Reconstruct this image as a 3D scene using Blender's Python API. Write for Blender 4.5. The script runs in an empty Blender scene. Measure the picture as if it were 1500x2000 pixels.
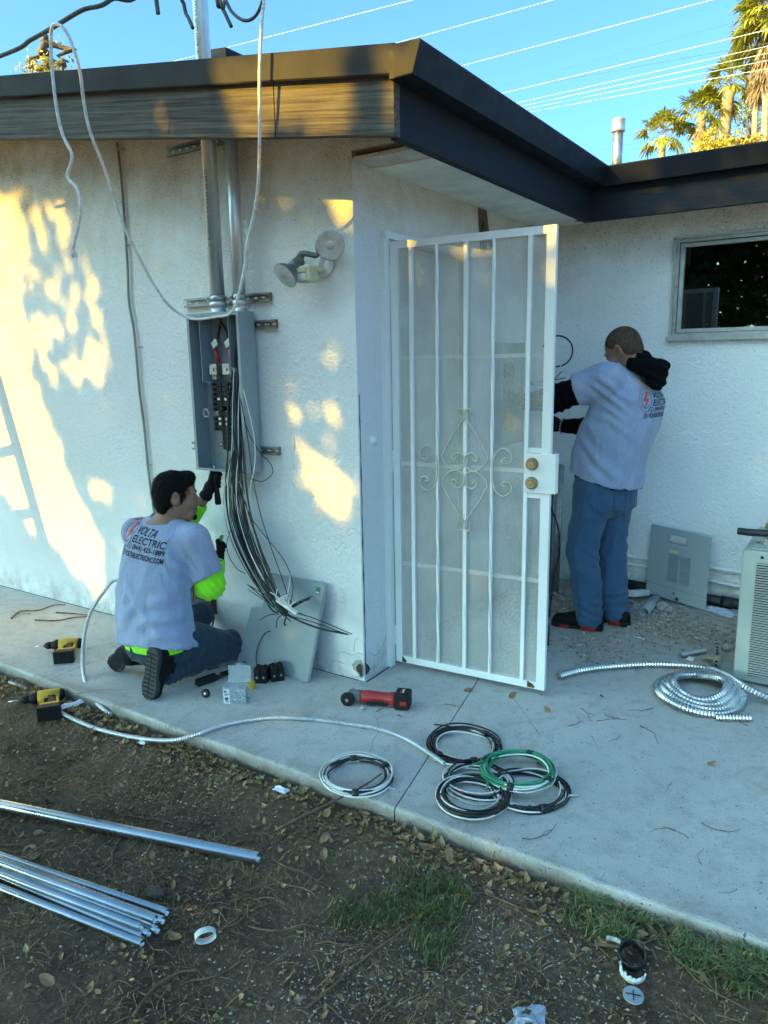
import bpy, bmesh, math, random
import numpy as np
from mathutils import Vector, Matrix, noise as mnoise
from mathutils.bvhtree import BVHTree
from math import sin, cos, pi, radians, sqrt, atan2
random.seed(7); rng = np.random.default_rng(7)
SC = bpy.context.scene
COL = SC.collection

# ------------------------------------------------------------------ camera
cam_d = bpy.data.cameras.new('camera'); cam = bpy.data.objects.new('camera', cam_d); COL.objects.link(cam)
YAW, PITCH, ROLL = 0.5822, -0.2019, -0.0182
fw = Vector((-sin(YAW)*cos(PITCH), cos(YAW)*cos(PITCH), sin(PITCH)))
r0 = Vector((cos(YAW), sin(YAW), 0)); u0 = r0.cross(fw)
rt = r0*cos(ROLL) + u0*sin(ROLL); up = u0*cos(ROLL) - r0*sin(ROLL)
cam.matrix_world = Matrix(((rt.x, up.x, -fw.x, 1.9549), (rt.y, up.y, -fw.y, -2.7705), (rt.z, up.z, -fw.z, 1.5335), (0, 0, 0, 1)))
cam_d.sensor_fit = 'VERTICAL'; cam_d.sensor_height = 24.0; cam_d.lens = 1455.0/2000*24
cam_d.clip_start = 0.05; cam_d.clip_end = 2000
SC.camera = cam

# ------------------------------------------------------------------ light
SUN = Vector((0.5, 1.0, -0.58)).normalized()          # the way the light travels
W = bpy.data.worlds.new('World'); SC.world = W; W.use_nodes = True
wn = W.node_tree.nodes; sky = wn.new('ShaderNodeTexSky'); sky.sky_type = 'NISHITA'
sky.sun_disc = False; sky.sun_elevation = math.asin(-SUN.z); sky.sun_rotation = atan2(-SUN.x, -SUN.y)
sky.air_density = 0.5; sky.dust_density = 4.0; sky.ozone_density = 3.0; sky.altitude = 100
bg = wn['Background']; bg.inputs['Strength'].default_value = 0.15
tint = wn.new('ShaderNodeMix'); tint.data_type = 'RGBA'; tint.blend_type = 'MULTIPLY'; tint.inputs[0].default_value = 1; tint.inputs[7].default_value = (.58, 1.0, 1.04, 1)
W.node_tree.links.new(sky.outputs[0], tint.inputs[6]); W.node_tree.links.new(tint.outputs[2], bg.inputs[0])
sl = bpy.data.lights.new('sun', 'SUN'); sl.energy = 3.6; sl.angle = radians(0.55); sl.color = (0.95, 0.56, 0.02)
so = bpy.data.objects.new('sun', sl); COL.objects.link(so)
so.rotation_euler = SUN.to_track_quat('-Z', 'Y').to_euler(); so.location = (-6, -12, 8)
SC.view_settings.view_transform = 'Standard'; SC.view_settings.look = 'None'
SC.view_settings.gamma = 1.0; SC.view_settings.use_curve_mapping = False
SC.view_settings.exposure = 2.12

# ------------------------------------------------------------------ mesh builder
class MB:
    def __init__(s): s.v = []; s.f = []; s.sm = []
    def add(s, vs, fs, smooth=False):
        b = len(s.v); s.v.extend([tuple(map(float, v)) for v in vs])
        s.f.extend([tuple(b+i for i in f) for f in fs]); s.sm.extend([smooth]*len(fs)); return s
    def box(s, a, b):
        (x0, y0, z0), (x1, y1, z1) = a, b
        return s.add([(x0,y0,z0),(x1,y0,z0),(x1,y1,z0),(x0,y1,z0),(x0,y0,z1),(x1,y0,z1),(x1,y1,z1),(x0,y1,z1)],
                     [(0,3,2,1),(4,5,6,7),(0,1,5,4),(1,2,6,5),(2,3,7,6),(3,0,4,7)])
    def obox(s, c, ax, ay, az):                        # box from centre and three half axes
        c, ax, ay, az = map(Vector, (c, ax, ay, az)); vs = []
        for k in (-1, 1):
            for i, j in ((-1,-1),(1,-1),(1,1),(-1,1)): vs.append(c+ax*i+ay*j+az*k)
        return s.add(vs, [(0,3,2,1),(4,5,6,7),(0,1,5,4),(1,2,6,5),(2,3,7,6),(3,0,4,7)])
    def bbox(s, c, ax, ay, az, bev=.2):                # bevelled oriented box
        c, ax, ay, az = map(Vector, (c, ax, ay, az))
        m = min(ax.length, ay.length, az.length)*bev
        prof = []
        hx, hy = ax.length, ay.length
        for sx, sy in ((1,1),(-1,1),(-1,-1),(1,-1)):
            for k in range(3):
                a = (0, 45, 90)[k]; base = {(1,1):0,(-1,1):90,(-1,-1):180,(1,-1):270}[(sx,sy)]
                t = radians(base+a); prof.append((sx*(hx-m)+m*cos(t), sy*(hy-m)+m*sin(t)))
        rings = []
        hz = az.length; X, Y, Z = ax.normalized(), ay.normalized(), az.normalized()
        for z, q in ((-hz, 1-m/min(hx,hy)), (-hz+m, 1), (hz-m, 1), (hz, 1-m/min(hx,hy))):
            kx = (hx-m)/hx if q != 1 else 1; ky = (hy-m)/hy if q != 1 else 1
            rings.append([c+X*(px*kx)+Y*(py*ky)+Z*z for px, py in prof])
        return s.loft(rings, True, True, False)
    def loft(s, rings, cap0=True, cap1=True, smooth=True, closed=True):
        n = len(rings[0]); vs = [p for r in rings for p in r]; fs = []
        for i in range(len(rings)-1):
            for j in range(n if closed else n-1):
                k = (j+1) % n; fs.append((i*n+j, i*n+k, (i+1)*n+k, (i+1)*n+j))
        s.add(vs, fs, smooth); b = len(s.v)-len(vs)
        if cap0: s.f.append(tuple(b+j for j in reversed(range(n)))); s.sm.append(False)
        if cap1: s.f.append(tuple(b+(len(rings)-1)*n+j for j in range(n))); s.sm.append(False)
        return s
    def tube(s, path, r, n=8, caps=True, smooth=True, inner=None):
        P = [Vector(p) for p in path]; rings = []; N = len(P)
        t0 = (P[1]-P[0]).normalized(); a = Vector((0,0,1)) if abs(t0.z) < .9 else Vector((1,0,0))
        u = t0.cross(a).normalized()
        for i in range(N):
            t = (P[min(i+1,N-1)]-P[max(i-1,0)])
            t = t.normalized() if t.length > 1e-9 else t0
            u = (u-t*u.dot(t)); u = u.normalized() if u.length > 1e-6 else t.orthogonal().normalized()
            w = t.cross(u); rr = r(i) if callable(r) else r
            rings.append([P[i]+(u*cos(2*pi*k/n)+w*sin(2*pi*k/n))*rr for k in range(n)])
        return s.loft(rings, caps, caps, smooth)
    def cyl(s, a, b, r, n=16, r2=None, caps=True):
        return s.tube([a, b], (lambda i: r if i == 0 else (r if r2 is None else r2)), n, caps)
    def pipe(s, a, b, r, ri, n=16):                    # open hollow pipe
        a, b = Vector(a), Vector(b); t = (b-a).normalized(); u = t.orthogonal().normalized(); w = t.cross(u)
        R = lambda c, q: [c+(u*cos(2*pi*k/n)+w*sin(2*pi*k/n))*q for k in range(n)]
        return s.loft([R(a+t*.12, ri), R(a, ri), R(a, r), R(b, r), R(b, ri), R(b-t*.12, ri)], True, True, True)
    def lathe(s, c, axis, prof, n=20, cap0=True, cap1=True):   # prof: (distance along axis, radius)
        c = Vector(c); t = Vector(axis).normalized(); u = t.orthogonal().normalized(); w = t.cross(u)
        return s.loft([[c+t*d+(u*cos(2*pi*k/n)+w*sin(2*pi*k/n))*r for k in range(n)] for d, r in prof], cap0, cap1, True)
    def prism(s, poly, d):                             # planar polygon extruded by vector d
        poly = [Vector(p) for p in poly]; d = Vector(d); n = len(poly)
        vs = poly+[p+d for p in poly]
        return s.add(vs, [tuple(range(n))[::-1], tuple(range(n, 2*n))]+[(i, (i+1) % n, n+(i+1) % n, n+i) for i in range(n)])
    def ribbon(s, path, w, nrm, d=.001):
        P = [Vector(p) for p in path]; nrm = Vector(nrm); rings = []
        for i in range(len(P)):
            t = (P[min(i+1,len(P)-1)]-P[max(i-1,0)]).normalized(); u = t.cross(nrm).normalized()
            ww = w(i) if callable(w) else w
            rings.append([P[i]-u*ww-nrm*.002, P[i]+u*ww-nrm*.002, P[i]+u*ww+nrm*d, P[i]-u*ww+nrm*d])
        return s.loft(rings, True, True, False)
    def blob(s, c, r, seed=0, rough=.25, n=1, sq=(1,1,1)):     # rough stone
        bm = bmesh.new(); bmesh.ops.create_icosphere(bm, subdivisions=n, radius=1)
        vs = []
        for v in bm.verts:
            k = 1+rough*mnoise.noise(v.co*1.3+Vector((seed*3.1, seed*1.7, seed)))*1.6
            vs.append((c[0]+v.co.x*r*k*sq[0], c[1]+v.co.y*r*k*sq[1], c[2]+v.co.z*r*k*sq[2]))
        fs = [tuple(v.index for v in f.verts) for f in bm.faces]; bm.free()
        return s.add(vs, fs)
    def mesh(s, name, mat, off=(0,0,0)):
        me = bpy.data.meshes.new(name); o = off
        me.from_pydata([(v[0]-o[0], v[1]-o[1], v[2]-o[2]) for v in s.v], [], s.f)
        me.polygons.foreach_set('use_smooth', s.sm); me.materials.append(mat); me.update()
        return me

def tag(o, label=None, cat=None, group=None, kind=None):
    if label: o['label'] = label
    if cat: o['category'] = cat
    if group: o['group'] = group
    if kind: o['kind'] = kind
    return o
def thing(name, label, cat, loc=(0,0,0), group=None):
    o = bpy.data.objects.new(name, None); COL.objects.link(o); o.location = loc; o.empty_display_size = .1
    return tag(o, label, cat, group)
def wloc(o):
    l = Vector(o.location)
    while o.parent: o = o.parent; l = l+Vector(o.location)
    return l
def part(root, name, mb, mat, label=None, kind=None):
    off = wloc(root)
    me = mb.mesh(name, mat, off) if isinstance(mb, MB) else mb
    o = bpy.data.objects.new(name, me); COL.objects.link(o); o.parent = root
    return tag(o, label, kind=kind)
def solo(name, label, cat, mb, mat, group=None, kind=None, loc=None):
    if loc is None:
        a = np.array(mb.v); loc = ((a[:,0].min()+a[:,0].max())/2, (a[:,1].min()+a[:,1].max())/2, a[:,2].min())
        loc = tuple(float(q) for q in loc)
    o = bpy.data.objects.new(name, mb.mesh(name, mat, loc)); COL.objects.link(o); o.location = loc
    return tag(o, label, cat, group, kind)
def struct(name, mb, mat, kind='structure'):
    o = bpy.data.objects.new(name, mb.mesh(name, mat)); COL.objects.link(o); o['kind'] = kind; return o
def copy_tree(o, parent=None):
    c = o.copy(); COL.objects.link(c)
    if parent is not None: c.parent = parent
    for ch in o.children: copy_tree(ch, c)
    return c
def spline(pts, n=12):
    P = [Vector(p) for p in pts]; P = [P[0]*2-P[1]]+P+[P[-1]*2-P[-2]]; out = []
    for i in range(1, len(P)-2):
        a, b, c, d = P[i-1:i+3]
        for k in range(n):
            t = k/n
            out.append(.5*((2*b)+(c-a)*t+(2*a-5*b+4*c-d)*t*t+(3*b-a-3*c+d)*t**3))
    out.append(P[-2]); return out
def resample(path, step):
    P = [Vector(p) for p in path]; out = [P[0]]; acc = 0
    for a, b in zip(P, P[1:]):
        l = (b-a).length
        while l > 1e-9 and acc+l >= step:
            a = a+(b-a)*((step-acc)/l); out.append(a); l = (b-a).length; acc = 0
        acc += l
    return out
def corrugated(mb, path, r, pitch, n=8, depth=.16):     # interlocked armoured conduit: rounded ribs, tight grooves
    P = resample(path, pitch/3)
    return mb.tube(P, lambda i: r*(1-depth, .98, 1.0)[i % 3], n, True, False)

# ------------------------------------------------------------------ materials
def nodes(name):
    m = bpy.data.materials.new(name); m.use_nodes = True
    return m, m.node_tree.nodes, m.node_tree.links, m.node_tree.nodes['Principled BSDF']
def c4(c): return (c[0], c[1], c[2], 1)
def mixrgb(n, l, fac, a, b, mode='MIX'):
    x = n.new('ShaderNodeMix'); x.data_type = 'RGBA'; x.blend_type = mode
    for s, v in ((x.inputs[0], fac), (x.inputs[6], a), (x.inputs[7], b)):
        if hasattr(v, 'links'): l.new(v, s)
        elif isinstance(v, (int, float)): s.default_value = v
        else: s.default_value = c4(v)
    return x.outputs[2]
def tex(n, l, kind='Noise', scale=5, detail=4, rough=.6, coord='Object', stretch=None, dist=0, rot=None):
    tc = n.new('ShaderNodeTexCoord'); out = tc.outputs[coord]
    if rot:
        mp = n.new('ShaderNodeMapping'); mp.inputs['Rotation'].default_value = rot; l.new(out, mp.inputs[0]); out = mp.outputs[0]
    if stretch:
        mp = n.new('ShaderNodeMapping'); mp.inputs['Scale'].default_value = stretch; l.new(out, mp.inputs[0]); out = mp.outputs[0]
    t = n.new('ShaderNodeTex'+kind); l.new(out, t.inputs['Vector']); t.inputs['Scale'].default_value = scale
    if kind == 'Noise':
        t.inputs['Detail'].default_value = detail; t.inputs['Roughness'].default_value = rough; t.inputs['Distortion'].default_value = dist
    return t
def ramp(n, l, src, a, b, ca=(0,0,0), cb=(1,1,1)):
    r = n.new('ShaderNodeValToRGB'); l.new(src, r.inputs[0])
    r.color_ramp.elements[0].position = a; r.color_ramp.elements[1].position = b
    r.color_ramp.elements[0].color = c4(ca); r.color_ramp.elements[1].color = c4(cb); return r.outputs[0]
def bump(n, l, bs, src, dist, strength=1.0, prev=None):
    b = n.new('ShaderNodeBump'); b.inputs['Distance'].default_value = dist; b.inputs['Strength'].default_value = strength
    l.new(src, b.inputs['Height'])
    if prev is not None: l.new(prev, b.inputs['Normal'])
    l.new(b.outputs[0], bs.inputs['Normal']); return b.outputs[0]
def mat(name, col, rough=.6, metal=0, var=.15, vscale=6, bmp=0, bscale=60, col2=None, stretch=None, island=0, spec=.5, sub=0, rvar=0):
    m, n, l, bs = nodes(name)
    t = tex(n, l, 'Noise', vscale, 5, .65, stretch=stretch)
    d = col2 or tuple(c*(1-var*1.6) for c in col); e = col if col2 else tuple(min(1, c*(1+var)) for c in col)
    out = mixrgb(n, l, ramp(n, l, t.outputs['Fac'], .3, .7), d, e)
    if island:
        g = n.new('ShaderNodeNewGeometry'); hs = n.new('ShaderNodeHueSaturation')
        mr = n.new('ShaderNodeMapRange'); mr.inputs[3].default_value = 1-island; mr.inputs[4].default_value = 1+island
        l.new(g.outputs['Random Per Island'], mr.inputs[0]); l.new(mr.outputs[0], hs.inputs['Value'])
        mh = n.new('ShaderNodeMapRange'); mh.inputs[3].default_value = .5-.05*island; mh.inputs[4].default_value = .5+.05*island
        mu = n.new('ShaderNodeMath'); mu.operation = 'FRACT'; mm = n.new('ShaderNodeMath'); mm.operation = 'MULTIPLY'; mm.inputs[1].default_value = 7.3
        l.new(g.outputs['Random Per Island'], mm.inputs[0]); l.new(mm.outputs[0], mu.inputs[0]); l.new(mu.outputs[0], mh.inputs[0])
        l.new(mh.outputs[0], hs.inputs['Hue']); l.new(out, hs.inputs['Color']); out = hs.outputs[0]
    l.new(out, bs.inputs['Base Color'])
    bs.inputs['Roughness'].default_value = rough; bs.inputs['Metallic'].default_value = metal
    bs.inputs['Specular IOR Level'].default_value = spec
    if rvar:
        l.new(ramp(n, l, tex(n, l, 'Noise', vscale*2.3, 4).outputs['Fac'], .3, .7, (rough-rvar,)*3, (rough+rvar,)*3), bs.inputs['Roughness'])
    if bmp:
        b = tex(n, l, 'Noise', bscale, 4, .6, stretch=stretch); bump(n, l, bs, b.outputs['Fac'], bmp)
    return m

def stucco_mat():
    m, n, l, bs = nodes('stucco_paint')
    t1 = tex(n, l, 'Noise', 1.7, 5, .6); base = mixrgb(n, l, ramp(n, l, t1.outputs['Fac'], .3, .75), (.70,.70,.67), (.80,.80,.77))
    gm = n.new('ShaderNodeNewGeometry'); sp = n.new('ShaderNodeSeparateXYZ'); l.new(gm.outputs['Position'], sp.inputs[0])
    # grime blown up under the eaves: dense dark specks; the brown wash paints in warm bounce light
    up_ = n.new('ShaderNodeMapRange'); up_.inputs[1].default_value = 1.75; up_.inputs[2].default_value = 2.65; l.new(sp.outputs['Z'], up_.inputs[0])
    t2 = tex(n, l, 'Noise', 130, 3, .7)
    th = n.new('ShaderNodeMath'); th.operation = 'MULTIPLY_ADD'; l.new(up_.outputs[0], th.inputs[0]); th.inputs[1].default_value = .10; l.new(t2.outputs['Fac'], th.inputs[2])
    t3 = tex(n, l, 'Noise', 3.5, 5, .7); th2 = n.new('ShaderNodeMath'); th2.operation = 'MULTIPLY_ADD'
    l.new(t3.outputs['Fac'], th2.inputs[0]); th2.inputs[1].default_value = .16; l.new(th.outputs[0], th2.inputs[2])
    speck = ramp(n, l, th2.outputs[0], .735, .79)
    bounce_wash = n.new('ShaderNodeMath'); bounce_wash.operation = 'MULTIPLY'; l.new(ramp(n, l, t3.outputs['Fac'], .25, .75), bounce_wash.inputs[0]); l.new(up_.outputs[0], bounce_wash.inputs[1])
    bounce_wash2 = n.new('ShaderNodeMath'); bounce_wash2.operation = 'MULTIPLY'; bounce_wash2.inputs[1].default_value = 1.0; l.new(bounce_wash.outputs[0], bounce_wash2.inputs[0])
    base = mixrgb(n, l, bounce_wash2.outputs[0], base, (.40,.30,.17))
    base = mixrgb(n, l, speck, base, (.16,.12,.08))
    dn = n.new('ShaderNodeMapRange'); dn.inputs[1].default_value = .22; dn.inputs[2].default_value = -.02; l.new(sp.outputs['Z'], dn.inputs[0])
    t4 = tex(n, l, 'Noise', 9, 5, .7); dl = n.new('ShaderNodeMath'); dl.operation = 'MULTIPLY'; l.new(dn.outputs[0], dl.inputs[0]); l.new(ramp(n, l, t4.outputs['Fac'], .4, .7), dl.inputs[1])
    base = mixrgb(n, l, dl.outputs[0], base, (.36,.33,.28))
    l.new(base, bs.inputs['Base Color']); bs.inputs['Roughness'].default_value = .85; bs.inputs['Specular IOR Level'].default_value = .25
    b1 = tex(n, l, 'Noise', 42, 4, .62, dist=.6); nb = bump(n, l, bs, b1.outputs['Fac'], .014, .75)
    b2 = tex(n, l, 'Noise', 150, 3, .6); bump(n, l, bs, b2.outputs['Fac'], .003, .8, nb)
    return m
def concrete_mat():
    m, n, l, bs = nodes('worn_concrete')
    t1 = tex(n, l, 'Noise', 1.6, 6, .65, dist=.4); a = mixrgb(n, l, ramp(n, l, t1.outputs['Fac'], .3, .72), (.40,.395,.355), (.56,.55,.495))
    t2 = tex(n, l, 'Noise', 14, 5, .7); a = mixrgb(n, l, ramp(n, l, t2.outputs['Fac'], .5, .8), a, (.25,.235,.20)); t6 = tex(n, l, 'Noise', .7, 6, .8, dist=1.2); a = mixrgb(n, l, ramp(n, l, t6.outputs['Fac'], .50, .66, (0,0,0), (.65,.65,.65)), a, (.24,.225,.19))
    t5 = tex(n, l, 'Noise', 3.1, 6, .75, dist=.9); a = mixrgb(n, l, ramp(n, l, t5.outputs['Fac'], .58, .72), a, (.36,.30,.225))
    t3 = tex(n, l, 'Noise', 220, 2, .7); a = mixrgb(n, l, ramp(n, l, t3.outputs['Fac'], .42, .66, (0,0,0), (.75,.75,.75)), a, (.60,.59,.56))
    t4 = tex(n, l, 'Noise', 75, 2, .6); a = mixrgb(n, l, ramp(n, l, t4.outputs['Fac'], .665, .71), a, (.09,.08,.065))
    gm = n.new('ShaderNodeNewGeometry'); sp = n.new('ShaderNodeSeparateXYZ'); l.new(gm.outputs['Position'], sp.inputs[0])
    dz = n.new('ShaderNodeMapRange'); dz.inputs[1].default_value = -.004; dz.inputs[2].default_value = -.045; l.new(sp.outputs['Z'], dz.inputs[0])   # soil splashed on the cast edge
    ms = n.new('ShaderNodeMath'); ms.operation = 'MULTIPLY'; l.new(dz.outputs[0], ms.inputs[0]); l.new(ramp(n, l, t2.outputs['Fac'], .2, .6, (.45,.45,.45)), ms.inputs[1]); a = mixrgb(n, l, ms.outputs[0], a, (.13,.10,.07))
    dy = n.new('ShaderNodeMapRange'); dy.inputs[1].default_value = -.68; dy.inputs[2].default_value = -.81; l.new(sp.outputs['Y'], dy.inputs[0])         # grime along its rim
    my = n.new('ShaderNodeMath'); my.operation = 'MULTIPLY'; l.new(dy.outputs[0], my.inputs[0]); l.new(ramp(n, l, t5.outputs['Fac'], .42, .62, (0,0,0), (.6,.6,.6)), my.inputs[1]); a = mixrgb(n, l, my.outputs[0], a, (.23,.20,.155))
    dust = n.new('ShaderNodeMapRange'); dust.inputs[1].default_value = .7; dust.inputs[2].default_value = 1.5; l.new(sp.outputs['Y'], dust.inputs[0])     # dirt and mortar dust by the rear wall
    md = n.new('ShaderNodeMath'); md.operation = 'MULTIPLY'; l.new(dust.outputs[0], md.inputs[0]); l.new(ramp(n, l, t2.outputs['Fac'], .3, .6, (.2,.2,.2), (.85,.85,.85)), md.inputs[1]); a = mixrgb(n, l, md.outputs[0], a, (.24,.205,.155))
    l.new(a, bs.inputs['Base Color']); bs.inputs['Roughness'].default_value = .8
    b1 = tex(n, l, 'Noise', 180, 4, .7); nb = bump(n, l, bs, b1.outputs['Fac'], .005, .9)
    b2 = tex(n, l, 'Noise', 7, 4, .6); nb = bump(n, l, bs, b2.outputs['Fac'], .014, .6, nb)
    b3 = tex(n, l, 'Noise', 1, 4, .7, stretch=(160, 14, 14), dist=.5); bump(n, l, bs, b3.outputs['Fac'], .003, .6, nb)      # broom finish
    return m
def dirt_mat():
    m, n, l, bs = nodes('bare_soil')
    t1 = tex(n, l, 'Noise', 2.2, 6, .7, dist=.5); a = mixrgb(n, l, ramp(n, l, t1.outputs['Fac'], .3, .7), (.085,.056,.034), (.24,.17,.11))
    t2 = tex(n, l, 'Noise', 55, 4, .75); a = mixrgb(n, l, ramp(n, l, t2.outputs['Fac'], .5, .72), a, (.31,.23,.15))
    t3 = tex(n, l, 'Noise', 160, 2, .7); a = mixrgb(n, l, ramp(n, l, t3.outputs['Fac'], .65, .71), a, (.30,.26,.2))
    l.new(a, bs.inputs['Base Color']); bs.inputs['Roughness'].default_value = .95; bs.inputs['Specular IOR Level'].default_value = .15
    b1 = tex(n, l, 'Noise', 70, 5, .75); nb = bump(n, l, bs, b1.outputs['Fac'], .022, 1); b2 = tex(n, l, 'Noise', 260, 3, .7); bump(n, l, bs, b2.outputs['Fac'], .006, 1, nb)
    return m
def wood_mat(name, ca, cb):
    m, n, l, bs = nodes(name)
    t = tex(n, l, 'Noise', 1.0, 5, .65, stretch=(1.6, 60, 60), dist=.3, rot=(0, -.156, 0))
    t2 = tex(n, l, 'Noise', 6, 5, .7)
    a = mixrgb(n, l, ramp(n, l, t.outputs['Fac'], .35, .65), ca, cb); a = mixrgb(n, l, ramp(n, l, t2.outputs['Fac'], .45, .8, (0,0,0), (.22,.22,.22)), a, (.26,.21,.15))
    l.new(a, bs.inputs['Base Color']); bs.inputs['Roughness'].default_value = .75; bs.inputs['Specular IOR Level'].default_value = .12
    nb = bump(n, l, bs, t.outputs['Fac'], .010, .9)
    return m
def mesh_screen_mat():
    m, n, l, bs = nodes('perforated_sheet')
    tc = n.new('ShaderNodeTexCoord'); vo = n.new('ShaderNodeTexVoronoi'); vo.inputs['Scale'].default_value = 240; vo.inputs['Randomness'].default_value = .25
    mp = n.new('ShaderNodeMapping'); mp.inputs['Scale'].default_value = (1, 0, 1); l.new(tc.outputs['Object'], mp.inputs[0]); l.new(mp.outputs[0], vo.inputs['Vector']); vo.voronoi_dimensions = '3D'
    hole = n.new('ShaderNodeMath'); hole.operation = 'LESS_THAN'; hole.inputs[1].default_value = .46; l.new(vo.outputs['Distance'], hole.inputs[0])
    tr = n.new('ShaderNodeBsdfTransparent'); mx = n.new('ShaderNodeMixShader')
    t1 = tex(n, l, 'Noise', 2.6, 5, .65, dist=.8)
    l.new(mixrgb(n, l, ramp(n, l, t1.outputs['Fac'], .35, .7), (.45,.455,.41), (.66,.66,.60)), bs.inputs['Base Color'])
    bs.inputs['Roughness'].default_value = .5
    l.new(hole.outputs[0], mx.inputs[0]); l.new(bs.outputs[0], mx.inputs[1]); l.new(tr.outputs[0], mx.inputs[2])
    l.new(mx.outputs[0], n['Material Output'].inputs['Surface']); return m
def clear_mat(name, tint, amount, rough=.08):
    m, n, l, bs = nodes(name)
    tr = n.new('ShaderNodeBsdfTransparent'); tr.inputs[0].default_value = c4(tint); mx = n.new('ShaderNodeMixShader')
    mx.inputs[0].default_value = amount; bs.inputs['Roughness'].default_value = rough; bs.inputs['Base Color'].default_value = c4(tint)
    l.new(bs.outputs[0], mx.inputs[1]); l.new(tr.outputs[0], mx.inputs[2]); l.new(mx.outputs[0], n['Material Output'].inputs['Surface']); return m
def pane_mat():
    m, n, l, bs = nodes('window_glass')
    tr = n.new('ShaderNodeBsdfTransparent'); tr.inputs[0].default_value = (.75,.8,.78,1); gl = n.new('ShaderNodeBsdfGlossy'); gl.inputs['Roughness'].default_value = .015
    fr = n.new('ShaderNodeFresnel'); fr.inputs[0].default_value = 1.9; mx = n.new('ShaderNodeMixShader')
    l.new(fr.outputs[0], mx.inputs[0]); l.new(tr.outputs[0], mx.inputs[1]); l.new(gl.outputs[0], mx.inputs[2]); l.new(mx.outputs[0], n['Material Output'].inputs['Surface']); return m
def leaf_mat(name, ca, cb, island=.35, trans=.25):
    m = mat(name, ca, .55, 0, col2=cb, vscale=1.2, island=island)
    n, l = m.node_tree.nodes, m.node_tree.links; bs = n['Principled BSDF']
    tl = n.new('ShaderNodeBsdfTranslucent'); src = bs.inputs['Base Color'].links[0].from_socket; l.new(src, tl.inputs[0])
    mx = n.new('ShaderNodeMixShader'); mx.inputs[0].default_value = trans
    l.new(bs.outputs[0], mx.inputs[1]); l.new(tl.outputs[0], mx.inputs[2]); l.new(mx.outputs[0], n['Material Output'].inputs['Surface']); return m
def fabric_mat(name, ca, cb, fine=260, weave=.0012, blotch=9):
    m, n, l, bs = nodes(name)
    t = tex(n, l, 'Noise', fine, 3, .7); t2 = tex(n, l, 'Noise', blotch, 4, .6)
    a = mixrgb(n, l, ramp(n, l, t.outputs['Fac'], .35, .65), ca, cb); a = mixrgb(n, l, ramp(n, l, t2.outputs['Fac'], .35, .75, (0,0,0), (.35,.35,.35)), a, tuple(c*.8 for c in ca))
    l.new(a, bs.inputs['Base Color']); bs.inputs['Roughness'].default_value = .9; bs.inputs['Specular IOR Level'].default_value = .2
    bs.inputs['Sheen Weight'].default_value = .15
    nb = bump(n, l, bs, t.outputs['Fac'], weave); t3 = tex(n, l, 'Noise', 7, 4, .5, dist=1.2, stretch=(1.5, 1.5, .6)); bump(n, l, bs, t3.outputs['Fac'], .016, .8, nb); return m

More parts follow.
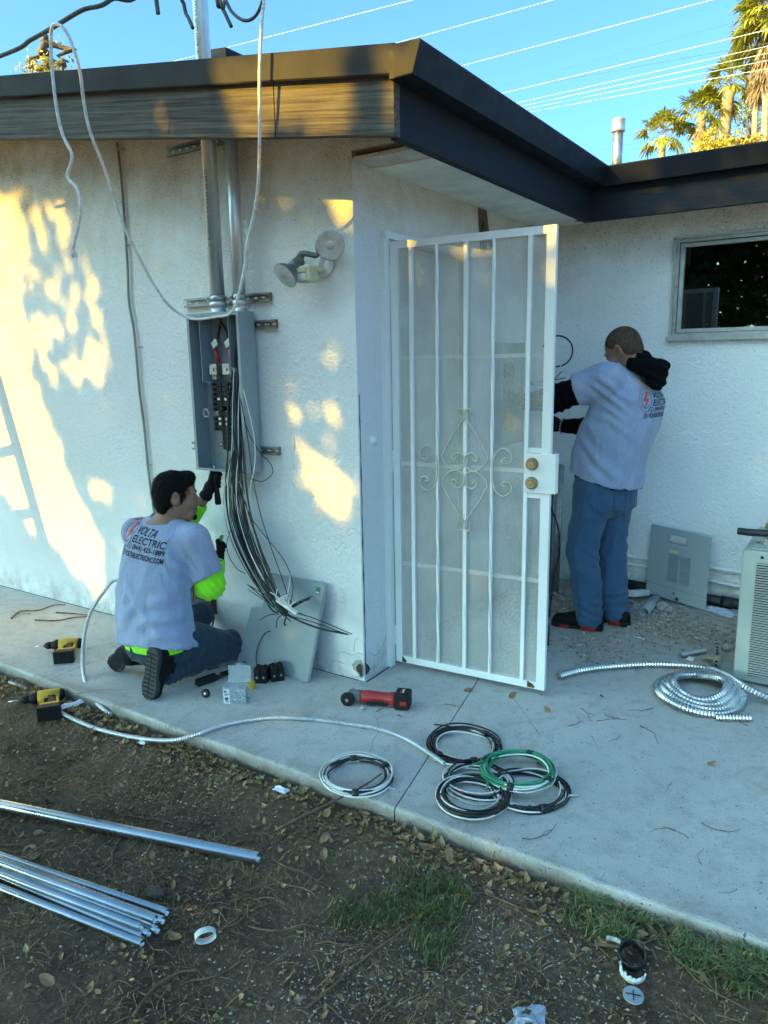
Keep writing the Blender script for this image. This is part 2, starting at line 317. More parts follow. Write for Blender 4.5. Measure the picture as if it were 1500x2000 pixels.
M = dict(
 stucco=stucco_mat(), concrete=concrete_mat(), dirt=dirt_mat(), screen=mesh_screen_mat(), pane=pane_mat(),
 fascia=wood_mat('fascia_paint', (.040,.036,.032), (.14,.122,.098)), fascia_dark=mat('eave_paint', (.015,.017,.022), .7, spec=.2, bmp=.003, bscale=30, stretch=(1,1,14)),
 drip=mat('drip_edge_metal', (.046,.044,.040), .75, 0, rvar=.08, spec=.1), gutter=mat('gutter_metal', (.009,.010,.014), .6, 0, rvar=.1, spec=.22),
 soffit=mat('soffit_paint', (.78,.76,.66), .8, bmp=.003, bscale=20, var=.12), roof=mat('roofing', (.12,.11,.10), .9, bmp=.004),
 scroll_paint=mat('yellowed_enamel', (.52,.49,.37), .5, var=.12, vscale=20), alu=mat('aluminium_sash', (.40,.42,.41), .4, .5, var=.15, vscale=12, rvar=.1), white_metal=mat('white_enamel', (.76,.77,.73), .4, var=.05, vscale=3, bmp=.0006, bscale=80), rust=mat('rust', (.10,.05,.025), .9, var=.5, vscale=60, bmp=.002),
 galv=mat('galvanised_steel', (.62,.63,.62), .42, .72, var=.18, vscale=9, rvar=.1, stretch=(1,1,.2)), galv_dull=mat('dull_zinc', (.42,.43,.42), .42, .9, var=.2, vscale=25, rvar=.1),
 emt=mat('bright_conduit', (.62,.62,.59), .30, 1, var=.10, vscale=9, rvar=.07), strut=mat('strut_steel', (.27,.28,.25), .45, .85, var=.2),
 panel=mat('panel_grey_enamel', (.27,.315,.32), .42, var=.06, vscale=2, bmp=.0004, bscale=120), panel_in=mat('panel_interior', (.20,.255,.28), .5, var=.05),
 dark=mat('black_plastic', (.012,.012,.012), .55, spec=.25, var=.3, vscale=30, rvar=.08), black_wire=mat('black_insulation', (.011,.011,.012), .35), white_wire=mat('white_insulation', (.68,.68,.62), .4, var=.06),
 green_wire=mat('green_insulation', (.015,.25,.12), .4), red=mat('red_plastic', (.30,.014,.016), .42, var=.2), red_wire=mat('red_insulation', (.45,.02,.02), .4),
 yellow=mat('yellow_plastic', (.62,.36,.02), .45, var=.18, vscale=20), brass=mat('brass', (.42,.30,.14), .35, 1, var=.2, vscale=30), bronze=mat('worn_nickel_brass', (.34,.27,.17), .32, 1, var=.15),
 rope=mat('braided_rope', (.80,.79,.74), .9, var=.18, vscale=40, bmp=.004, bscale=160), cable=mat('weathered_cable', (.075,.072,.062), .7, var=.25, vscale=20),
 copper=mat('copper', (.24,.10,.05), .4, .8), paint_scrap=mat('white_drips', (.85,.85,.83), .7, var=.04), crack=mat('crack_shadowed_dirt', (.045,.04,.032), .95),
 beige=mat('aged_beige_plastic', (.55,.52,.32), .5, var=.12), lamp_glass=mat('lens_glass', (.50,.54,.52), .22, .35, var=.2, vscale=18), grey_cast=mat('weathered_cast_metal', (.17,.17,.16), .55, .3, var=.25, vscale=25),
 ac=mat('ac_enamel', (.36,.39,.34), .5, var=.08, vscale=3, bmp=.0006), ac_slat=mat('ac_slat_enamel', (.43,.43,.38), .5, var=.08), dark_void=mat('dark_interior', (.012,.014,.016), .8),
 pvc=mat('white_pvc', (.70,.71,.68), .45, var=.1), abs_=mat('black_abs', (.016,.016,.016), .5, var=.4, vscale=14), rubble=mat('broken_concrete', (.33,.32,.29), .95, var=.25, vscale=20, bmp=.006, bscale=90, island=.3),
 gravel=mat('gravel_stone', (.34,.30,.235), .9, var=.2, vscale=40, island=.55), twig=mat('dry_twig', (.15,.095,.05), .9, var=.3, vscale=40, island=.45), bark=mat('bark', (.13,.095,.065), .95, var=.3, vscale=12, bmp=.02, bscale=20, stretch=(1,1,.25)),
 dead_leaf=mat('dry_leaf', (.36,.25,.12), .8, spec=.2, col2=(.17,.105,.05), vscale=14, island=.5, bmp=.002, bscale=70), straw=mat('dry_straw', (.26,.17,.085), .9, island=.7, spec=.2),
 grass=leaf_mat('grass_blade', (.115,.135,.032), (.065,.085,.022), .7, .12), weed=leaf_mat('weed_leaf', (.21,.24,.085), (.12,.15,.05), .55, .15), leaf=leaf_mat('canopy_leaf', (.085,.12,.028), (.05,.085,.02), .45, .5),
 palm=leaf_mat('palm_frond', (.36,.34,.03), (.20,.22,.02), .5, .4), palm_dead=leaf_mat('dead_frond', (.30,.20,.09), (.20,.13,.06), .4), palm_trunk=mat('palm_trunk', (.45,.32,.17), .95, var=.25, vscale=6, bmp=.05, bscale=8),
 gold_leaf=leaf_mat('yellowing_leaf', (.55,.38,.03), (.36,.32,.03), .5), pale_leaf=leaf_mat('pale_green_leaf', (.30,.32,.06), (.20,.24,.045), .45),
 shirt=fabric_mat('heather_jersey', (.25,.295,.42), (.37,.43,.56)), jeans=fabric_mat('blue_denim', (.026,.066,.125), (.062,.128,.21), 300, .0015, 7), jeans_dark=fabric_mat('dark_denim', (.018,.034,.052), (.035,.060,.085), 300, .0015, 7),
 hivis=fabric_mat('hi_vis_jersey', (.27,.86,.02), (.33,.95,.03), 200), hoodie=mat('black_fleece', (.0045,.0045,.005), .95, spec=.08, bmp=.001, bscale=220), glove=mat('black_glove', (.007,.007,.008), .75, spec=.2, bmp=.001, bscale=200),
 skin=mat('skin', (.27,.145,.09), .5, var=.08, vscale=10, bmp=.0006, bscale=180), hair=mat('black_hair', (.007,.006,.005), .7, spec=.15, var=.3, vscale=60, bmp=.004, bscale=90, stretch=(1,1,.25)), stubble=mat('cropped_hair', (.105,.065,.043), .9, spec=.15, var=.25, vscale=80, bmp=.001, bscale=260),
 sole=mat('rubber_sole', (.030,.033,.036), .7, var=.15, bmp=.001), shoe=mat('black_shoe', (.007,.007,.008), .8, spec=.2, bmp=.001, bscale=120), print_black=mat('print_ink', (.012,.012,.014), .7), print_red=mat('print_red', (.55,.06,.04), .7),
 clear=clear_mat('clear_plastic', (.90,.94,.95), .84, .12), screws=mat('zinc_screws', (.50,.54,.58), .3, 1, island=.5), paper=mat('white_paper', (.74,.75,.74), .85, var=.06), tape=mat('black_tape', (.012,.012,.012), .4),
 sticker=mat('label_paper', (.66,.68,.66), .7), green_label=mat('green_label', (.07,.17,.09), .6), tan=mat('raw_wood', (.34,.25,.15), .85, var=.2, stretch=(1,8,8)), cap_plastic=mat('white_plastic', (.66,.68,.64), .4), bag=clear_mat('plastic_bag', (.72,.80,.92), .45, .2),
 ink=mat('stamped_ink', (.02,.05,.09), .6), door_paint=mat('door_paint', (.60,.57,.47), .6, var=.08), wire_lit=mat('aerial_cable', (.62,.62,.60), .5), steel=mat('bright_steel', (.6,.6,.6), .25, 1), rust_mesh=mat('weathered_lath', (.14,.115,.08), .8, .3, var=.3, vscale=30), ladder=mat('ladder_wood', (.42,.33,.2), .7, var=.15))

def text_tris(s, size=.1, bold=0., shear=0., spacing=1.0):
    c = bpy.data.curves.new('lettering', 'FONT'); c.body = s; c.size = size; c.offset = bold; c.shear = shear; c.space_character = spacing; c.resolution_u = 3
    o = bpy.data.objects.new('lettering', c); COL.objects.link(o)
    bpy.context.view_layer.update(); dg = bpy.context.evaluated_depsgraph_get(); ev = o.evaluated_get(dg); me = ev.to_mesh()
    vs = [(v.co.x, v.co.y) for v in me.vertices]; fs = [tuple(p.vertices) for p in me.polygons]
    ev.to_mesh_clear(); bpy.data.objects.remove(o); bpy.data.curves.remove(c)
    return vs, fs
def text_on(mb, s, O, U, V, width, height=None, bold=0., shear=0., Nrm=None, d=.0008):
    vs, fs = text_tris(s, 1.0, bold, shear); a = np.array(vs); lo = a.min(0); hi = a.max(0)
    k = width/(hi[0]-lo[0]); kv = k if height is None else height/(hi[1]-lo[1])
    O, U, V = Vector(O), Vector(U).normalized(), Vector(V).normalized(); N_ = (Nrm or U.cross(V)).normalized()
    return mb.add([O+U*((x-lo[0])*k)+V*((y-lo[1])*kv)+N_*d for x, y in vs], fs)

# ================================================================== ground, patio
def grid_axis(fine0, fine1, step, far):
    a = list(np.arange(fine0, fine1+1e-6, step)); d = step; x = fine0; lo = []; 
    while x > -far: d *= 1.6; x -= d; lo.append(x)
    d = step; x = fine1; hi = []
    while x < far: d *= 1.6; x += d; hi.append(x)
    return np.array(lo[::-1]+a+hi)
def ground_z(x, y):
    z = -.090+.018*mnoise.noise((x*1.3, y*1.3, 1))+.011*mnoise.noise((x*5, y*5, 2))+.006*mnoise.noise((x*17, y*17, 3))+.003*mnoise.noise((x*41, y*41, 4))
    z += .036*math.exp(-((y+.80)/.20)**2) if y < -.8 else .0
    if y > -.80: z -= .03
    return z
gx, gy = grid_axis(-2.2, 2.6, .022, 400), grid_axis(-2.4, -.6, .022, 400)
g = MB(); nx = len(gx)
g.v = [(float(x), float(y), ground_z(x, y)) for y in gy for x in gx]
g.f = [(j*nx+i, j*nx+i+1, (j+1)*nx+i+1, (j+1)*nx+i) for j in range(len(gy)-1) for i in range(nx-1)]; g.sm = [True]*len(g.f)
struct('ground', g, M['dirt'])

pt = bpy.data.objects.new('patio', None); COL.objects.link(pt); pt['kind'] = 'structure'
def slab_long(xa, xb, y0, y1, seed):
    b = MB(); n = 90; rows = []
    for i in range(n+1):
        t = i/n; xf = xa[0]+(xb[0]-xa[0])*t; xr = xa[1]+(xb[1]-xa[1])*t
        w = .008*mnoise.noise((xf*3, seed, 0))+.005*mnoise.noise((xf*14, seed, 1))
        rows.append([(xf, y0+w, -.22), (xf, y0+w*.6, -.06+.006*mnoise.noise((xf*9, 2, seed))), (xf, y0+w, -.012), (xf, y0+.004+w, -.003), (xf, y0+.012+w, 0), (xr, y1, 0), (xr, y1, -.22)])
    b.loft(rows, True, True, False); return b
part(pt, 'slab', slab_long((-7, -7), (.6815, .0825), -.806, 2.2, 1.3), M['concrete'])
part(pt, 'slab', slab_long((.6855, .0865), (6, 6), -.806, 2.2, 4.1), M['concrete'])

# ================================================================== house
house = thing('house', 'single-storey white stucco house with dark fascia boards and overhanging low roof', 'house', (0, 0, 0))
SL = .157; ZC = 2.311
def fz(x): return ZC+SL*(.434-x)                        # underside of the gable fascia
w = MB()                                                # main wall, top follows the roof
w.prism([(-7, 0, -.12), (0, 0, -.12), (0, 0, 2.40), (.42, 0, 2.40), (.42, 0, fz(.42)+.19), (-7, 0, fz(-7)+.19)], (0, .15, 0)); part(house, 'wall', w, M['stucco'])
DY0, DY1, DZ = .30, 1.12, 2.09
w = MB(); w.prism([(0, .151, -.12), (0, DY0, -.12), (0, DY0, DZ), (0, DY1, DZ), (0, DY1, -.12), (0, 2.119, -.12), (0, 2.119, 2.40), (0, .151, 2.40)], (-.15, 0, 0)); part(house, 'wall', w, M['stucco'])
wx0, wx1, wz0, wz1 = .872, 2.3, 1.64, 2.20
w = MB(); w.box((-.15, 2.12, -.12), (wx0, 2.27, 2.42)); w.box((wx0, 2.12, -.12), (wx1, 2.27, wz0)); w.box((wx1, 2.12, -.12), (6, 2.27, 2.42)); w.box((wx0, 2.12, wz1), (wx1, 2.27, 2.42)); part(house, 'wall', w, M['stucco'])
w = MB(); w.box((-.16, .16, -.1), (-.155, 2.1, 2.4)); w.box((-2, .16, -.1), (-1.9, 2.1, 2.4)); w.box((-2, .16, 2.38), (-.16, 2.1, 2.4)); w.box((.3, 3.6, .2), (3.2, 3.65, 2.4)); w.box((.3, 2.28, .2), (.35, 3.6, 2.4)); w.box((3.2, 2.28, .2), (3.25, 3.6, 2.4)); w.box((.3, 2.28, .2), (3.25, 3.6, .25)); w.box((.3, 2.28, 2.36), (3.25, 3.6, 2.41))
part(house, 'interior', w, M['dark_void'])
# roof planes
r_ = MB(); r_.prism([(-9, -.37, fz(-9)+.275), (.47, -.37, fz(.47)+.285), (.47, 9, fz(.47)+.285), (-9, 9, fz(-9)+.275)], (0, 0, -.05))
r_.prism([(.43, 1.76, 2.55), (7, 1.76, 2.55), (7, 9, 2.55+SL*7.2), (.43, 9, 2.55+SL*7.2)], (0, 0, -.04)); part(house, 'roof', r_, M['roof'])
# gable fascia: two lengths butted, wood
for xa, xb in ((-7, -.118), (-.113, .434)):
    f = MB(); n = 30
    f.loft([[(x, -.35, fz(x)+.004*mnoise.noise((x*2, 0, 0))), (x, -.35, fz(x)+.225), (x, -.31, fz(x)+.225), (x, -.31, fz(x)+.004*mnoise.noise((x*2, 0, 0)))] for x in [xa+(xb-xa)*i/n for i in range(n+1)]], True, True, False)
    part(house, 'fascia_board', f, M['fascia'])
f = MB(); f.prism([(-7, -.309, fz(-7)+.17), (.39, -.309, fz(.39)+.17), (.39, -.002, fz(.39)+.17), (-7, -.002, fz(-7)+.17)], (0, 0, .02)); part(house, 'soffit', f, M['soffit'])
for xa, xb, k in ((-7, -.252, 0), (-.262, .455, .0025)):   # metal drip edge, lapped
    f = MB(); f.loft([[(x, -.376-k, fz(x)+.195), (x, -.378-k, fz(x)+.288), (x, -.33, fz(x)+.297+k), (x, -.33, fz(x)+.289), (x, -.366, fz(x)+.283), (x, -.366, fz(x)+.2), (x, -.372, fz(x)+.19)] for x in (xa, xb)], True, True, False)
    part(house, 'drip_edge', f, M['drip'])
# eave fascia and its gutter-like edge, side and rear
f = MB(); f.box((.394, -.309, ZC), (.434, 1.805, 2.53)); part(house, 'fascia_board', f, M['fascia_dark'])
f = MB(); f.box((.394, 1.806, ZC), (6.5, 1.846, 2.53)); part(house, 'fascia_board', f, M['fascia_dark'])
def gut(pa, pb, out):                                   # pa, pb: ends on the fascia face
    o = Vector(out); return [[Vector(q)+Vector((0, 0, -.045)), Vector(q)+o*.095+Vector((0, 0, -.045)), Vector(q)+o*.125+Vector((0, 0, .05)), Vector(q)+o*.125+Vector((0, 0, .057)), Vector(q)+o*.0+Vector((0, 0, .062))] for q in (pa, pb)]
f = MB(); f.loft(gut((.435, -.38, 2.53), (.435, 1.72, 2.53), (1, 0, 0)), True, True, False); part(house, 'roof_edge_trim', f, M['gutter'])
f = MB(); f.loft(gut((.50, 1.845, 2.53), (6.5, 1.845, 2.53), (0, -1, 0)), True, True, False); part(house, 'roof_edge_trim', f, M['gutter'])
f = MB(); f.box((.455, -.3825, 2.487), (.53, -.3805, 2.588)); f.prism([(.53, -.3825, 2.487), (.563, -.3825, 2.585), (.53, -.3825, 2.588)], (0, .002, 0)); part(house, 'trim_end_cap', f, M['drip'], label='lighter metal end cap on the eave trim')
f = MB(); f.box((.002, .152, 2.355), (.392, 2.118, 2.37)); f.box((.393, 1.85, 2.355), (6, 2.118, 2.37)); f.box((.152, .01, 2.355), (.152, .01, 2.355)); part(house, 'soffit', f, M['soffit'])
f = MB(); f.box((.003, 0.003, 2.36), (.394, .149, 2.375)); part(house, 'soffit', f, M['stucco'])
# roof vent
v0 = Vector((.225, 3.0, 2.74)); f = MB(); f.lathe(v0, (0, 0, 1), [(0, .036), (.40, .036)], 20); vp = part(house, 'vent_pipe', f, M['galv_dull'])
f = MB(); f.lathe(v0+Vector((0, 0, .36)), (0, 0, 1), [(0, .038), (.002, .048), (.01, .048), (.075, .047), (.08, .05), (.085, .046)], 20); c_ = part(vp, 'cap', f, M['galv'])
f = MB(); f.lathe(v0+Vector((0, 0, 0)), (0, 0, 1), [(0, .06), (.05, .04), (.06, .038)], 20); part(vp, 'flashing', f, M['galv_dull'])
f = MB(); f.bbox((-1.15, .5, 3.07), (.10, 0, -.012), (0, .12, 0), (0, 0, .085), .1); part(house, 'roof_vent', f, M['gutter'])
# window on the rear wall
wf = MB(); t = .018
for a, b in (((wx0, 2.10, wz0), (wx0+t, 2.2, wz1)), ((wx0+t, 2.10, wz1-t), (wx1-t, 2.2, wz1)), ((wx0+t, 2.10, wz0), (wx1-t, 2.2, wz0+t)), ((wx1-t, 2.10, wz0), (wx1, 2.2, wz1))): wf.box(a, b)
win = part(house, 'window', wf, M['galv_dull'])
wf = MB(); t2 = .022; o = t+.003
for a, b in (((wx0+o, 2.125, wz0+o), (wx0+o+t2, 2.16, wz1-o)), ((wx0+o+t2, 2.125, wz1-o-t2), (wx1-o, 2.16, wz1-o)), ((wx0+o+t2, 2.125, wz0+o), (wx1-o, 2.16, wz0+o+t2)), ((1.56, 2.127, wz0+o+t2), (1.59, 2.158, wz1-o-t2))): wf.box(a, b)
part(win, 'sash', wf, M['alu'])
wf = MB(); wf.box((wx0+o+t2-.002, 2.14, wz0+o+t2-.002), (wx1-o+.001, 2.144, wz1-o-t2+.002)); part(win, 'pane', wf, M['pane'])
wf = MB(); wf.box((wx0-.03, 2.085, wz0-.028), (wx1+.03, 2.119, wz0-.002)); wf.box((wx0-.012, 2.093, wz0-.002), (wx1, 2.099, wz0+.012)); part(win, 'sill', wf, M['alu'])
wf = MB(); wf.box((wx0-.016, 2.1, wz0), (wx0-.002, 2.119, wz1+.012)); wf.box((wx0-.016, 2.1, wz1+.002), (wx1, 2.119, wz1+.014)); part(win, 'trim', wf, M['alu'])
wf = MB(); wf.box((wx0+.05, 2.20, wz0+.03), (wx0+.20, 2.205, wz1-.20)); part(win, 'insect_screen', wf, M['dark'])
# inner door (shut) in its opening, a notice taped to it
d = MB(); d.box((-.10, DY0+.02, .01), (-.06, DY1-.02, DZ-.02)); dr = part(house, 'door', d, M['door_paint'])
d = MB(); d.box((-.149, DY0+.001, -.01), (-.02, DY0+.019, DZ-.001)); d.box((-.149, DY1-.019, -.01), (-.02, DY1-.001, DZ-.001)); d.box((-.149, DY0+.019, DZ-.019), (-.02, DY1-.019, DZ-.001)); part(dr, 'frame', d, M['door_paint'])
d = MB(); d.box((-.0595, .42, 1.62), (-.0585, .55, 1.80)); part(dr, 'notice', d, M['sticker'])
# foundation vent with rusty lath
fv0 = (-1.151,0,0.319); fv1 = (-0.986,0,0.191)
f = MB(); xa, za, xb, zb = fv0[0]-.05, fv0[2]+.01, fv1[0]+.0, fv1[2]-.02
for k in range(13):
    x = xa+(xb-xa)*k/12; f.box((x-.0022, -.008, zb), (x+.0022, -.004, za))
for k in range(12):
    z = zb+(za-zb)*k/11; f.box((xa, -.0042, z-.0022), (xb, -.001, z+.0022))
f.box((xa, -.0008, zb), (xb, .002, za)); part(house, 'foundation_vent', f, M['rust_mesh'])
# round cover plate on the side wall
f = MB(); f.lathe((0, .11, 1.164), (1, 0, 0), [(-.002, .026), (.006, .026), (.012, .018), (.02, .012), (.022, .004)], 18); part(house, 'round_cover_plate', f, M['white_metal'])
# chipped corner, cracks and old marks
f = MB(); zz = np.linspace(1.38, .03, 46)
f.ribbon([(.002, .012+.004*mnoise.noise((z*14, 1, 1)), z) for z in zz], lambda i: .0026*max(.12, .55+1.5*mnoise.noise((i*.37, 5, 2))), (1, 0, 0), .0006); part(house, 'corner_crack', f, M['crack'])
f = MB()
for pts in ([(-.16, .11), (-.12, .128), (-.075, .12), (-.03, .14), (-.004, .135)], [(-.2, .055), (-.17, .07), (-.12, .066)], [(-.06, .14), (-.05, .20), (-.03, .215)]):
    q = spline([(x+.004*mnoise.noise((x*90, z*40, 3)), -.0005, z) for x, z in pts], 5); f.ribbon(q, .0006, (0, -1, 0), .0004)
for pts in ([(.05, .13), (.10, .10), (.16, .12), (.20, .17)],):
    f.ribbon(spline([(.0005, y, z) for y, z in pts], 5), .0006, (1, 0, 0), .0004)
part(house, 'wall_crack', f, M['crack'])
f = MB(); rr = random.Random(3)
poly = [(-.07+.0, .075), (-.045, .10), (-.02, .108), (-.004, .085), (-.004, .03), (-.018, .012), (-.04, .04), (-.062, .05)]
f.prism([(x, -.0015, z) for x, z in poly], (0, -.003, 0)); part(house, 'broken_plaster', f, M['rubble'])
f = MB(); f.prism([(x*.55-.006, -.005, .012+z*.72) for x, z in poly], (0, -.002, 0)); f.prism([(.0015, y, z) for y, z in ((.006, .095), (.03, .075), (.045, .05), (.028, .035), (.012, .03))], (.003, 0, 0)); part(house, 'exposed_lath', f, M['crack'])
f = MB()
for i in range(24):                                    # drips of white paint left of the sun patch
    t = rr.random(); x = -.40+.075*rr.random()+.05*t; z = 1.30-.42*t; 
    f.ribbon([(x, -.0005, z), (x+.002, -.0005, z-.02-.05*rr.random())], .0007+.0012*rr.random(), (0, -1, 0), .0006)
f.ribbon([(-.385, -.0005, 1.18), (-.372, -.0005, 1.05)], .003, (0, -1, 0), .0006)
part(house, 'paint_drips', f, M['paint_scrap'])
# dark stub and broken stucco high on the side wall
f = MB(); f.add([(.004, 1.20, 2.35), (.004, 1.31, 2.35), (.004, 1.345, 2.24), (.004, 1.30, 2.12), (.004, 1.23, 2.12)], [(0, 1, 2, 3, 4)]); f.blob((.012, 1.36, 2.18), .03, 3, .4, 1, (.4, 1, 1.2)); f.blob((.012, 1.27, 2.22), .035, 5, .4, 1, (.3, .7, 2)); part(house, 'broken_plaster', f, M['bark'], label='dark broken hole in the plaster high on the side wall')
# plumbing along the rear wall
def wallpipe(pts, r, m, label=None):
    b = MB(); b.tube(spline(pts, 6), r, 10); return part(house, 'wall_pipe', b, m, label)
wallpipe([(.30, 2.10, .32), (.62, 2.10, .235), (.95, 2.10, .225), (1.6, 2.10, .215), (2.4, 2.10, .21)], .0135, M['pvc'])
wallpipe([(.30, 2.102, .25), (.62, 2.102, .18), (1.0, 2.102, .165), (1.36, 2.102, .125), (2.4, 2.102, .12)], .011, M['pvc'])
wallpipe([(.35, 2.085, .135), (.56, 2.085, .125), (.70, 2.085, .10)], .026, M['pvc'], 'fat white drain pipe at the foot of the rear wall')
b = MB(); b.tube([(.4, 2.07, .055), (1.18, 2.05, .03), (2.3, 2.04, .0)], .035, 12); b.tube([(1.27, 2.046, .026), (1.34, 2.044, .022)], .042, 12); b.tube([(.60, 2.065, .05), (.68, 2.06, .047)], .042, 12); part(house, 'drain_pipe', b, M['abs_'])

# ================================================================== security door
PH = .0655; D0 = Vector((.0333, .251, .0281)); DU = Vector((cos(PH), sin(PH), 0)); DN = Vector((DU.y, -DU.x, 0)); DV = Vector((0, 0, 1)); DW, DH = .772, 2.03
def dp(u, v, n=0): return D0+DU*u+DV*v+DN*n
door = thing('security_door', 'white steel security screen door with scrollwork bars standing open beside the wall corner', 'door', (.033, .251, .0))
def dbox(mb, u0, u1, v0, v1, n0, n1): return mb.obox(dp((u0+u1)/2, (v0+v1)/2, (n0+n1)/2), DU*((u1-u0)/2), DV*((v1-v0)/2), DN*((n1-n0)/2))
f = MB(); dbox(f, 0, .034, 0, DH, -.013, .013); dbox(f, DW-.040, DW, 0, DH, -.0135, .0135); dbox(f, .034, DW-.04, DH-.032, DH, -.0128, .0128); dbox(f, .034, DW-.04, 0, .034, -.0128, .0128)
part(door, 'leaf_frame', f, M['white_metal'])
f = MB(); dbox(f, .02, DW-.02, .02, DH-.02, -.0012, .0012); part(door, 'mesh_screen', f, M['screen'])
BU = (.106, .237, .375, .506, .664)
for i, u in enumerate(BU):
    f = MB(); va, vb = .034, DH-.032
    if i in (1, 3):
        n = 150; rings = []
        for k in range(n+1):
            v = va+(vb-va)*k/n; q = .5+.5*cos(2*pi*(v*1.45+.15)); a = 2*pi*v*3.0 if True else 0
            tw = v*7.0
            rings.append([dp(u+.0062*cos(tw+pi/4+j*pi/2)*1.3, v, .0185+.0062*sin(tw+pi/4+j*pi/2)*1.3) for j in range(4)])
        f.loft(rings, True, True, False); part(door, 'bar', f, M['white_metal'], label='twisted vertical bar')
    else: dbox(f, u-.0085, u+.0085, va, vb, .003, .020); part(door, 'bar', f, M['white_metal'])
for v in (1.512, 1.013, .515):
    f = MB(); dbox(f, .034, DW-.04, v-.009, v+.009, -.012, -.0014); part(door, 'cross_rail', f, M['white_metal'])
dbx = lambda f, u0, u1, v0, v1, n0, n1: f.bbox(dp((u0+u1)/2, (v0+v1)/2, (n0+n1)/2), DU*((u1-u0)/2), DV*((v1-v0)/2), DN*((n1-n0)/2), .12)
f = MB(); dbx(f, .662, .800, .920, 1.094, -.02, .022); lp = part(door, 'lock_plate', f, M['white_metal'])
f = MB(); dbox(f, .6725, DW-.04, 1.096, 1.118, -.0125, .014); dbox(f, .6725, DW-.04, .896, .918, -.0125, .014); part(door, 'lock_rail', f, M['white_metal'])
for v in (1.048, .964):
    f = MB(); f.lathe(dp(.694, v, .022), DN, [(-.002, .0285), (.004, .0285), (.013, .024), (.019, .0225), (.02, .016), (.018, .0155)], 24); dbk = part(door, 'deadbolt', f, M['bronze'])
    f = MB(); f.lathe(dp(.694, v, .0395), DN, [(-.002, .0125), (.003, .012), (.004, .010)], 18); part(dbk, 'key_cylinder', f, M['brass'])
    f = MB(); f.obox(dp(.694, v-.002, .0438), DU*.0011, DV*.0055, DN*.0006); part(dbk, 'keyhole', f, M['dark_void'])
def scroll(pts, mir_u=None, mir_v=None):
    f = MB(); q = []
    for u, v in pts:
        if mir_u is not None: u = 2*mir_u-u
        if mir_v is not None: v = 2*mir_v-v
        q.append(dp(u, v, .0225))
    f.tube(spline(q, 6), .0045, 6); part(door, 'scroll', f, M['scroll_paint'])
heart = [(0.352,1.253), (0.344,1.27), (0.356,1.282), (0.371,1.271), (0.375,1.25), (0.361,1.224), (0.331,1.184), (0.288,1.117), (0.268,1.077), (0.263,1.072), (0.273,1.036), (0.31,1.006), (0.346,1.004), (0.37,1.024), (0.374,1.054), (0.361,1.075), (0.338,1.082), (0.317,1.071), (0.312,1.054), (0.324,1.046), (0.337,1.06)]
mu, mv = .375, ((0.339,1.001)[1])
for a in (None, mu):
    for b in (None, mv): scroll(heart, a, b)
side = [(0.238,1), (0.237,1.047), (0.222,1.088), (0.193,1.11), (0.163,1.099), (0.147,1.074), (0.155,1.05), (0.179,1.043), (0.195,1.058), (0.174,1.067)]
for a in (None, mu):
    for b in (None, mv+.002): scroll(side, a, b)
for u0, u1, v0, v1 in ((.034, .06, .002, .03), (.69, .728, .004, .033)):
    f = MB(); c = [(u0, v0), (u1-.006, v0), (u1, v0+.006), (u1-.012, v1-.01), (u0+.004, v1), (u0, v1)]
    f.prism([dp(a, b, .0131) for a, b in c], DN*.0008); part(door, 'rust_patch', f, M['rust'])
# fixed jamb frame and hinges
f = MB(); f.box((-.012, .2, .005), (.028, .238, 2.07)); f.box((-.012, .238, 2.075), (.025, 1.16, 2.105)); f.box((-.012, .215, 2.07), (.026, .238, 2.106)); part(door, 'jamb', f, M['white_metal'])
for z in (1.90, 1.05, .17):
    f = MB()
    for k in range(4): f.cyl((.031, .243, z-.055+k*.027), (.031, .243, z-.055+k*.027+.0255), .0075, 10)
    f.box((.0285, .225, z-.055), (.031, .241, z+.052)); part(door, 'hinge', f, M['white_metal'])

# ================================================================== vegetation
def leaf_quad(mb, c, s, r, asp=.5):
    a = Vector((r.gauss(0,1), r.gauss(0,1), r.gauss(0,1))).normalized(); b = a.orthogonal().normalized()
    t = r.random()*6.28; b = b*cos(t)+a.cross(b)*sin(t)
    l = s*(.7+.6*r.random()); w = l*asp; n = a.cross(b)
    c = Vector(c)
    mb.add([c-a*l*.5, c+b*w*.5+n*l*.06, c+a*l*.5, c-b*w*.5+n*l*.06], [(0,1,2,3)])
def limb(mb, a, b, ra, rb, wob, seed):
    a, b = Vector(a), Vector(b); P = []
    for i in range(9):
        t = i/8; q = a.lerp(b, t); q += Vector((mnoise.noise((t*3, seed, 0)), mnoise.noise((t*3, seed, 5)), 0))*wob*sin(pi*t)
        P.append(q)
    mb.tube(P, lambda i: ra+(rb-ra)*i/8, 8)
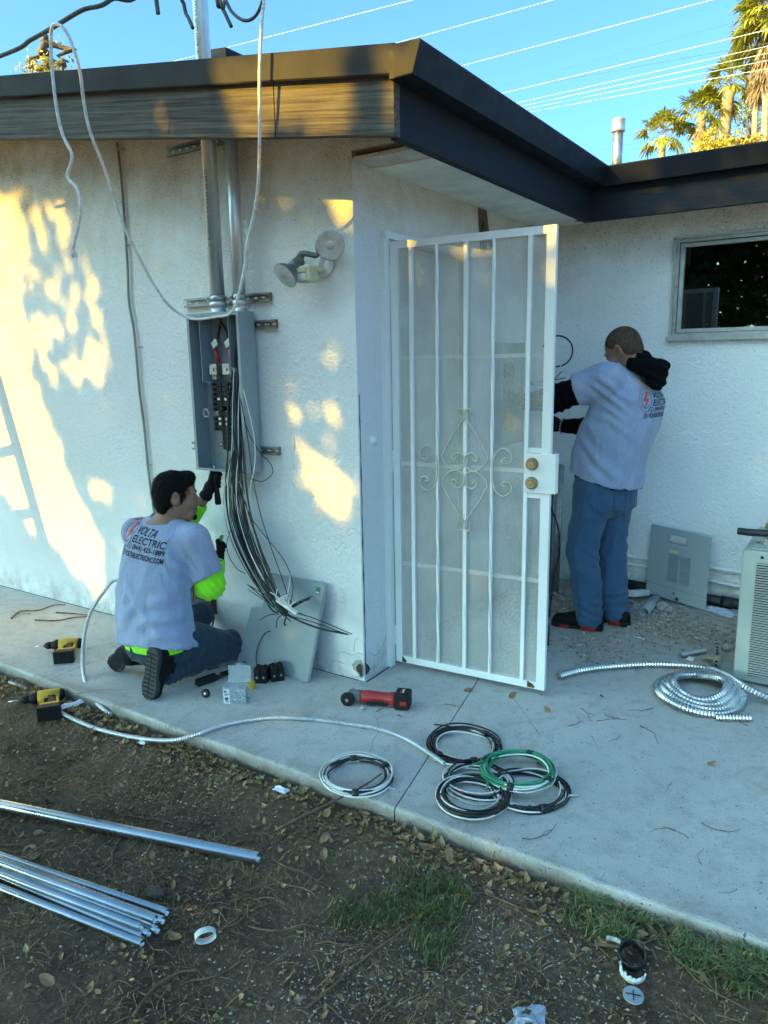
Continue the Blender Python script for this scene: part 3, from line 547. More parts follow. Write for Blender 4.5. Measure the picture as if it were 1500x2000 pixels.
# --- shade trees behind the camera: leaves left out along set outlines to shape the sun patches
def wallpt(p): return (p[0]-SUN.x/SUN.y*p[1], p[2]-SUN.z/SUN.y*p[1])
def inpoly(x, z, P):
    c = False; n = len(P); j = n-1
    for i in range(n):
        if (P[i][1] > z) != (P[j][1] > z) and x < (P[j][0]-P[i][0])*(z-P[i][1])/(P[j][1]-P[i][1])+P[i][0]: c = not c
        j = i
    return c
GAPS = [  # (strength, outline in the wall plane seen along the sun)
 (1.0, [wallpt(q) for q in ((-3.432,0,2.723), (-2.608,0,2.613), (-2.42,0,2.474), (-2.336,0,2.205), (-2.539,0,2.044), (-2.586,0,1.816), (-2.439,0,1.61), (-2.516,0,1.438), (-2.427,0,1.327), (-2.252,0,1.052), (-2.165,0,0.827), (-1.976,0,0.534), (-1.933,0,0.354), (-1.918,0,0.189), (-2.028,0,0.057), (-2.111,0,0.118), (-2.33,0,0.284), (-2.515,0,0.367), (-2.71,0,0.439), (-2.916,0,0.612), (-3.907,0,1.006))]),
 (1.0, [wallpt(q) for q in ((-2.087,0,0.864), (-1.885,0,0.885), (-1.761,0,0.749), (-1.89,0,0.684), (-2.079,0,0.753))]),
 (1.0, [wallpt(q) for q in ((-0.161,0,2.236), (0.046,0,2.22), (0.041,0,2.035), (-0.072,0,2.099))]),
 (1.0, [wallpt(q) for q in ((-0.423,0,1.463), (-0.371,0,1.379), (-0.327,0,1.259), (-0.29,0,1.175), (-0.211,0,1.093), (-0.111,0,1.039), (-0.025,0,0.985), (-0.033,0,0.907), (-0.094,0,0.833), (-0.121,0,0.756), (-0.191,0,0.848), (-0.276,0,0.886), (-0.366,0,0.929), (-0.389,0,1.158), (-0.412,0,1.33))]),
 (1.0, [wallpt(q) for q in ((-0.835,-0.36,2.672), (-0.719,-0.36,2.68), (-0.712,-0.36,2.598), (-0.637,-0.36,2.555), (-0.644,-0.36,2.485), (-0.854,-0.36,2.518))]),
 (1.0, [wallpt(q) for q in ((-0.452,-0.36,2.733), (-0.105,-0.36,2.767), (0.297,-0.36,2.675), (0.337,-0.36,2.551), (0.27,-0.36,2.532), (0.264,-0.36,2.337), (-0.348,-0.36,2.427), (-0.393,-0.36,2.57))]),
 (1.0, [wallpt(q) for q in ((0.373,-0.36,2.658), (0.627,-0.36,2.615), (0.626,-0.36,2.46), (0.364,-0.36,2.312))]),
 (.9, [wallpt(q) for q in ((0.636,0.28,2.071), (0.834,0.28,2.079), (0.844,0.28,1.751), (0.791,0.28,1.754), (0.773,0.28,1.937))]),
 (.9, [wallpt(q) for q in ((0.224,0.25,2.11), (0.344,0.25,2.098), (0.351,0.25,2.008), (0.236,0.25,2.019))]),
 (.9, [wallpt(q) for q in ((0.293,0.25,2.018), (0.438,0.25,2.025), (0.414,0.25,1.954), (0.308,0.25,1.974))]),
 (.9, [wallpt(q) for q in ((0.451,0.25,1.93), (0.652,0.25,1.904), (0.631,0.25,1.803), (0.536,0.25,1.829))]),
 (.8, [wallpt(q) for q in ((0.701,1.72,2.614), (0.844,1.72,2.611), (0.794,1.72,2.521), (0.711,1.72,2.52))]),
]
DAP = [wallpt(q) for q in ((-2.507,0,2.571), (-2.067,0,2.46), (-1.754,0,2.072), (-1.715,0,1.567), (-1.81,0,1.394), (-2.204,0,1.392), (-2.495,0,1.262), (-2.618,0,1.771))]
DAP2 = [wallpt(q) for q in ((-0.28,0,1.568), (0.011,0,1.585), (-0.018,0,0.643), (-0.198,0,0.671), (-0.315,0,0.862))]
def lit(X, Z, r):
    jx = X+.05*mnoise.noise((X*5, Z*5, 0))+r.gauss(0, .012); jz = Z+.05*mnoise.noise((X*5, Z*5, 7))+r.gauss(0, .012)
    for s, P in GAPS:
        if inpoly(jx, jz, P): return r.random() < s
    if inpoly(X, Z, DAP): return mnoise.noise((jx*10, jz*7, 3))+.4*mnoise.noise((jx*23, jz*17, 3)) > -.10
    if inpoly(X, Z, DAP2): return mnoise.noise((X*11, Z*8, 9)) > .16
    return False
trees = [(-7.9, -7.4), (-4.75, -6.6), (-1.2, -7.5), (1.4, -6.8)]
tl = ['tall leafy shade tree behind the camera, farthest left of the row', 'leafy shade tree behind the camera, second of the row from the left', 'leafy shade tree behind the camera, third of the row from the left', 'leafy shade tree behind the camera, right end of the row']
crown = [MB() for _ in trees]; r = random.Random(21)
for k in range(140000):
    X = r.uniform(-5.2, 5.4); Z = r.uniform(-2.4, 4.6)
    y = r.uniform(-8.4, -5.6); x = X+SUN.x/SUN.y*y; z = Z+SUN.z/SUN.y*y
    # lumpy outline on top of the row
    if z > 7.2+.8*mnoise.noise((x*.6, 2, 1)) or z < 1.6: continue
    if X > 3.4 and mnoise.noise((X*.8, Z*.8, 4)) > .1: continue
    if lit(X, Z, r): continue
    i = min(range(4), key=lambda q: abs(trees[q][0]-x+.8*mnoise.noise((z, y, q))))
    leaf_quad(crown[i], (x, y, z), .135, r, .62)
for i, (x, y) in enumerate(trees):
    t = thing('shade_tree', tl[i], 'tree', (x, y, -.1), 'shade trees behind the camera'); b = MB()
    limb(b, (x, y, -.15), (x+.2, y, 3.2), .19, .13, .3, i)
    for a in range(5): limb(b, (x+.2, y, 2.2+.2*a), (x+.2+(.45 if i < 2 else 1.3)*cos(a*2.4+i), y+.7*sin(a*2.4+i), 4.0+.4*a), .075, .02, .4, i*7+a)
    part(t, 'trunk', b, M['bark']); part(t, 'crown', crown[i], M['leaf'])
# --- ladder just out of frame: its rails cast the slanting bars on the lit wall
ld = thing('wooden_ladder', 'wooden ladder leaning on the eave beyond the left edge of the view', 'ladder', (-3.0, -1.4, -.09))
A0, A1 = Vector((-2.88, -1.40, -.09)), Vector((-3.42, -.42, 2.75)); off = Vector((-.43, 0, -.08)); dd = (A1-A0).normalized(); sx = Vector((1, 0, 0)); sx = (sx-dd*sx.dot(dd)).normalized(); sy = dd.cross(sx)
for o in (Vector((0,0,0)), off): b = MB(); b.obox((A0+A1)/2+o, dd*((A1-A0).length/2), sx*.05, sy*.02); part(ld, 'rail', b, M['ladder'])
for k in range(8): b = MB(); q = A0.lerp(A1, .07+k*.122); b.obox(q+off/2, off*.5, dd*.03, sy*.012); part(ld, 'rung', b, M['ladder'])

# --- fan palms behind the house
def fan(mb, stem, c, d, R, r, droop, seg=15, spread=1.9):
    """one fan leaf: segments radiating from c along direction d"""
    d = Vector(d).normalized(); s = d.cross(Vector((0,0,1))); s = s.normalized() if s.length > .05 else Vector((1,0,0)); n = s.cross(d)
    stem.tube(spline([Vector(c)-d*R*.95, Vector(c)-d*R*.45+n*R*.04, Vector(c)], 3), R*.018, 4)
    for k in range(seg):
        a = (k/(seg-1)-.5)*2*spread; q = d*cos(a)+s*sin(a); ln = R*(1-.25*abs(a)/spread)*(.85+.3*r.random()); w = R*.085
        dr = Vector((0,0,-1))*droop*ln*(.5+r.random()*.6); p = s*cos(a)-d*sin(a)
        fold = n*w*.6*(1 if k % 2 else -1)
        a0 = Vector(c)+q*ln*.05; a1 = Vector(c)+q*ln*.55+fold+dr*.25; a2 = Vector(c)+q*ln+dr
        mb.add([a0-p*w*.3, a0+p*w*.3, a1+p*w, a1-p*w, a2], [(0,1,2,3), (3,2,4)])
def palm(base, top, R, nf, label, seed, skirt=0, tr=.22, grp='fan palms behind the house'):
    r = random.Random(seed); t = thing('fan_palm', label, 'palm tree', base, grp); b = MB(); A, B = Vector(base), Vector(top); P = []
    for i in range(25):
        q = i/24; P.append(A.lerp(B, q)+Vector((.25*sin(q*3+seed), 0, 0))*sin(pi*q))
    b.tube(P, lambda i: tr*(1.25-.35*i/24)*(1+.07*(i % 2)), 10); part(t, 'trunk', b, M['palm_trunk'])
    g, st = MB(), MB(); gd = MB()
    for k in range(nf):
        az = k*2.4+r.random()*.5; el = 1.25-1.75*(k/nf)+r.gauss(0, .12)
        d = Vector((cos(az)*cos(el), sin(az)*cos(el), sin(el))); L_ = R*(.62+.2*r.random())
        fan(g, st, B+d*L_, d+Vector((0,0,-.25*(1-sin(el)))), R*.62, r, .30+.35*(k/nf))
    for k in range(skirt):
        az = r.random()*6.28; el = -1.0-.4*r.random(); d = Vector((cos(az)*cos(el), sin(az)*cos(el), sin(el)))
        fan(gd, gd, B+Vector((0,0,-.25-1.8*r.random()))+d*R*.24, d, R*.55, r, .5, 9, .9)
    c = part(t, 'crown', g, M['palm']); part(c, 'leaf_stalks', st, M['palm_dead']); 
    if skirt: part(t, 'dead_frond_skirt', gd, M['palm_dead'])
def gb(p): return (p[0], p[1], -.1)
for tp, R, nf, lab, sk, tr in (
  ((-8.474,39.616,12.469), 1.18, 19, 'lowest fan palm of the row behind the house, nearest the roof vent', 4, .17),
  ((-6.692,39.83,13.17), 1.28, 20, 'middle-height fan palm with a yellow drooping frond, second from the roof vent', 5, .24),
  ((-5.482,39.77,14.183), 1.32, 20, 'fan palm with a shaggy leafy trunk, third from the roof vent', 3, .30),
  ((-3.769,36.616,14.947), 1.15, 44, 'tall fan palm with a bare slender trunk and hanging dead skirt at the right edge', 40, .13),
  ((-3.153,34.489,15.159), 1.35, 40, 'tallest fan palm, cut by the right edge of the view', 40, .13)):
    palm(gb(tp), tp, R, nf, lab, int(tp[0]*10), sk, tr)
def leaf_cloud(mb, c, R, n, s, seed, asp=.55):
    r = random.Random(seed); cl = [(Vector((r.gauss(0, .5), r.gauss(0, .5), r.gauss(0, .42))), .22+.26*r.random()) for _ in range(26)]
    for k in range(n):
        q, w = r.choice(cl); p = q+Vector((r.gauss(0, 1), r.gauss(0, 1), r.gauss(0, 1)))*w*.6
        leaf_quad(mb, (c[0]+p.x*R[0], c[1]+p.y*R[1], c[2]+p.z*R[2]), s, r, asp)
def bush(name, label, c, R, n, s, m, seed):
    t = thing(name, label, 'tree', gb(c)); b = MB(); b_ = gb(c)
    limb(b, b_, (c[0], c[1], c[2]-.2*R[2]), .16, .07, .3, seed)
    rr = random.Random(seed)
    for a in range(7): limb(b, (c[0], c[1], c[2]-.8*R[2]+.1*a), (c[0]+R[0]*.7*cos(a*2.2), c[1]+R[1]*.7*sin(a*2.2), c[2]+R[2]*rr.uniform(-.1, .6)), .05, .012, .3, seed+a)
    part(t, 'trunk', b, M['bark']); f = MB(); leaf_cloud(f, c, R, n, s, seed); part(t, 'crown', f, M[m])
bush('tree', 'rounded bush turning yellow behind the rear roof, below the palms', (-5.031,33.584,10.108), (.62, .7, .5), 1500, .13, 'gold_leaf', 5)
bush('tree', 'golden-leaved bush behind the rear roof beside the tall bare palm trunks', (-3.578,32.847,9.885), (.75, .8, .34), 1400, .13, 'gold_leaf', 6)
bush('tree', 'airy pale green tree behind the palms at the right', (-5.134,45.02,14.409), (1.9, 1.6, 2.0), 1500, .17, 'pale_leaf', 7)
bush('tree', 'sparse treetop showing above the gable at the upper left', (-8.185,4.295,5.567), (.42, .4, .2), 420, .06, 'gold_leaf', 8)
# --- aerial power lines
def line(a, b, r_, lab, sag=.0):
    a, b = Vector(a), Vector(b); d = b-a; A, B = a-d*1.2, b+d*1.2; P = [A.lerp(B, i/24)+Vector((0,0,-sag*4*(i/24)*(1-i/24))) for i in range(25)]
    f = MB(); f.tube(P, r_, 5); solo('power_line', lab, 'power line', f, M['wire_lit'] if 'dark' not in lab else M['cable'], 'power lines crossing the sky')
line((-39.821,35.508,21.269), (-16.904,28.891,17.086), 0.0094, 'pale power line highest on the left, passing above the gable roof')
line((-27.077,45.241,22.794), (-13.142,36.026,18.618), 0.0094, 'pale power line that meets the roof at its front corner')
line((-23.68,47.742,21.315), (-5.352,33.823,15.94), 0.0108, 'lone pale power line in the middle of the sky over the eave')
line((-21.543,49.408,19.569), (-2.724,30.927,13.306), 0.0115, 'pale power line just above the close group of lines')
line((-20.811,49.951,18.917), (-2.705,31.101,12.802), 0.0101, 'uppermost pale line of the close group by the palms')
line((-20.508,50.147,18.713), (-2.696,31.176,12.579), 0.0108, 'middle pale line of the close group by the palms')
line((-20.169,50.346,18.537), (-2.687,31.25,12.353), 0.0086, 'lower middle pale line of the close group by the palms')
line((-19.896,50.524,18.334), (-2.677,31.333,12.092), 0.0101, 'lowest pale line of the close group by the palms')
line((-15.442,51.548,20.157), (-4.372,34.658,14.145), .010, 'thin dark power line above the close group of lines')
line((-21.25,59.412,23.779), (-6.215,43.572,18.434), .007, 'faint dark power line high above the palms')
line((-19.347,61.854,17.964), (-4.867,45.195,13.892), .010, 'thin dark line low behind the palms, upper of two')
line((-19.166,61.991,17.652), (-4.851,45.291,13.526), .010, 'thin dark line low behind the palms, lower of two')

# ================================================================== service equipment on the main wall
def strut(label, x0, x1, z, y0=-.001, h=.041, d=.021, axis=None):
    """slotted steel channel, open side to the viewer"""
    t = thing('strut_channel', label, 'steel channel', ((x0+x1)/2, y0, z-h/2), 'slotted steel channels screwed to the wall'); k = .0025
    b = MB(); b.box((x0, y0-k, z-h/2), (x1, y0, z+h/2)); b.box((x0, y0-d, z+h/2-k), (x1, y0-k, z+h/2)); b.box((x0, y0-d, z-h/2), (x1, y0-k, z-h/2+k))
    b.box((x0, y0-d, z+h/2-.010), (x1, y0-d+k, z+h/2-k)); b.box((x0, y0-d, z-h/2+k), (x1, y0-d+k, z-h/2+.010)); part(t, 'channel', b, M['strut'])
    x = x0+.03
    while x < x1-.02:
        s = MB(); n = 10; s.prism([(x+.009*cos(2*pi*i/n)*(1.35), y0-k-.0003, z+.006*sin(2*pi*i/n)) for i in range(n)], (0, -.0006, 0)); part(t, 'slot', s, M['paint_scrap']); x += .05
    s = MB(); s.lathe((x1-.06, y0-k-.0012, z), (0, -1, 0), [(0, .009), (.001, .009), (.0015, .0055), (.006, .005)], 8); part(t, 'screw', s, M['steel'])
strut('long slotted channel behind both conduits just above the grey panel', -1.06, -.478, 1.833)
strut('short channel end sticking out right of the panel near its top', -.80, -.449, 1.708)
strut('short channel behind the panel near its bottom, seen at both sides', -1.072, -.466, 1.102)
strut('channel high under the eave at the top of the conduits', -1.11, -.58, 2.56)
def conduit(label, x, y, r, z0, z1):
    t = thing('metal_conduit', label, 'conduit', (x, y, z0), 'upright steel conduits above the panel')
    b = MB(); b.pipe((x, y, z0), (x, y, z1), r, r-.004, 22); part(t, 'pipe', b, M['galv']); return t
c1 = conduit('larger steel conduit rising from the grey panel through the roof as a mast', -.757, -.078, .0345, 1.80, 4.6)
c2 = conduit('slimmer steel conduit beside the larger one, between grey panel and eave', -.614, -.078, .0285, 1.80, 2.60)
for t, x, r in ((c1, -.757, .0345), (c2, -.614, .0285)):
    b = MB(); b.lathe((x, -.078, 1.768), (0, 0, 1), [(0, r*1.25), (.006, r*1.25), (.007, r*1.06), (.03, r*1.06), (.031, r*1.2), (.05, r*1.2), (.052, r*1.03), (.075, r*1.03)], 8 if False else 20); part(t, 'connector', b, M['galv'])
    b = MB(); b.lathe((x, -.078, 1.822), (0, 0, 1), [(0, r*1.05), (0, r*1.12), (.028, r*1.12), (.028, r*1.05)], 20, False, False)
    b.box((x-r*1.55, -.1, 1.826), (x-r*1.02, -.074, 1.848)); b.cyl((x-r*1.35, -.112, 1.837), (x-r*1.35, -.07, 1.837), .006, 8); part(t, 'strap_clamp', b, M['galv_dull'])
lbl = MB(); text_on(lbl, '2" RGD UL® E476645 08/2023', (-.757+.010, -.1212, 2.07), (0, 0, 1), (-1, 0, 0), .34, .016, Nrm=Vector((0, -1, 0)), d=0.0015)
for v in range(len(lbl.v)):                             # wrap the print round the pipe
    x, y, z = lbl.v[v]; a = (x+.757)/.0349; lbl.v[v] = (-.757+.0349*sin(a), -.078-.0349*cos(a), z)
part(c1, 'printing', lbl, M['ink'])
lb2 = MB(); lb2.add([(x, y, z+.83) for x, y, z in lbl.v], lbl.f); part(c1, 'printing', lb2, M['ink'])
# mast head above the view, its cut service wires hanging into view
wh = MB(); wh.lathe((-.757, -.078, 4.55), (0, 0, 1), [(0, .06), (.1, .075), (.16, .07), (.2, .03)], 16); part(c1, 'weatherhead', wh, M['grey_cast'])
def dangling(pts, r, lab, m='cable'):
    b = MB(); b.tube(spline([(-.757, -.16, 4.58)]+list(pts), 8), r, 8); solo('service_wire', lab, 'wire', b, M[m], 'cut service wires hanging from the mast')
dangling([(-0.661,-0.45,3.197), (-0.628,-0.45,3.006), (-0.625,-0.45,2.959), (-0.621,-0.45,2.917)], .009, 'short cut wire end hanging left of the mast, grey at its tip')
dangling([(-0.649,-0.3,3.216), (-0.626,-0.3,2.997), (-0.606,-0.3,2.948), (-0.583,-0.3,2.904)], .008, 'cut dark wire hanging right beside the mast')
dangling([(-0.452,-0.3,3.089), (-0.425,-0.3,2.971), (-0.396,-0.3,2.914), (-0.366,-0.3,2.86)], .008, 'cut dark wire slanting down right of the mast')
dangling([(-0.39,-0.35,3.053), (-0.341,-0.35,2.933), (-0.307,-0.35,2.879), (-0.247,-0.35,2.838), (-0.188,-0.35,2.842), (-0.144,-0.35,2.898), (-0.097,-0.35,3.027)], .0065, 'dark wire hanging in a loop right of the mast')
b = MB(); b.tube(spline([(-2.46,-0.75,2.854), (-1.346,-0.7,2.843), (-1.116,-0.7,2.855), (-0.955,-0.7,2.866), (-0.769,-0.7,2.882), (-0.661,-0.65,2.908), (-0.596,-0.5,3.106), (-.757, -.16, 4.6)], 10), .0085, 8)
solo('service_drop_cable', 'dark twisted service cable crossing the upper left corner with the rope over it', 'cable', b, M['cable'])
# rope thrown over the cable
rp = thing('rope', 'white braided rope hung over the dark cable, looping across the front of the grey panel', 'rope', (-0.955,-0.7,2.866))
pts = [(-1.084,-0.62,2.038), (-1.064,-0.62,2.07), (-1.018,-0.62,2.15), (-0.987,-0.63,2.208), (-1.001,-0.63,2.276), (-1.057,-0.63,2.331), (-1.012,-0.63,2.406), (-1.047,-0.64,2.49), (-1.042,-0.66,2.575), (-1.021,-0.68,2.703), (-0.983,-0.7,2.822), (-0.943,-0.71,2.866), (-0.885,-0.71,2.847), (-0.869,-0.69,2.8), (-0.869,-0.66,2.697), (-0.914,-0.62,2.601), (-0.942,-0.58,2.496), (-0.969,-0.5,2.363), (-0.991,-0.42,2.174), (-0.974,-0.33,1.981), (-0.943,-0.25,1.833), (-0.91,-0.19,1.77), (-0.834,-0.165,1.741), (-0.7,-0.16,1.745), (-0.599,-0.16,1.757), (-0.535,-0.17,1.826), (-0.465,-0.19,1.953), (-0.428,-0.21,2.035), (-0.341,-0.25,2.147), (-0.242,-0.32,2.264), (-0.153,-0.4,2.406), (-0.121,-0.42,2.611), (-0.1,-0.42,2.764), (-0.081,-0.42,2.862), (-0.059,-0.42,3.039)]
b = MB(); pp = spline(pts, 9); b.tube(pp, lambda i: .0068*(1+.06*sin(i*2.1)), 8); part(rp, 'braid', b, M['rope'])
b = MB(); rr = random.Random(2); e = Vector(pts[0])
for k in range(7):
    d = Vector((rr.uniform(-.012, .012), rr.uniform(-.012, .012), -.03-.01*rr.random())); b.tube([e, e+d*.5+Vector((d.x*.5, 0, 0)), e+d], .0042, 5)
part(rp, 'frayed_end', b, M['rope'])

# ---- open load centre
px0, px1, pyF, pyB, pz0, pz1 = -.93, -.58, -.13, -.023, .998, 1.768
pn = thing('electrical_panel', 'grey electrical panel box with its cover off, breakers and bare wiring showing', 'electrical panel', (-.755, -.023, .998)); k = .003
b = MB(); b.box((px0, pyB-k, pz0), (px1, pyB, pz1)); b.box((px0, pyF, pz0), (px0+k, pyB-k, pz1)); b.box((px1-k, pyF, pz0), (px1, pyB-k, pz1)); b.box((px0+k, pyF, pz1-k), (px1-k, pyB-k, pz1)); b.box((px0+k, pyF, pz0), (px1-k, pyB-k, pz0+k))
for x0, x1, z0, z1 in ((px0+k, px0+.016, pz0+k, pz1-k), (px1-.016, px1-k, pz0+k, pz1-k), (px0+.016, px1-.016, pz1-.016, pz1-k), (px0+.016, px1-.016, pz0+k, pz0+.012)): b.box((x0, pyF, z0), (x1, pyF+.0015, z1))
enc = part(pn, 'enclosure', b, M['panel'])
b = MB()
for c, ax in (((-.93+.0031, -.085, 1.06), (1, 0, 0)), ((-.85, pyB-.0031, 1.06), (0, -1, 0)), ((-.577-.003, -.075, 1.05), (1, 0, 0)), ((-.90, pyB-.0031, 1.3), (0, -1, 0))):
    for r_ in (.026, .017): b.lathe(c, ax, [(0, r_), (.0007, r_), (.0007, r_-.0018), (0, r_-.0018)], 20, False, False)
part(enc, 'knockout', b, M['panel_in'])
b = MB(); b.box((-.86, -.115, 1.44), (-.857, pyB-k, 1.755)); b.box((-.665, -.115, 1.44), (-.662, pyB-k, 1.755)); b.box((-.857, -.033, 1.44), (-.665, -.030, 1.755)); b.box((-.857, -.1, 1.437), (-.665, -.033, 1.44)); part(pn, 'main_lug_shield', b, M['panel_in'])
b = MB(); b.box((-.80, -.06, 1.10), (-.66, -.028, 1.44)); b.box((-.80, -.085, 1.36), (-.66, -.06, 1.435)); part(pn, 'bus_base', b, M['dark'])
b = MB(); b.box((-.77, -.064, 1.13), (-.745, -.0605, 1.36)); b.box((-.72, -.064, 1.13), (-.695, -.0605, 1.36)); part(pn, 'bus_bar', b, M['galv_dull'])
b = MB(); b.box((-.838, -.05, 1.25), (-.826, -.03, 1.42)); 
for i in range(9): b.cyl((-.832, -.0505, 1.265+i*.017), (-.832, -.058, 1.265+i*.017), .005, 8)
part(pn, 'neutral_bar', b, M['galv'])
for x in (-.805, -.715):
    b = MB(); b.bbox((x, -.065, 1.50), (.026, 0, 0), (0, .03, 0), (0, 0, .028), .15); b.cyl((x, -.094, 1.50), (x, -.1, 1.50), .009, 6); part(pn, 'main_lug', b, M['galv_dull'])
    b = MB(); b.cyl((x, -.055, 1.53), (x-.01, -.055, 1.60), .009, 10); part(pn, 'red_cable_end', b, M['red_wire'])
    b = MB(); b.bbox((x+.01, -.07, 1.625), (.018, 0, .012), (0, .014, 0), (-.008, 0, .016), .15); part(pn, 'terminal_lug', b, M['galv_dull'])
b = MB(); b.bbox((-.82, -.06, 1.462), (.016, 0, 0), (0, .014, 0), (0, 0, .012), .2); part(pn, 'bonding_lug', b, M['galv'])
for (x, dx) in ((-.76, -.02), (-.745, .02)):
    b = MB(); b.tube(spline([(-.756, -.07, 1.79), (-.758, -.07, 1.73), (x+dx, -.065, 1.68), (x+dx*2, -.062, 1.62)], 5), .008, 8); part(pn, 'feeder_cable', b, M['black_wire'])
bk = MB(); bk.bbox((0, 0, 0), (.034, 0, 0), (0, .026, 0), (0, 0, .0115), .12); bk.bbox((.012, -.030, 0), (.007, 0, 0), (0, .009, -.003), (0, 0, .005), .3); bme = bk.mesh('breaker', M['dark'])
hm = MB(); hm.box((-.020, -.0268, -.006), (-.004, -.0262, .006)); hme = hm.mesh('breaker_label', M['sticker'])
for i in range(14):
    for sd in (-1, 1):
        if (sd == -1 and i in (0, 1, 2, 3, 7)) or (sd == 1 and i in (8,)): continue
        o = bpy.data.objects.new('breaker', bme); COL.objects.link(o); o.parent = pn; z = 1.115+i*.0242
        o.location = Vector((-.733+sd*.036, -.088, z))-wloc(pn)
        if sd == -1: o.scale.x = -1
        if i in (5, 6, 10): q = bpy.data.objects.new('breaker_label', hme); COL.objects.link(q); q.parent = o
b = MB(); 
for a in range(2): b.tube([(-.872+.017*cos(t*.5)+a*.008, -.10+.004*t/12, 1.285+.021*sin(t*.5)) for t in range(14)], .0012, 5)
part(pn, 'loose_white_wire', b, M['white_wire'])
b = MB(); b.lathe((-.735-.105, -.0295, 1.12), (0, -1, 0), [(0, .011), (.002, .011), (.004, .007), (.012, .006)], 8); part(pn, 'mounting_screw', b, M['steel'])
# ---- the bundle of cut circuit wires hanging out of the panel
wb = thing('wire_bundle', 'bundle of black, white and green circuit wires spilling down out of the grey panel', 'wires', (-.62, -.16, 1.0)); r = random.Random(11)
spine = [(-0.632,-0.09,1.659), (-0.627,-0.105,1.503), (-0.634,-0.12,1.309), (-0.617,-0.14,1.112), (-0.616,-0.16,0.964), (-0.604,-0.17,0.814), (-0.551,-0.18,0.668), (-0.455,-0.2,0.531), (-0.362,-0.22,0.435), (-0.285,-0.235,0.376)]
sp = [Vector(p) for p in spine]
ends = [(-0.162,-0.17,0.436), (0.027,-0.16,0.295), (-0.285,-0.25,0.322), (-0.204,-0.2,0.337), (-0.407,-0.26,0.342), (-0.342,-0.26,0.295), (-0.236,-0.22,0.418), (-0.525,-0.22,0.461), (-0.306,-0.25,0.39), (-0.238,-0.24,0.361)]
wc = ['black_wire']*32+['white_wire']*5+['green_wire']*2
for i, cname in enumerate(wc):
    ph = r.random()*6.28; spread = r.gauss(0, 1); s2 = r.gauss(0, 1); q = []
    n0 = r.choice((0, 0, 1, 1, 2, 3)); n1 = r.choice((8, 9, 9, 10, 10)) if i > 2 else 10
    for j in range(n0, n1):
        t = j/9; wdt = (.006+.025*sin(pi*min(1, t*1.05))*min(1, t*1.6)+.012*t)
        q.append(sp[j]+Vector((spread*wdt*1.15+.016*sin(ph+j*.9), s2*wdt*.45, s2*wdt*.3+.008*cos(ph+j*1.3))))
    if j == 9 or i in (0, 1, 2):
        e = Vector(ends[i % len(ends)] if i in (0, 1, 2) or r.random() < .8 else ends[r.randrange(2, 10)])+Vector((r.gauss(0, .012), r.gauss(0, .01), r.gauss(0, .012)))
        q.append(q[-1].lerp(e, .5)+Vector((0, -.01, -.012 if i in (0, 1, 2) else .01))); q.append(e)
    for v in q:                                          # keep clear of wall and cover
        v.y = min(v.y, -.02)
    b = MB(); b.tube(spline(q, 7), .0046 if i < 4 else .0024, 6); part(wb, 'wire', b, M[cname])
for pts, m in (([(-0.594,-0.13,1.359), (-0.554,-0.14,1.226), (-0.505,-0.12,1.116), (-0.497,-0.05,1.046), (-0.495,-0.04,0.994), (-0.553,-0.05,0.953), (-0.555,-0.13,0.977)], 'black_wire'), ([(-0.573,-0.13,1.407), (-0.515,-0.14,1.215), (-0.503,-0.15,1.07), (-0.528,-0.17,0.922), (-0.534,-0.16,0.794), (-0.535,-0.15,0.663)], 'white_wire'), ([(-0.589,-0.17,0.917), (-0.531,-0.17,0.796), (-0.456,-0.15,0.698), (-0.357,-0.14,0.594), (-0.275,-0.18,0.501), (-0.267,-0.21,0.41)], 'black_wire'), ([(-0.592,-0.17,0.967), (-0.51,-0.16,0.745), (-0.397,-0.13,0.624), (-0.317,-0.15,0.538), (-0.282,-0.22,0.435)], 'white_wire'), ([(-0.686,-0.15,0.724), (-0.746,-0.13,0.633), (-0.747,-0.12,0.563), (-0.688,-0.13,0.506), (-0.623,-0.14,0.491)], 'black_wire')):
    b = MB(); b.tube(spline(pts, 8), .0022, 6); part(wb, 'wire', b, M[m], label='stray wire arching clear of the bundle')
b = MB(); b.obox((-0.247,-0.262,0.418), (.062, -.003, -.022), (.0, .006, 0), (.003, 0, .008)); part(wb, 'neutral_bar', b, M['cap_plastic'], label='white terminal bar still tied to the white wires')
b = MB(); 
for i in range(8):
    c = Vector((-0.24,-0.27,0.422))+Vector((.062, -.003, -.022))*(i/4-.9); b.tube(spline([c, c+Vector((r.gauss(0, .015), -.015, .02)), c+Vector((r.gauss(0, .04), -.02, .03+r.random()*.05))], 4), .0023, 5)
part(wb, 'pigtail', b, M['white_wire'])
# ---- flexible armoured cable clipped on the wall
ac_ = thing('armoured_cable', 'thin armoured cable clipped straight down the wall left of the panel', 'cable', (-1.47, -.012, .2))
b = MB(); corrugated(b, spline([(-1.487,-0.012,2.667), (-1.476,-0.012,2.511), (-1.477,-0.012,2.257), (-1.481,-0.014,2.049), (-1.493,-0.014,1.864), (-1.472,-0.014,1.701), (-1.468,-0.014,1.397), (-1.454,-0.014,1.199), (-1.446,-0.014,0.911), (-1.427,-0.014,0.676), (-1.43, -.014, .50), (-1.37, -.014, .35), (-1.25, -.014, .27)], 12), .0075, .0095, 8, .3); part(ac_, 'cable', b, M['strut'])
for q in ((-1.468,-0.012,2.63), (-1.464,-0.013,2.157), (-1.452,-0.014,1.624), (-1.451,-0.014,0.975)):
    b = MB(); b.tube([(q[0]-.0125, -.001, q[2]), (q[0]-.0125, -.014, q[2]), (q[0], -.026, q[2]), (q[0]+.0125, -.014, q[2]), (q[0]+.0125, -.002, q[2]), (q[0]+.028, -.002, q[2])], .003, 6); part(ac_, 'strap', b, M['galv_dull'])
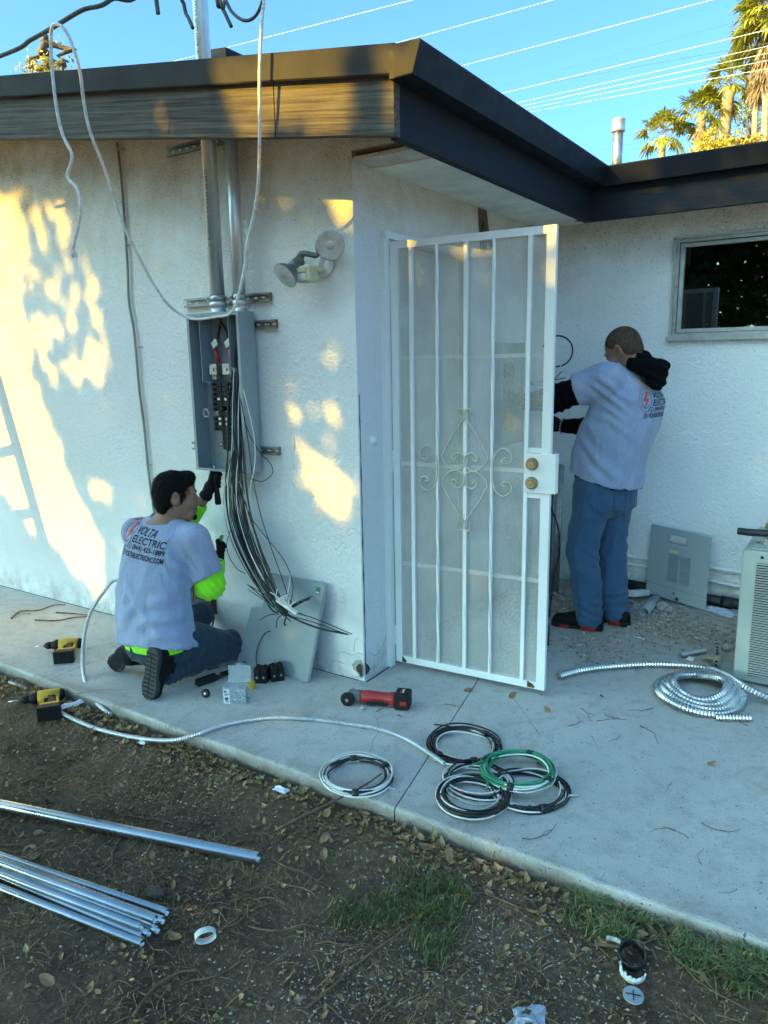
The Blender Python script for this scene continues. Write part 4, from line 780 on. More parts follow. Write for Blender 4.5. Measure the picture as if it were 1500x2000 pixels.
# cables coming out of the foundation vent
fvt = thing('vent_cables', 'armoured cable and brown pipes coming out of the rusty foundation vent', 'cables', (-1.07, -.03, .1))
b = MB(); corrugated(b, spline([(-1.012,-0.07,0.489), (-1.024,-0.05,0.381), (-1.038,-0.03,0.286), (-1.053,-0.006,0.223)], 8), .008, .0095, 8, .3); part(fvt, 'armoured_cable', b, M['galv_dull'])
for a in ([(-1.054,-0.006,0.247), (-1.012,-0.03,0.216), (-0.996,-0.04,0.148), (-1.08, -.04, .0)], [(-1.033,-0.006,0.265), (-0.994,-0.03,0.205), (-0.967,-0.05,0.142), (-1.06, -.05, .0)], [(-1.059,-0.006,0.201), (-1.029,-0.03,0.169), (-1.021,-0.05,0.111), (-1.12, -.05, 0)]):
    b = MB(); b.tube(spline(a, 5), .006, 8); part(fvt, 'brown_pipe', b, M['copper'])
# ---- twin floodlight with motion sensor
fl = thing('floodlight', 'weathered twin floodlight with beige motion sensor on the wall beside the corner', 'floodlight', (-.165, 0, 1.93))
def FL(dx, dz, y): return Vector((-.165+dx, y, 1.955+dz))
b = MB(); b.lathe(FL(.0, .0, 0), (0, -1, 0), [(0, .058), (.012, .058), (.02, .05), (.022, .0)], 28); b.bbox(FL(-.012, .01, -.03), (.020, 0, .0), (0, .012, 0), (.012, 0, .045), .3); part(fl, 'mounting_plate', b, M['cap_plastic'])
def flood(c, axis, knuckle):
    c, axis = Vector(c), Vector(axis).normalized()
    b = MB(); b.lathe(c-axis*.115, axis, [(0, .010), (.004, .024), (.03, .026), (.062, .026), (.066, .022)], 20); h = part(fl, 'lamp_holder', b, M['grey_cast'])
    b = MB(); b.tube(spline([FL(0, .03, -.03), Vector(knuckle), c-axis*.095], 5), .013, 10)
    for i in range(4): q = Vector(knuckle).lerp(c-axis*.095, .2+.18*i); b.lathe(q, (c-axis*.095-Vector(knuckle)), [(0, .0155), (.004, .017), (.006, .0145)], 12)
    part(h, 'swivel_arm', b, M['grey_cast'])
    b = MB(); b.lathe(c-axis*.052, axis, [(0, .024), (.015, .034), (.035, .052), (.050, .060), (.055, .0605)], 28, True, False); part(fl, 'lamp_reflector', b, M['grey_cast'])
    b = MB(); b.lathe(c, axis, [(.003, .0600), (.004, .057), (.001, .045), (-.004, .026), (.001, .024), (.004, .015), (.005, 0.001)], 28, True, True); part(fl, 'lens', b, M['lamp_glass'])
flood((0,-0.17,2.001), (.55, -.80, -.25), FL(.02, .075, -.06)); flood((-0.266,-0.15,1.902), (-.18, -.72, -.62), FL(-.075, .045, -.06))
b = MB(); q = Vector((-0.203,-0.075,1.908)); b.bbox(q, (.042, -.004, 0), (0, .032, 0), (-.003, 0, .036), .25); ms = part(fl, 'motion_sensor', b, M['beige'])
b = MB(); b.bbox(q+Vector((-.008, -.034, .016)), (.028, 0, 0), (0, .004, 0), (0, 0, .010), .3); part(ms, 'sensor_hood', b, M['beige'])
b = MB(); b.bbox(q+Vector((-.008, -.034, -.013)), (.027, 0, 0), (0, .003, 0), (0, 0, .014), .3); part(ms, 'sensor_window', b, M['cap_plastic'])
b = MB(); b.tube([FL(.02, -.03, -.03), q+Vector((.004, 0, .034))], .011, 10); part(ms, 'neck', b, M['beige'])

# ================================================================== panel doors leaning on the walls
def sheet(mb, a, b_, c, d, thick):
    """folded sheet-metal tray: corners a b c d (a-b bottom)"""
    a, b_, c, d = map(Vector, (a, b_, c, d)); n = (b_-a).cross(d-a).normalized(); return mb.add([a, b_, c, d, a-n*thick, b_-n*thick, c-n*thick, d-n*thick], [(0,1,2,3), (7,6,5,4), (0,4,5,1), (1,5,6,2), (2,6,7,3), (3,7,4,0)])
t = thing('panel_cover', 'large plain grey panel door leaning on the main wall under the hanging wires', 'panel cover', (-0.413,-0.136,0), 'grey panel covers taken off')
A, B = Vector((-0.612,-0.133,0.002)), Vector((-0.222,-0.16,0.002)); D_ = Vector((-0.551,-0.03,0.468)); C_ = Vector((-0.202,-0.03,0.475)); D_ = A+(C_-B)*.5+(D_-A)*.5; C_ = D_+(B-A); 
b = MB(); sheet(b, A, B, C_, D_, .012); part(t, 'sheet', b, M['panel'])
n = (B-A).cross(D_-A).normalized(); u = (B-A).normalized(); v = (D_-A).normalized()
b = MB(); q = C_-u*.045-v*.035+n*.001; b.obox(q, u*.014, v*.017, n*.0006); part(t, 'label', b, M['green_label'])
b = MB(); b.obox(q+n*.0012-v*.009, u*.010, v*.004, n*.0004); part(t, 'label', b, M['sticker'])
b = MB(); b.obox(B*.5+C_*.5-u*.006+n*.0015, u*.0015, v*((C_-B).length*.5), n*.001); part(t, 'folded_edge', b, M['panel_in'])
t = thing('panel_cover', 'smaller grey panel cover tucked behind the large plain door', 'panel cover', (-0.636,-0.157,0), 'grey panel covers taken off')
A, B = Vector((-0.705,-0.15,0.002)), Vector((-0.467,-0.151,0.002)); D_ = Vector((-0.667,-0.06,0.281)); C_ = D_+(B-A); b = MB(); sheet(b, A, B, C_, D_, .010); part(t, 'sheet', b, M['panel'])
n = (B-A).cross(D_-A).normalized(); u = (B-A).normalized(); v = (D_-A).normalized()
b = MB(); b.obox(A+u*.05+v*.012+n*.001, u*.014, v*.003, n*.0005); part(t, 'slot', b, M['dark_void'])
b = MB(); b.tube([A+u*(.175-.055*sin(a*.33))+v*(.10+.10*cos(a*.33))+n*.012 for a in range(11)], .0025, 6); part(t, 'black_cord', b, M['black_wire'])
# dead front with breaker slots, against the rear wall
t = thing('panel_cover', 'grey panel dead-front with breaker slots and square opening leaning on the rear wall', 'panel cover', (1.015,1.996,0), 'grey panel covers taken off')
A, B = Vector((0.83,1.985,0.034)), Vector((1.207,1.905,0.003)); D_ = Vector((0.819,2.095,0.464)); C_ = D_+(B-A); b = MB()
def P2(s, q): return A.lerp(B, s).lerp(D_.lerp(C_, s), q)
n = (B-A).cross(D_-A).normalized()
def cell(b, s0, s1, q0, q1): sheet(b, P2(s0, q0), P2(s1, q0), P2(s1, q1), P2(s0, q1), .004)
cell(b, 0, .32, 0, 1); cell(b, .62, 1, 0, 1); cell(b, .32, .62, 0, .80); cell(b, .32, .62, .92, 1); part(t, 'sheet', b, M['panel'])
b = MB()
for q in (.80, .92): b.tube([P2(.32, q)+n*.001, P2(.62, q)+n*.001], .002, 4)
for s in (.32, .62): b.tube([P2(s, .80)+n*.001, P2(s, .92)+n*.001], .002, 4)
part(t, 'opening_rim', b, M['panel_in']); b = MB(); b.tube([P2(0, .165)+n*.0005, P2(1, .165)+n*.0005], .0016, 4); part(t, 'pressed_rib', b, M['panel_in'])
for i in range(10):
    for s in (.34, .54):
        c = MB(); q = .255+i*.040; c.add([P2(s, q)+n*.002, P2(s+.16, q)+n*.002, P2(s+.16, q+.031)+n*.002, P2(s, q+.031)+n*.002, P2(s+.004, q+.003)+n*.007, P2(s+.156, q+.003)+n*.007, P2(s+.156, q+.028)+n*.007, P2(s+.004, q+.028)+n*.007], [(4,5,6,7), (0,1,5,4), (1,2,6,5), (2,3,7,6), (3,0,4,7)])
        part(t, 'breaker_slot', c, M['panel_in'])
c = MB(); sheet(c, P2(.33, .66)+n*.001, P2(.49, .66)+n*.001, P2(.49, .70)+n*.001, P2(.33, .70)+n*.001, .0005); part(t, 'label', c, M['beige'])
c = MB(); c.obox(P2(.47, .10)+n*.002, (B-A).normalized()*.006, (D_-A).normalized()*.008, n*.001); part(t, 'latch', c, M['steel'])
c = MB(); c.obox(P2(.53, .035)+n*.0015, (B-A).normalized()*.010, (D_-A).normalized()*.010, n*.001); part(t, 'notch', c, M['dark_void'])

# ================================================================== air-conditioning unit
ac = thing('air_conditioner', 'grey-green outdoor air conditioner with louvred side at the right edge', 'air conditioner', (1.85, 1.2, 0))
ax0, ax1, ay0, ay1, az0, az1 = 1.508, 2.15, .90, 1.45, .015, .652
b = MB(); b.bbox(((ax0+ax1)/2, (ay0+ay1)/2, (az0+az1)/2-.003), ((ax1-ax0)/2, 0, 0), (0, (ay1-ay0)/2, 0), (0, 0, (az1-az0)/2), .03); part(ac, 'cabinet', b, M['ac'])
b = MB(); b.bbox(((ax0+ax1)/2+.01, (ay0+ay1)/2, az1+.004), ((ax1-ax0)/2-.02, 0, 0), (0, (ay1-ay0)/2-.01, 0), (0, 0, .004), .3); part(ac, 'top_panel', b, M['ac'])
lx0 = ax0+.062; b = MB(); b.box((lx0, ay0-.002, .048), (ax1-.05, ay0-.0004, .595)); part(ac, 'louvre_recess', b, M['dark_void'])
sl_ = MB(); L2 = (ax1-.05-lx0)/2; sl_.prism([(-L2, 0, .0010), (-L2, -.008, -.0026), (-L2, -.0085, -.0012), (-L2, 0, .0026)], (2*L2, 0, 0)); sme = sl_.mesh('slat', M['ac_slat'])
for i in range(46):
    o = bpy.data.objects.new('slat', sme); COL.objects.link(o); o.parent = ac; o.location = Vector((lx0+L2, ay0-.002, .055+i*.0119))-wloc(ac)
b = MB(); b.lathe((lx0+.02, ay0-.001, .622), (0, -1, 0), [(0, .007), (.002, .007), (.003, .004)], 10); b.lathe((ax0+.05, ay0+.12, az1+.0085), (0, 0, 1), [(0, .006), (.002, .006)], 8); part(ac, 'screw', b, M['dark'])
b = MB(); b.bbox((1.60, 1.0, az1+.022), (.02, 0, 0), (0, .02, 0), (0, 0, .014), .2); part(ac, 'valve_cover', b, M['steel'])
b = MB(); b.tube(spline([(1.47,0.98,0.716), (1.55, 1.0, .712), (1.75, 1.02, .72), (2.0, 1.05, .715)], 6), .017, 14); solo('pipe_insulation', 'piece of black foam pipe insulation lying across the air conditioner', 'pipe insulation', b, M['abs_'])
t = thing('brass_fitting', 'brass pipe fitting standing on the air conditioner behind the black foam tube', 'pipe fitting', (1.60, 1.13, .66))
b = MB(); b.lathe((1.595, 1.13, .661), (0, 0, 1), [(0, .012), (.03, .012), (.05, .013)], 14); b.bbox((1.60, 1.13, .722), (.03, 0, 0), (0, .014, 0), (0, 0, .013), .25); b.lathe((1.592, 1.13, .735), (0, 0, 1), [(0, .016), (.012, .0155), (.04, .011), (.041, .0)], 14); part(t, 'body', b, M['brass'])
t = thing('metal_bowl', 'gold-coloured shallow metal bowl resting on the air conditioner', 'bowl', (1.75, 1.2, .66)); b = MB(); b.lathe((1.75, 1.2, .661), (0, 0, 1), [(0, .06), (.012, .09), (.035, .115), (.036, .113), (.014, .085), (.004, .05)], 28, True, True); part(t, 'bowl', b, M['brass'])
b = MB(); rr = random.Random(5); n_ = 14
for ring in range(1): b.lathe((1.72, 1.22, .70), (.25, 0, 1), [(0, .03), (.02, .07), (.05, .10), (.085, .13)], 14, True, False)
b.v = [(x+rr.gauss(0, .008), y+rr.gauss(0, .008), z+rr.gauss(0, .008)) for x, y, z in b.v]; solo('plastic_wrapper', 'crumpled clear plastic wrapper sitting in the bowl on the air conditioner', 'plastic wrapper', b, M['bag'])
t = thing('red_tool', 'red-handled tool lying in the bowl on the air conditioner', 'tool', (1.72, 1.15, .70)); b = MB(); b.bbox((1.70, 1.13, .705), (.07, .01, .004), (-.002, .016, 0), (0, 0, .010), .3); part(t, 'handle', b, M['red']); b = MB(); b.bbox((1.79, 1.143, .709), (.03, .005, .002), (-.001, .008, 0), (0, 0, .004), .3); part(t, 'blade', b, M['steel'])
# ---- sub-panel on the side wall and the wires sticking out of it
t = thing('sub_panel', 'small grey sub-panel on the side wall behind the open security door', 'electrical panel', (0, 1.55, 1.0))
b = MB(); b.box((.003, 1.42, 1.0), (.006, 1.74, 1.62)); b.box((.006, 1.42, 1.0), (.07, 1.424, 1.62)); b.box((.006, 1.736, 1.0), (.07, 1.74, 1.62)); b.box((.006, 1.424, 1.616), (.07, 1.736, 1.62)); b.box((.006, 1.424, 1.0), (.07, 1.736, 1.004)); part(t, 'enclosure', b, M['panel'])
b = MB(); b.box((.008, 1.52, 1.1), (.045, 1.64, 1.5)); part(t, 'breakers', b, M['dark'])
lw = thing('loose_wires', 'loose black and white wire ends sticking out behind the door beside the standing man', 'wires', (.05, 1.7, 1.4))
ctr = Vector((0.3,1.7,1.564)); sc = .0
b = MB(); u_ = Vector((.8, .5, 0)).normalized(); b.tube([ctr+(u_*cos(a*.26)+Vector((0,0,1))*sin(a*.26))*.092 for a in range(-9, 12)], .005, 8); part(lw, 'wire_loop', b, M['black_wire'])
for e, m in (((0.351,1.65,1.445), 'black_wire'), ((0.372,1.65,1.406), 'black_wire'), ((0.404,1.6,1.353), 'black_wire'), ((0.391,1.6,1.38), 'white_wire'), ((0.374,1.65,1.536), 'white_wire'), ((0.333,1.65,1.521), 'white_wire')):
    e = Vector(e); b = MB(); b.tube(spline([(.05, 1.6, 1.36), (.10, 1.62, 1.37), (e.x*.75, e.y-.02, 1.385+.2*(e.z-1.385)-(.03 if e.z > 1.42 else 0)), e], 6), .0028, 6); part(lw, 'wire', b, M[m])
# conduits leaning behind the door
for i, (a, c, lab) in enumerate((((0.298,1.892,0), (0.303,1.75,0.853), 'galvanised conduit piece standing upright just behind the door edge'), ((0.239,1.858,0), (0.24,1.75,0.799), 'second galvanised conduit piece standing behind the door edge, mostly hidden'))):
    b = MB(); b.pipe((a[0], 1.78, 0), (c[0], 1.80, c[2]), .026, .023, 16); solo('conduit_offcut', lab, 'conduit', b, M['galv_dull'], 'conduit pieces standing behind the door')
b = MB(); b.tube(spline([(0.357,1.5,0.637), (0.445,1.4,0.538), (0.474,1.35,0.397), (0.465,1.3,0.282), (0.49,1.2,0.173), (0.41,1.398,0.006), (0.596,0.88,0.006)], 8), .006, 8); solo('black_cable', 'black power cord hanging down behind the edge of the open door', 'cord', b, M['black_wire'])
b = MB(); b.box((.35, 2.06, .51), (.60, 2.118, .535)); b.box((.35, 2.07, .545), (.60, 2.118, .56)); b.box((.35, 2.10, .25), (.58, 2.119, .50)); solo('wall_box', 'low box with dark opening on the rear wall behind the standing man', 'wall box', b, M['strut'])
b = MB(); b.tube(spline([(0.349,1,2.343), (0.226,1.4,2.382), (0.239,1.6,2.378), (0.29,1.8,2.369)], 8), .005, 6); solo('eave_cable', 'thin dark cable sagging under the eave above the open door', 'cable', b, M['black_wire'])
b = MB(); b.tube(spline([(0.001,1.95,2.355), (0.101,2,2.376), (0.235,2,2.367), (0.367,1.95,2.34)], 8), .006, 6); solo('eave_cable', 'dark cable along the soffit corner over the open door', 'cable', b, M['black_wire'])

# ================================================================== people: one smooth surface per body or garment, grown from a distance field
def smin(a, b, k):
    h = np.clip(.5+.5*(b-a)/k, 0, 1); return b+(a-b)*h-k*h*(1-h)
class SDF:
    def __init__(s, k=.03): s.items = []; s.k = k; s.lo = np.full(3, 9e9); s.hi = -s.lo
    def _b(s, P, r): 
        P = np.atleast_2d(P); s.lo = np.minimum(s.lo, P.min(0)-r); s.hi = np.maximum(s.hi, P.max(0)+r)
    def cap(s, a, b, ra, rb, k=None, flat=None, fl=1.0, sub=False, clip=None):   # tapered limb; flat = axis along which it is squeezed by fl
        a, b = np.array(a, float), np.array(b, float); s._b([a, b], max(ra, rb)*1.1); s.items.append(('c', a, b, ra, rb, k or s.k, None if flat is None else np.array(Vector(flat).normalized()), fl, sub, clip)); return s
    def chain(s, pts, rs, k=None, flat=None, fl=1.0):
        for i in range(len(pts)-1): s.cap(pts[i], pts[i+1], rs[i], rs[i+1], k, flat, fl)
        return s
    def ell(s, c, X, Y, Z, k=None, sub=False):           # ellipsoid from three half-axis vectors
        c = np.array(c, float); A = np.array([X, Y, Z], float); s._b(c, np.abs(A).sum(0).max()); s.items.append(('e', c, A, k or s.k, sub)); return s
    def slab(s, secs, k=None):                            # torso: secs = (centre, half-width vector, half-depth vector); stacked elliptical sections
        for c, U, V in secs: s._b(c, max(np.linalg.norm(U), np.linalg.norm(V)))
        s.items.append(('t', [tuple(np.array(q, float) for q in e) for e in secs], k or s.k)); return s
    def cut(s, c, n, k=.004):                             # keep the side the normal points away from
        s.items.append(('p', np.array(c, float), np.array(Vector(n).normalized()), k)); return s
    def ev(s, P):
        d = np.full(len(P), 1.0, np.float32)
        for it in s.items:
            if it[0] == 'c':
                _, a, b, ra, rb, k, fa, fl, sub, clip = it; ab = b-a; Q = P-a
                t = np.clip(Q@ab/(ab@ab+1e-12), 0, 1); D = Q-t[:, None]*ab
                if fa is not None: D = D+(D@fa)[:, None]*fa*(1/fl-1)
                v = np.sqrt((D*D).sum(1))-(ra+(rb-ra)*t)
                if clip is not None: v = -smin(-v, -((P-np.array(clip[0]))@np.array(Vector(clip[1]).normalized())), .008)
                if sub: d = -smin(-d, v, k); continue
            elif it[0] == 'e':
                _, c, A, k, sub = it; Q = P-c; L = np.linalg.norm(A, axis=1); q = (Q@(A/L[:, None]/L[:, None]).T)
                m = np.sqrt((q*q).sum(1))+1e-9; g = np.sqrt(((q/L)**2).sum(1))+1e-9; v = m*(m-1)/g
                if sub: d = -smin(-d, v, k); continue
            elif it[0] == 't':
                _, secs, k = it; v = np.full(len(P), 9.0)
                C = np.array([e[0] for e in secs]); ax = C[-1]-C[0]; axn = ax/np.linalg.norm(ax); sp_ = (C-C[0])@axn; h = (P-C[0])@axn
                f = lambda arr: np.stack([np.interp(h, sp_, arr[:, j]) for j in range(3)], 1)
                c = f(C); U = f(np.array([e[1] for e in secs])); V = f(np.array([e[2] for e in secs])); D = P-c; hh = np.clip(h, sp_[0], sp_[-1])
                lu = np.linalg.norm(U, axis=1); lv = np.linalg.norm(V, axis=1); x = (D*U).sum(1)/lu; y = (D*V).sum(1)/lv
                m = (np.abs(x/lu)**2.4+np.abs(y/lv)**2.4+1e-12)**(1/2.4); side = (m-1)*np.minimum(lu, lv); cap_ = np.abs(h-(sp_[0]+sp_[-1])/2)-(sp_[-1]-sp_[0])/2
                v = np.where(cap_ > 0, np.sqrt(np.maximum(side, 0)**2+cap_**2), np.maximum(side, cap_))
            else:
                _, c, n, k = it; v = (P-c)@n; d = -smin(-d, -v, k); continue
            d = smin(d, v, k)
        return d
    def mesh(s, res, smooth=2):
        lo = s.lo-3*res; n = np.ceil((s.hi+3*res-lo)/res).astype(int)+1
        ax = [lo[i]+res*np.arange(n[i]) for i in range(3)]; V = np.empty(n, np.float32)
        for i in range(n[0]):                            # slice by slice
            yy, zz = np.meshgrid(ax[1], ax[2], indexing='ij'); V[i] = s.ev(np.stack([np.full(yy.size, ax[0][i]), yy.ravel(), zz.ravel()], 1)).reshape(n[1], n[2])
        I = V < 0; c = [slice(0, -1), slice(1, None)]
        cnt = sum(I[a, b, d].astype(np.int8) for a in c for b in c for d in c); act = (cnt > 0) & (cnt < 8); idx = -np.ones(act.shape, int); cell = np.argwhere(act); idx[act] = np.arange(len(cell))
        acc = np.zeros((len(cell), 3)); w = np.zeros(len(cell)); cr = [(a, b, d) for a in (0, 1) for b in (0, 1) for d in (0, 1)]
        for p in cr:
            for q in range(3):
                if p[q]: continue
                e = list(p); e[q] = 1; v0 = V[cell[:,0]+p[0], cell[:,1]+p[1], cell[:,2]+p[2]]; v1 = V[cell[:,0]+e[0], cell[:,1]+e[1], cell[:,2]+e[2]]; m = (v0 < 0) != (v1 < 0)
                t = np.where(m, v0/np.where(m, v0-v1, 1), 0); pt_ = np.array(p, float)+t[:, None]*(np.array(e)-np.array(p)); acc[m] += pt_[m]; w[m] += 1
        vs = lo+(cell+acc/w[:, None])*res; F = []
        for q in range(3):
            a = [slice(None)]*3; b = [slice(None)]*3; a[q] = slice(0, -1); b[q] = slice(1, None); A, B = I[tuple(a)], I[tuple(b)]; e = np.argwhere(A != B); u, v = [(1, 2), (2, 0), (0, 1)][q]
            ok = (e[:, u] > 0) & (e[:, v] > 0) & (e[:, u] < n[u]-1) & (e[:, v] < n[v]-1); e = e[ok]
            def at(du_, dv_): g_ = e.copy(); g_[:, u] += du_; g_[:, v] += dv_; return idx[g_[:,0], g_[:,1], g_[:,2]]
            f = np.stack([at(-1,-1), at(0,-1), at(0,0), at(-1,0)], 1); fl = ~A[e[:,0], e[:,1], e[:,2]]; f[fl] = f[fl][:, ::-1]; F.append(f)
        F = np.concatenate(F); s.V, s.F = vs, F
        return s
    def wrinkle(s, fn):                                  # fn(points, normals) -> offset along the normal
        a, b, c, d = (s.V[s.F[:, i]] for i in range(4)); fn_ = np.cross(c-a, d-b); N = np.zeros_like(s.V)
        for i in range(4): np.add.at(N, s.F[:, i], fn_)
        N /= np.linalg.norm(N, axis=1)[:, None]+1e-12; s.V = s.V+N*fn(s.V, N)[:, None]; return s
    def mb(s):
        m = MB(); m.v = [tuple(v) for v in s.V.tolist()]; m.f = [tuple(f) for f in s.F.tolist()]; m.sm = [True]*len(m.f); return m
    def bvh(s): return BVHTree.FromPolygons([Vector(v) for v in s.V], [tuple(f) for f in s.F.tolist()])
def folds(amp, scale, stretch, seed, axis=(0,0,1), ridge=True):
    ax = Vector(axis).normalized(); o = Vector((seed*7.1, seed*3.3, seed*1.9))
    def f(V, N):
        out = np.empty(len(V))
        for i, v in enumerate(V):
            p = Vector(v); h = p.dot(ax); q = (p-ax*h)*scale+ax*(h*scale*stretch)+o
            q += mnoise.noise_vector(q*.6)*.7
            n = mnoise.noise(q); out[i] = ((1-2*abs(n))**2*(1 if n > -9 else 0)-.45 if ridge else n)+.35*mnoise.noise(q*2.7)
        return out*amp
    return f
def loc_folds(spots):
    """creases round given points: (centre, radius, direction across the folds, wavelength, amplitude)"""
    def f(V, N):
        out = np.zeros(len(V))
        for c, R, d, wl, amp in spots:
            D = V-np.array(c); g = np.exp(-(D*D).sum(1)/(R*R)); ph = D@np.array(Vector(d).normalized())/wl*2*pi
            ph = ph+1.1*np.sin(D[:, 0]*23+D[:, 2]*17)+.6*np.sin(D[:, 1]*31); out += amp*g*np.sin(ph)
        return out
    return f
def V_(p): return np.array(p, float)
def glove(root, wrist, grip_c, side, fwd, m, hold_r=.014, name='glove'):
    """a hand closed round a handle: fingers curl about the axis 'side' through grip_c; palm from wrist"""
    w = V_(wrist); c = V_(grip_c); ax = V_(Vector(side).normalized()); f = V_(Vector(fwd)-Vector(side).normalized()*Vector(fwd).dot(Vector(side).normalized())); f /= np.linalg.norm(f)
    n = np.cross(ax, f); S = SDF(.008); kn = c-f*.0-n*(-.034)   # knuckle row above the handle
    S.cap(w, w+(c+n*.022-w)*.55, .027, .031, .015); 
    for j in range(4):
        o = ax*(.030-.020*j); S.cap(w+(c-w)*.35+o*.7+n*.012, c+n*.030+o+f*.008, .017, .0125, .012)
        L_ = (.92, 1.0, .96, .80)[j]; r_ = .0098-.0008*(j == 3); rr = hold_r+.011
        pts = [c+o+(n*cos(t)+f*sin(t))*rr*(1.18 if t == .2 else 1) for t in (.2, 1.25*L_, 2.3*L_, 3.2*L_)]; S.chain(pts, [r_*1.12, r_*1.05, r_, r_*.85], .004)
    b = w+(c-w)*.45+ax*.030; S.chain([b, c+ax*.050-f*.012+n*.012, c+ax*.044+f*.012-n*.004, c+ax*.036+f*.022-n*.014], [.016, .013, .0115, .0095], .006)
    S.mesh(.0042); return part(root, name, S.mb(), m)
def head(root, c, look, upv, skinm, hairm, hair='cap'):
    """head with face, ears, hair; c = centre of the skull"""
    c = V_(c); f = V_(Vector(look).normalized()); u = V_(upv); u = u-f*(u@f); u /= np.linalg.norm(u); r = np.cross(f, u)
    P = lambda x, y, z: c+r*x+f*y+u*z
    S = SDF(.018); S.ell(P(0, -.008, .022), r*.077, f*.098, u*.092); S.ell(P(0, .028, -.045), r*.060, f*.066, u*.078)
    S.cap(P(-.028, .058, -.100), P(.028, .058, -.100), .020, .020, .02); S.cap(P(0, .070, -.104), P(0, .075, -.100), .016, .014, .02)
    S.cap(P(0, .090, -.004), P(0, .108, -.043), .008, .0125, .010); S.cap(P(-.013, .098, -.047), P(.013, .098, -.047), .009, .009, .008)      # nose
    S.cap(P(-.045, .078, .014), P(.045, .078, .014), .012, .012, .012)                                                              # brow
    for sgn in (-1, 1):
        S.ell(P(sgn*.047, .062, -.040), r*.022, f*.026, u*.022, .02); S.ell(P(sgn*.033, .094, -.006), r*.017, f*.013, u*.010, .008, True)
        S.ell(P(sgn*.033, .080, -.006), r*.0135, f*.0125, u*.0115, .003)
        S.ell(P(sgn*.080, -.010, -.012), r*.010+f*-.006, f*.020, u*.032, .006); S.ell(P(sgn*.088, -.006, -.010), r*.006, f*.011, u*.019, .004, True); S.cap(P(sgn*.080, .002, -.036), P(sgn*.079, .004, -.046), .008, .006, .006)
    S.cap(P(-.020, .092, -.072), P(.020, .092, -.072), .0075, .0075, .006); S.cap(P(-.017, .091, -.083), P(.017, .091, -.083), .0075, .0075, .006); S.cap(P(-.03, .103, -.0775), P(.03, .103, -.0775), .0025, .0025, .003, None, 1, True)
    return S, P, r, f, u

# ---------------------------------------------------------------- kneeling electrician
k_ = thing('person', 'man kneeling below the grey panel in blue-grey printed T-shirt with neon green sleeves', 'person', (-.87, -.45, 0))
PEL, CH, NK = V_((-.86, -.515, .25)), V_((-.875, -.455, .62)), V_((-.885, -.40, .80))
shR, shL = V_((-.695, -.395, .715)), V_((-1.045, -.445, .722)); bR = (shR-shL)/np.linalg.norm(shR-shL); bF = np.cross(V_((0,0,1)), bR)
elR, wrR, hdR = V_((-.665, -.335, .475)), V_((-0.757,-0.185,0.532)), V_((-0.799,-0.15,0.583)); elL, wrL, hdL = V_((-1.0, -.20, .68)), V_((-0.854,-0.15,0.871)), V_((-0.824,-0.13,0.937))
HC = V_((-0.832,-0.36,0.912)); lookK = (.60, .78, -.06)
S, P, r_, f_, u_ = head(k_, HC, lookK, (-.10, -.02, 1), None, None)
S.cap(HC-u_*.07-f_*.02, NK+V_((0, .0, -.03)), .056, .062, .03)          # neck
S.slab([(PEL, bR*.15, bF*.10), (CH, bR*.16, bF*.10), (NK-V_((0,0,.03)), bR*.12, bF*.07)], .05)
for a, b, d in ((shR, elR, wrR), (shL, elL, wrL)): S.cap(a, b, .045, .038, .03); S.cap(b, d, .038, .027, .02)
S.mesh(.0062); part(k_, 'body', S.mb(), M['skin'])
# hair: close cap over the skull, low at the neck
S = SDF(.012); S.ell(P(0, -.014, .030), r_*.0805, f_*.097, u_*.088); S.ell(P(0, -.052, -.030), r_*.068, f_*.052, u_*.070, .03); S.cap(P(-.03, .06, .085), P(.03, .06, .085), .028, .028, .03)
S.ell(P(0, .135, -.03), r_*.13, f_*.085, u_*.095, .012, True)
for sg in (-1, 1): S.ell(P(sg*.088, -.002, -.030), r_*.030, f_*.030, u_*.040, .012, True); S.cap(P(sg*.076, .022, -.005), P(sg*.075, .024, -.032), .006, .003, .008)
S.mesh(.0055).wrinkle(folds(.0045, 34, .3, 4, u_)); part(k_, 'hair', S.mb(), M['hair'])
def strands(root, S, c, u, f, n, ln, w, m, seed):       # single hairs over the cap, combed back and down
    r = random.Random(seed); b = MB(); T = S.F; c, u, f = Vector(c), Vector(u), Vector(f)
    for i in range(n):
        q = T[r.randrange(len(T))]; a, b_, d = (Vector(S.V[k]) for k in q[:3]); nn = (b_-a).cross(d-a)
        if nn.length < 1e-12: continue
        nn.normalize(); p = a.lerp(b_, r.random()).lerp(d, r.random()*.5); fl = (-u*.8-f*.35+Vector((r.gauss(0, .25), r.gauss(0, .25), r.gauss(0, .25)))); fl = (fl-nn*fl.dot(nn))
        if fl.length < .05: continue
        fl.normalize(); s = fl.cross(nn)*w; l = ln*(.6+.8*r.random()); b.add([p-s, p+s, p+fl*l*.6+nn*l*.16+s*.7, p+fl*l*.6+nn*l*.16-s*.7, p+fl*l+nn*l*(.08+.16*r.random())], [(0,1,2,3), (3,2,4)])
    part(root, 'hair_strands', b, m, kind='stuff')
strands(k_, S, HC, u_, f_, 5200, .020, .0009, M['hair'], 5)
S = SDF(.008); S.cap(P(-.014, .083, -.110), P(.014, .083, -.110), .014, .014); S.cap(P(-.026, .092, -.066), P(.026, .092, -.066), .005, .005); S.mesh(.004); part(k_, 'goatee', S.mb(), M['hair'])
for sg in (-1, 1): b = MB(); b.tube(spline([P(sg*.016, .092, .016), P(sg*.034, .090, .021), P(sg*.052, .076, .014)], 4), lambda i: .0042, 6); part(k_, 'eyebrow', b, M['hair'])
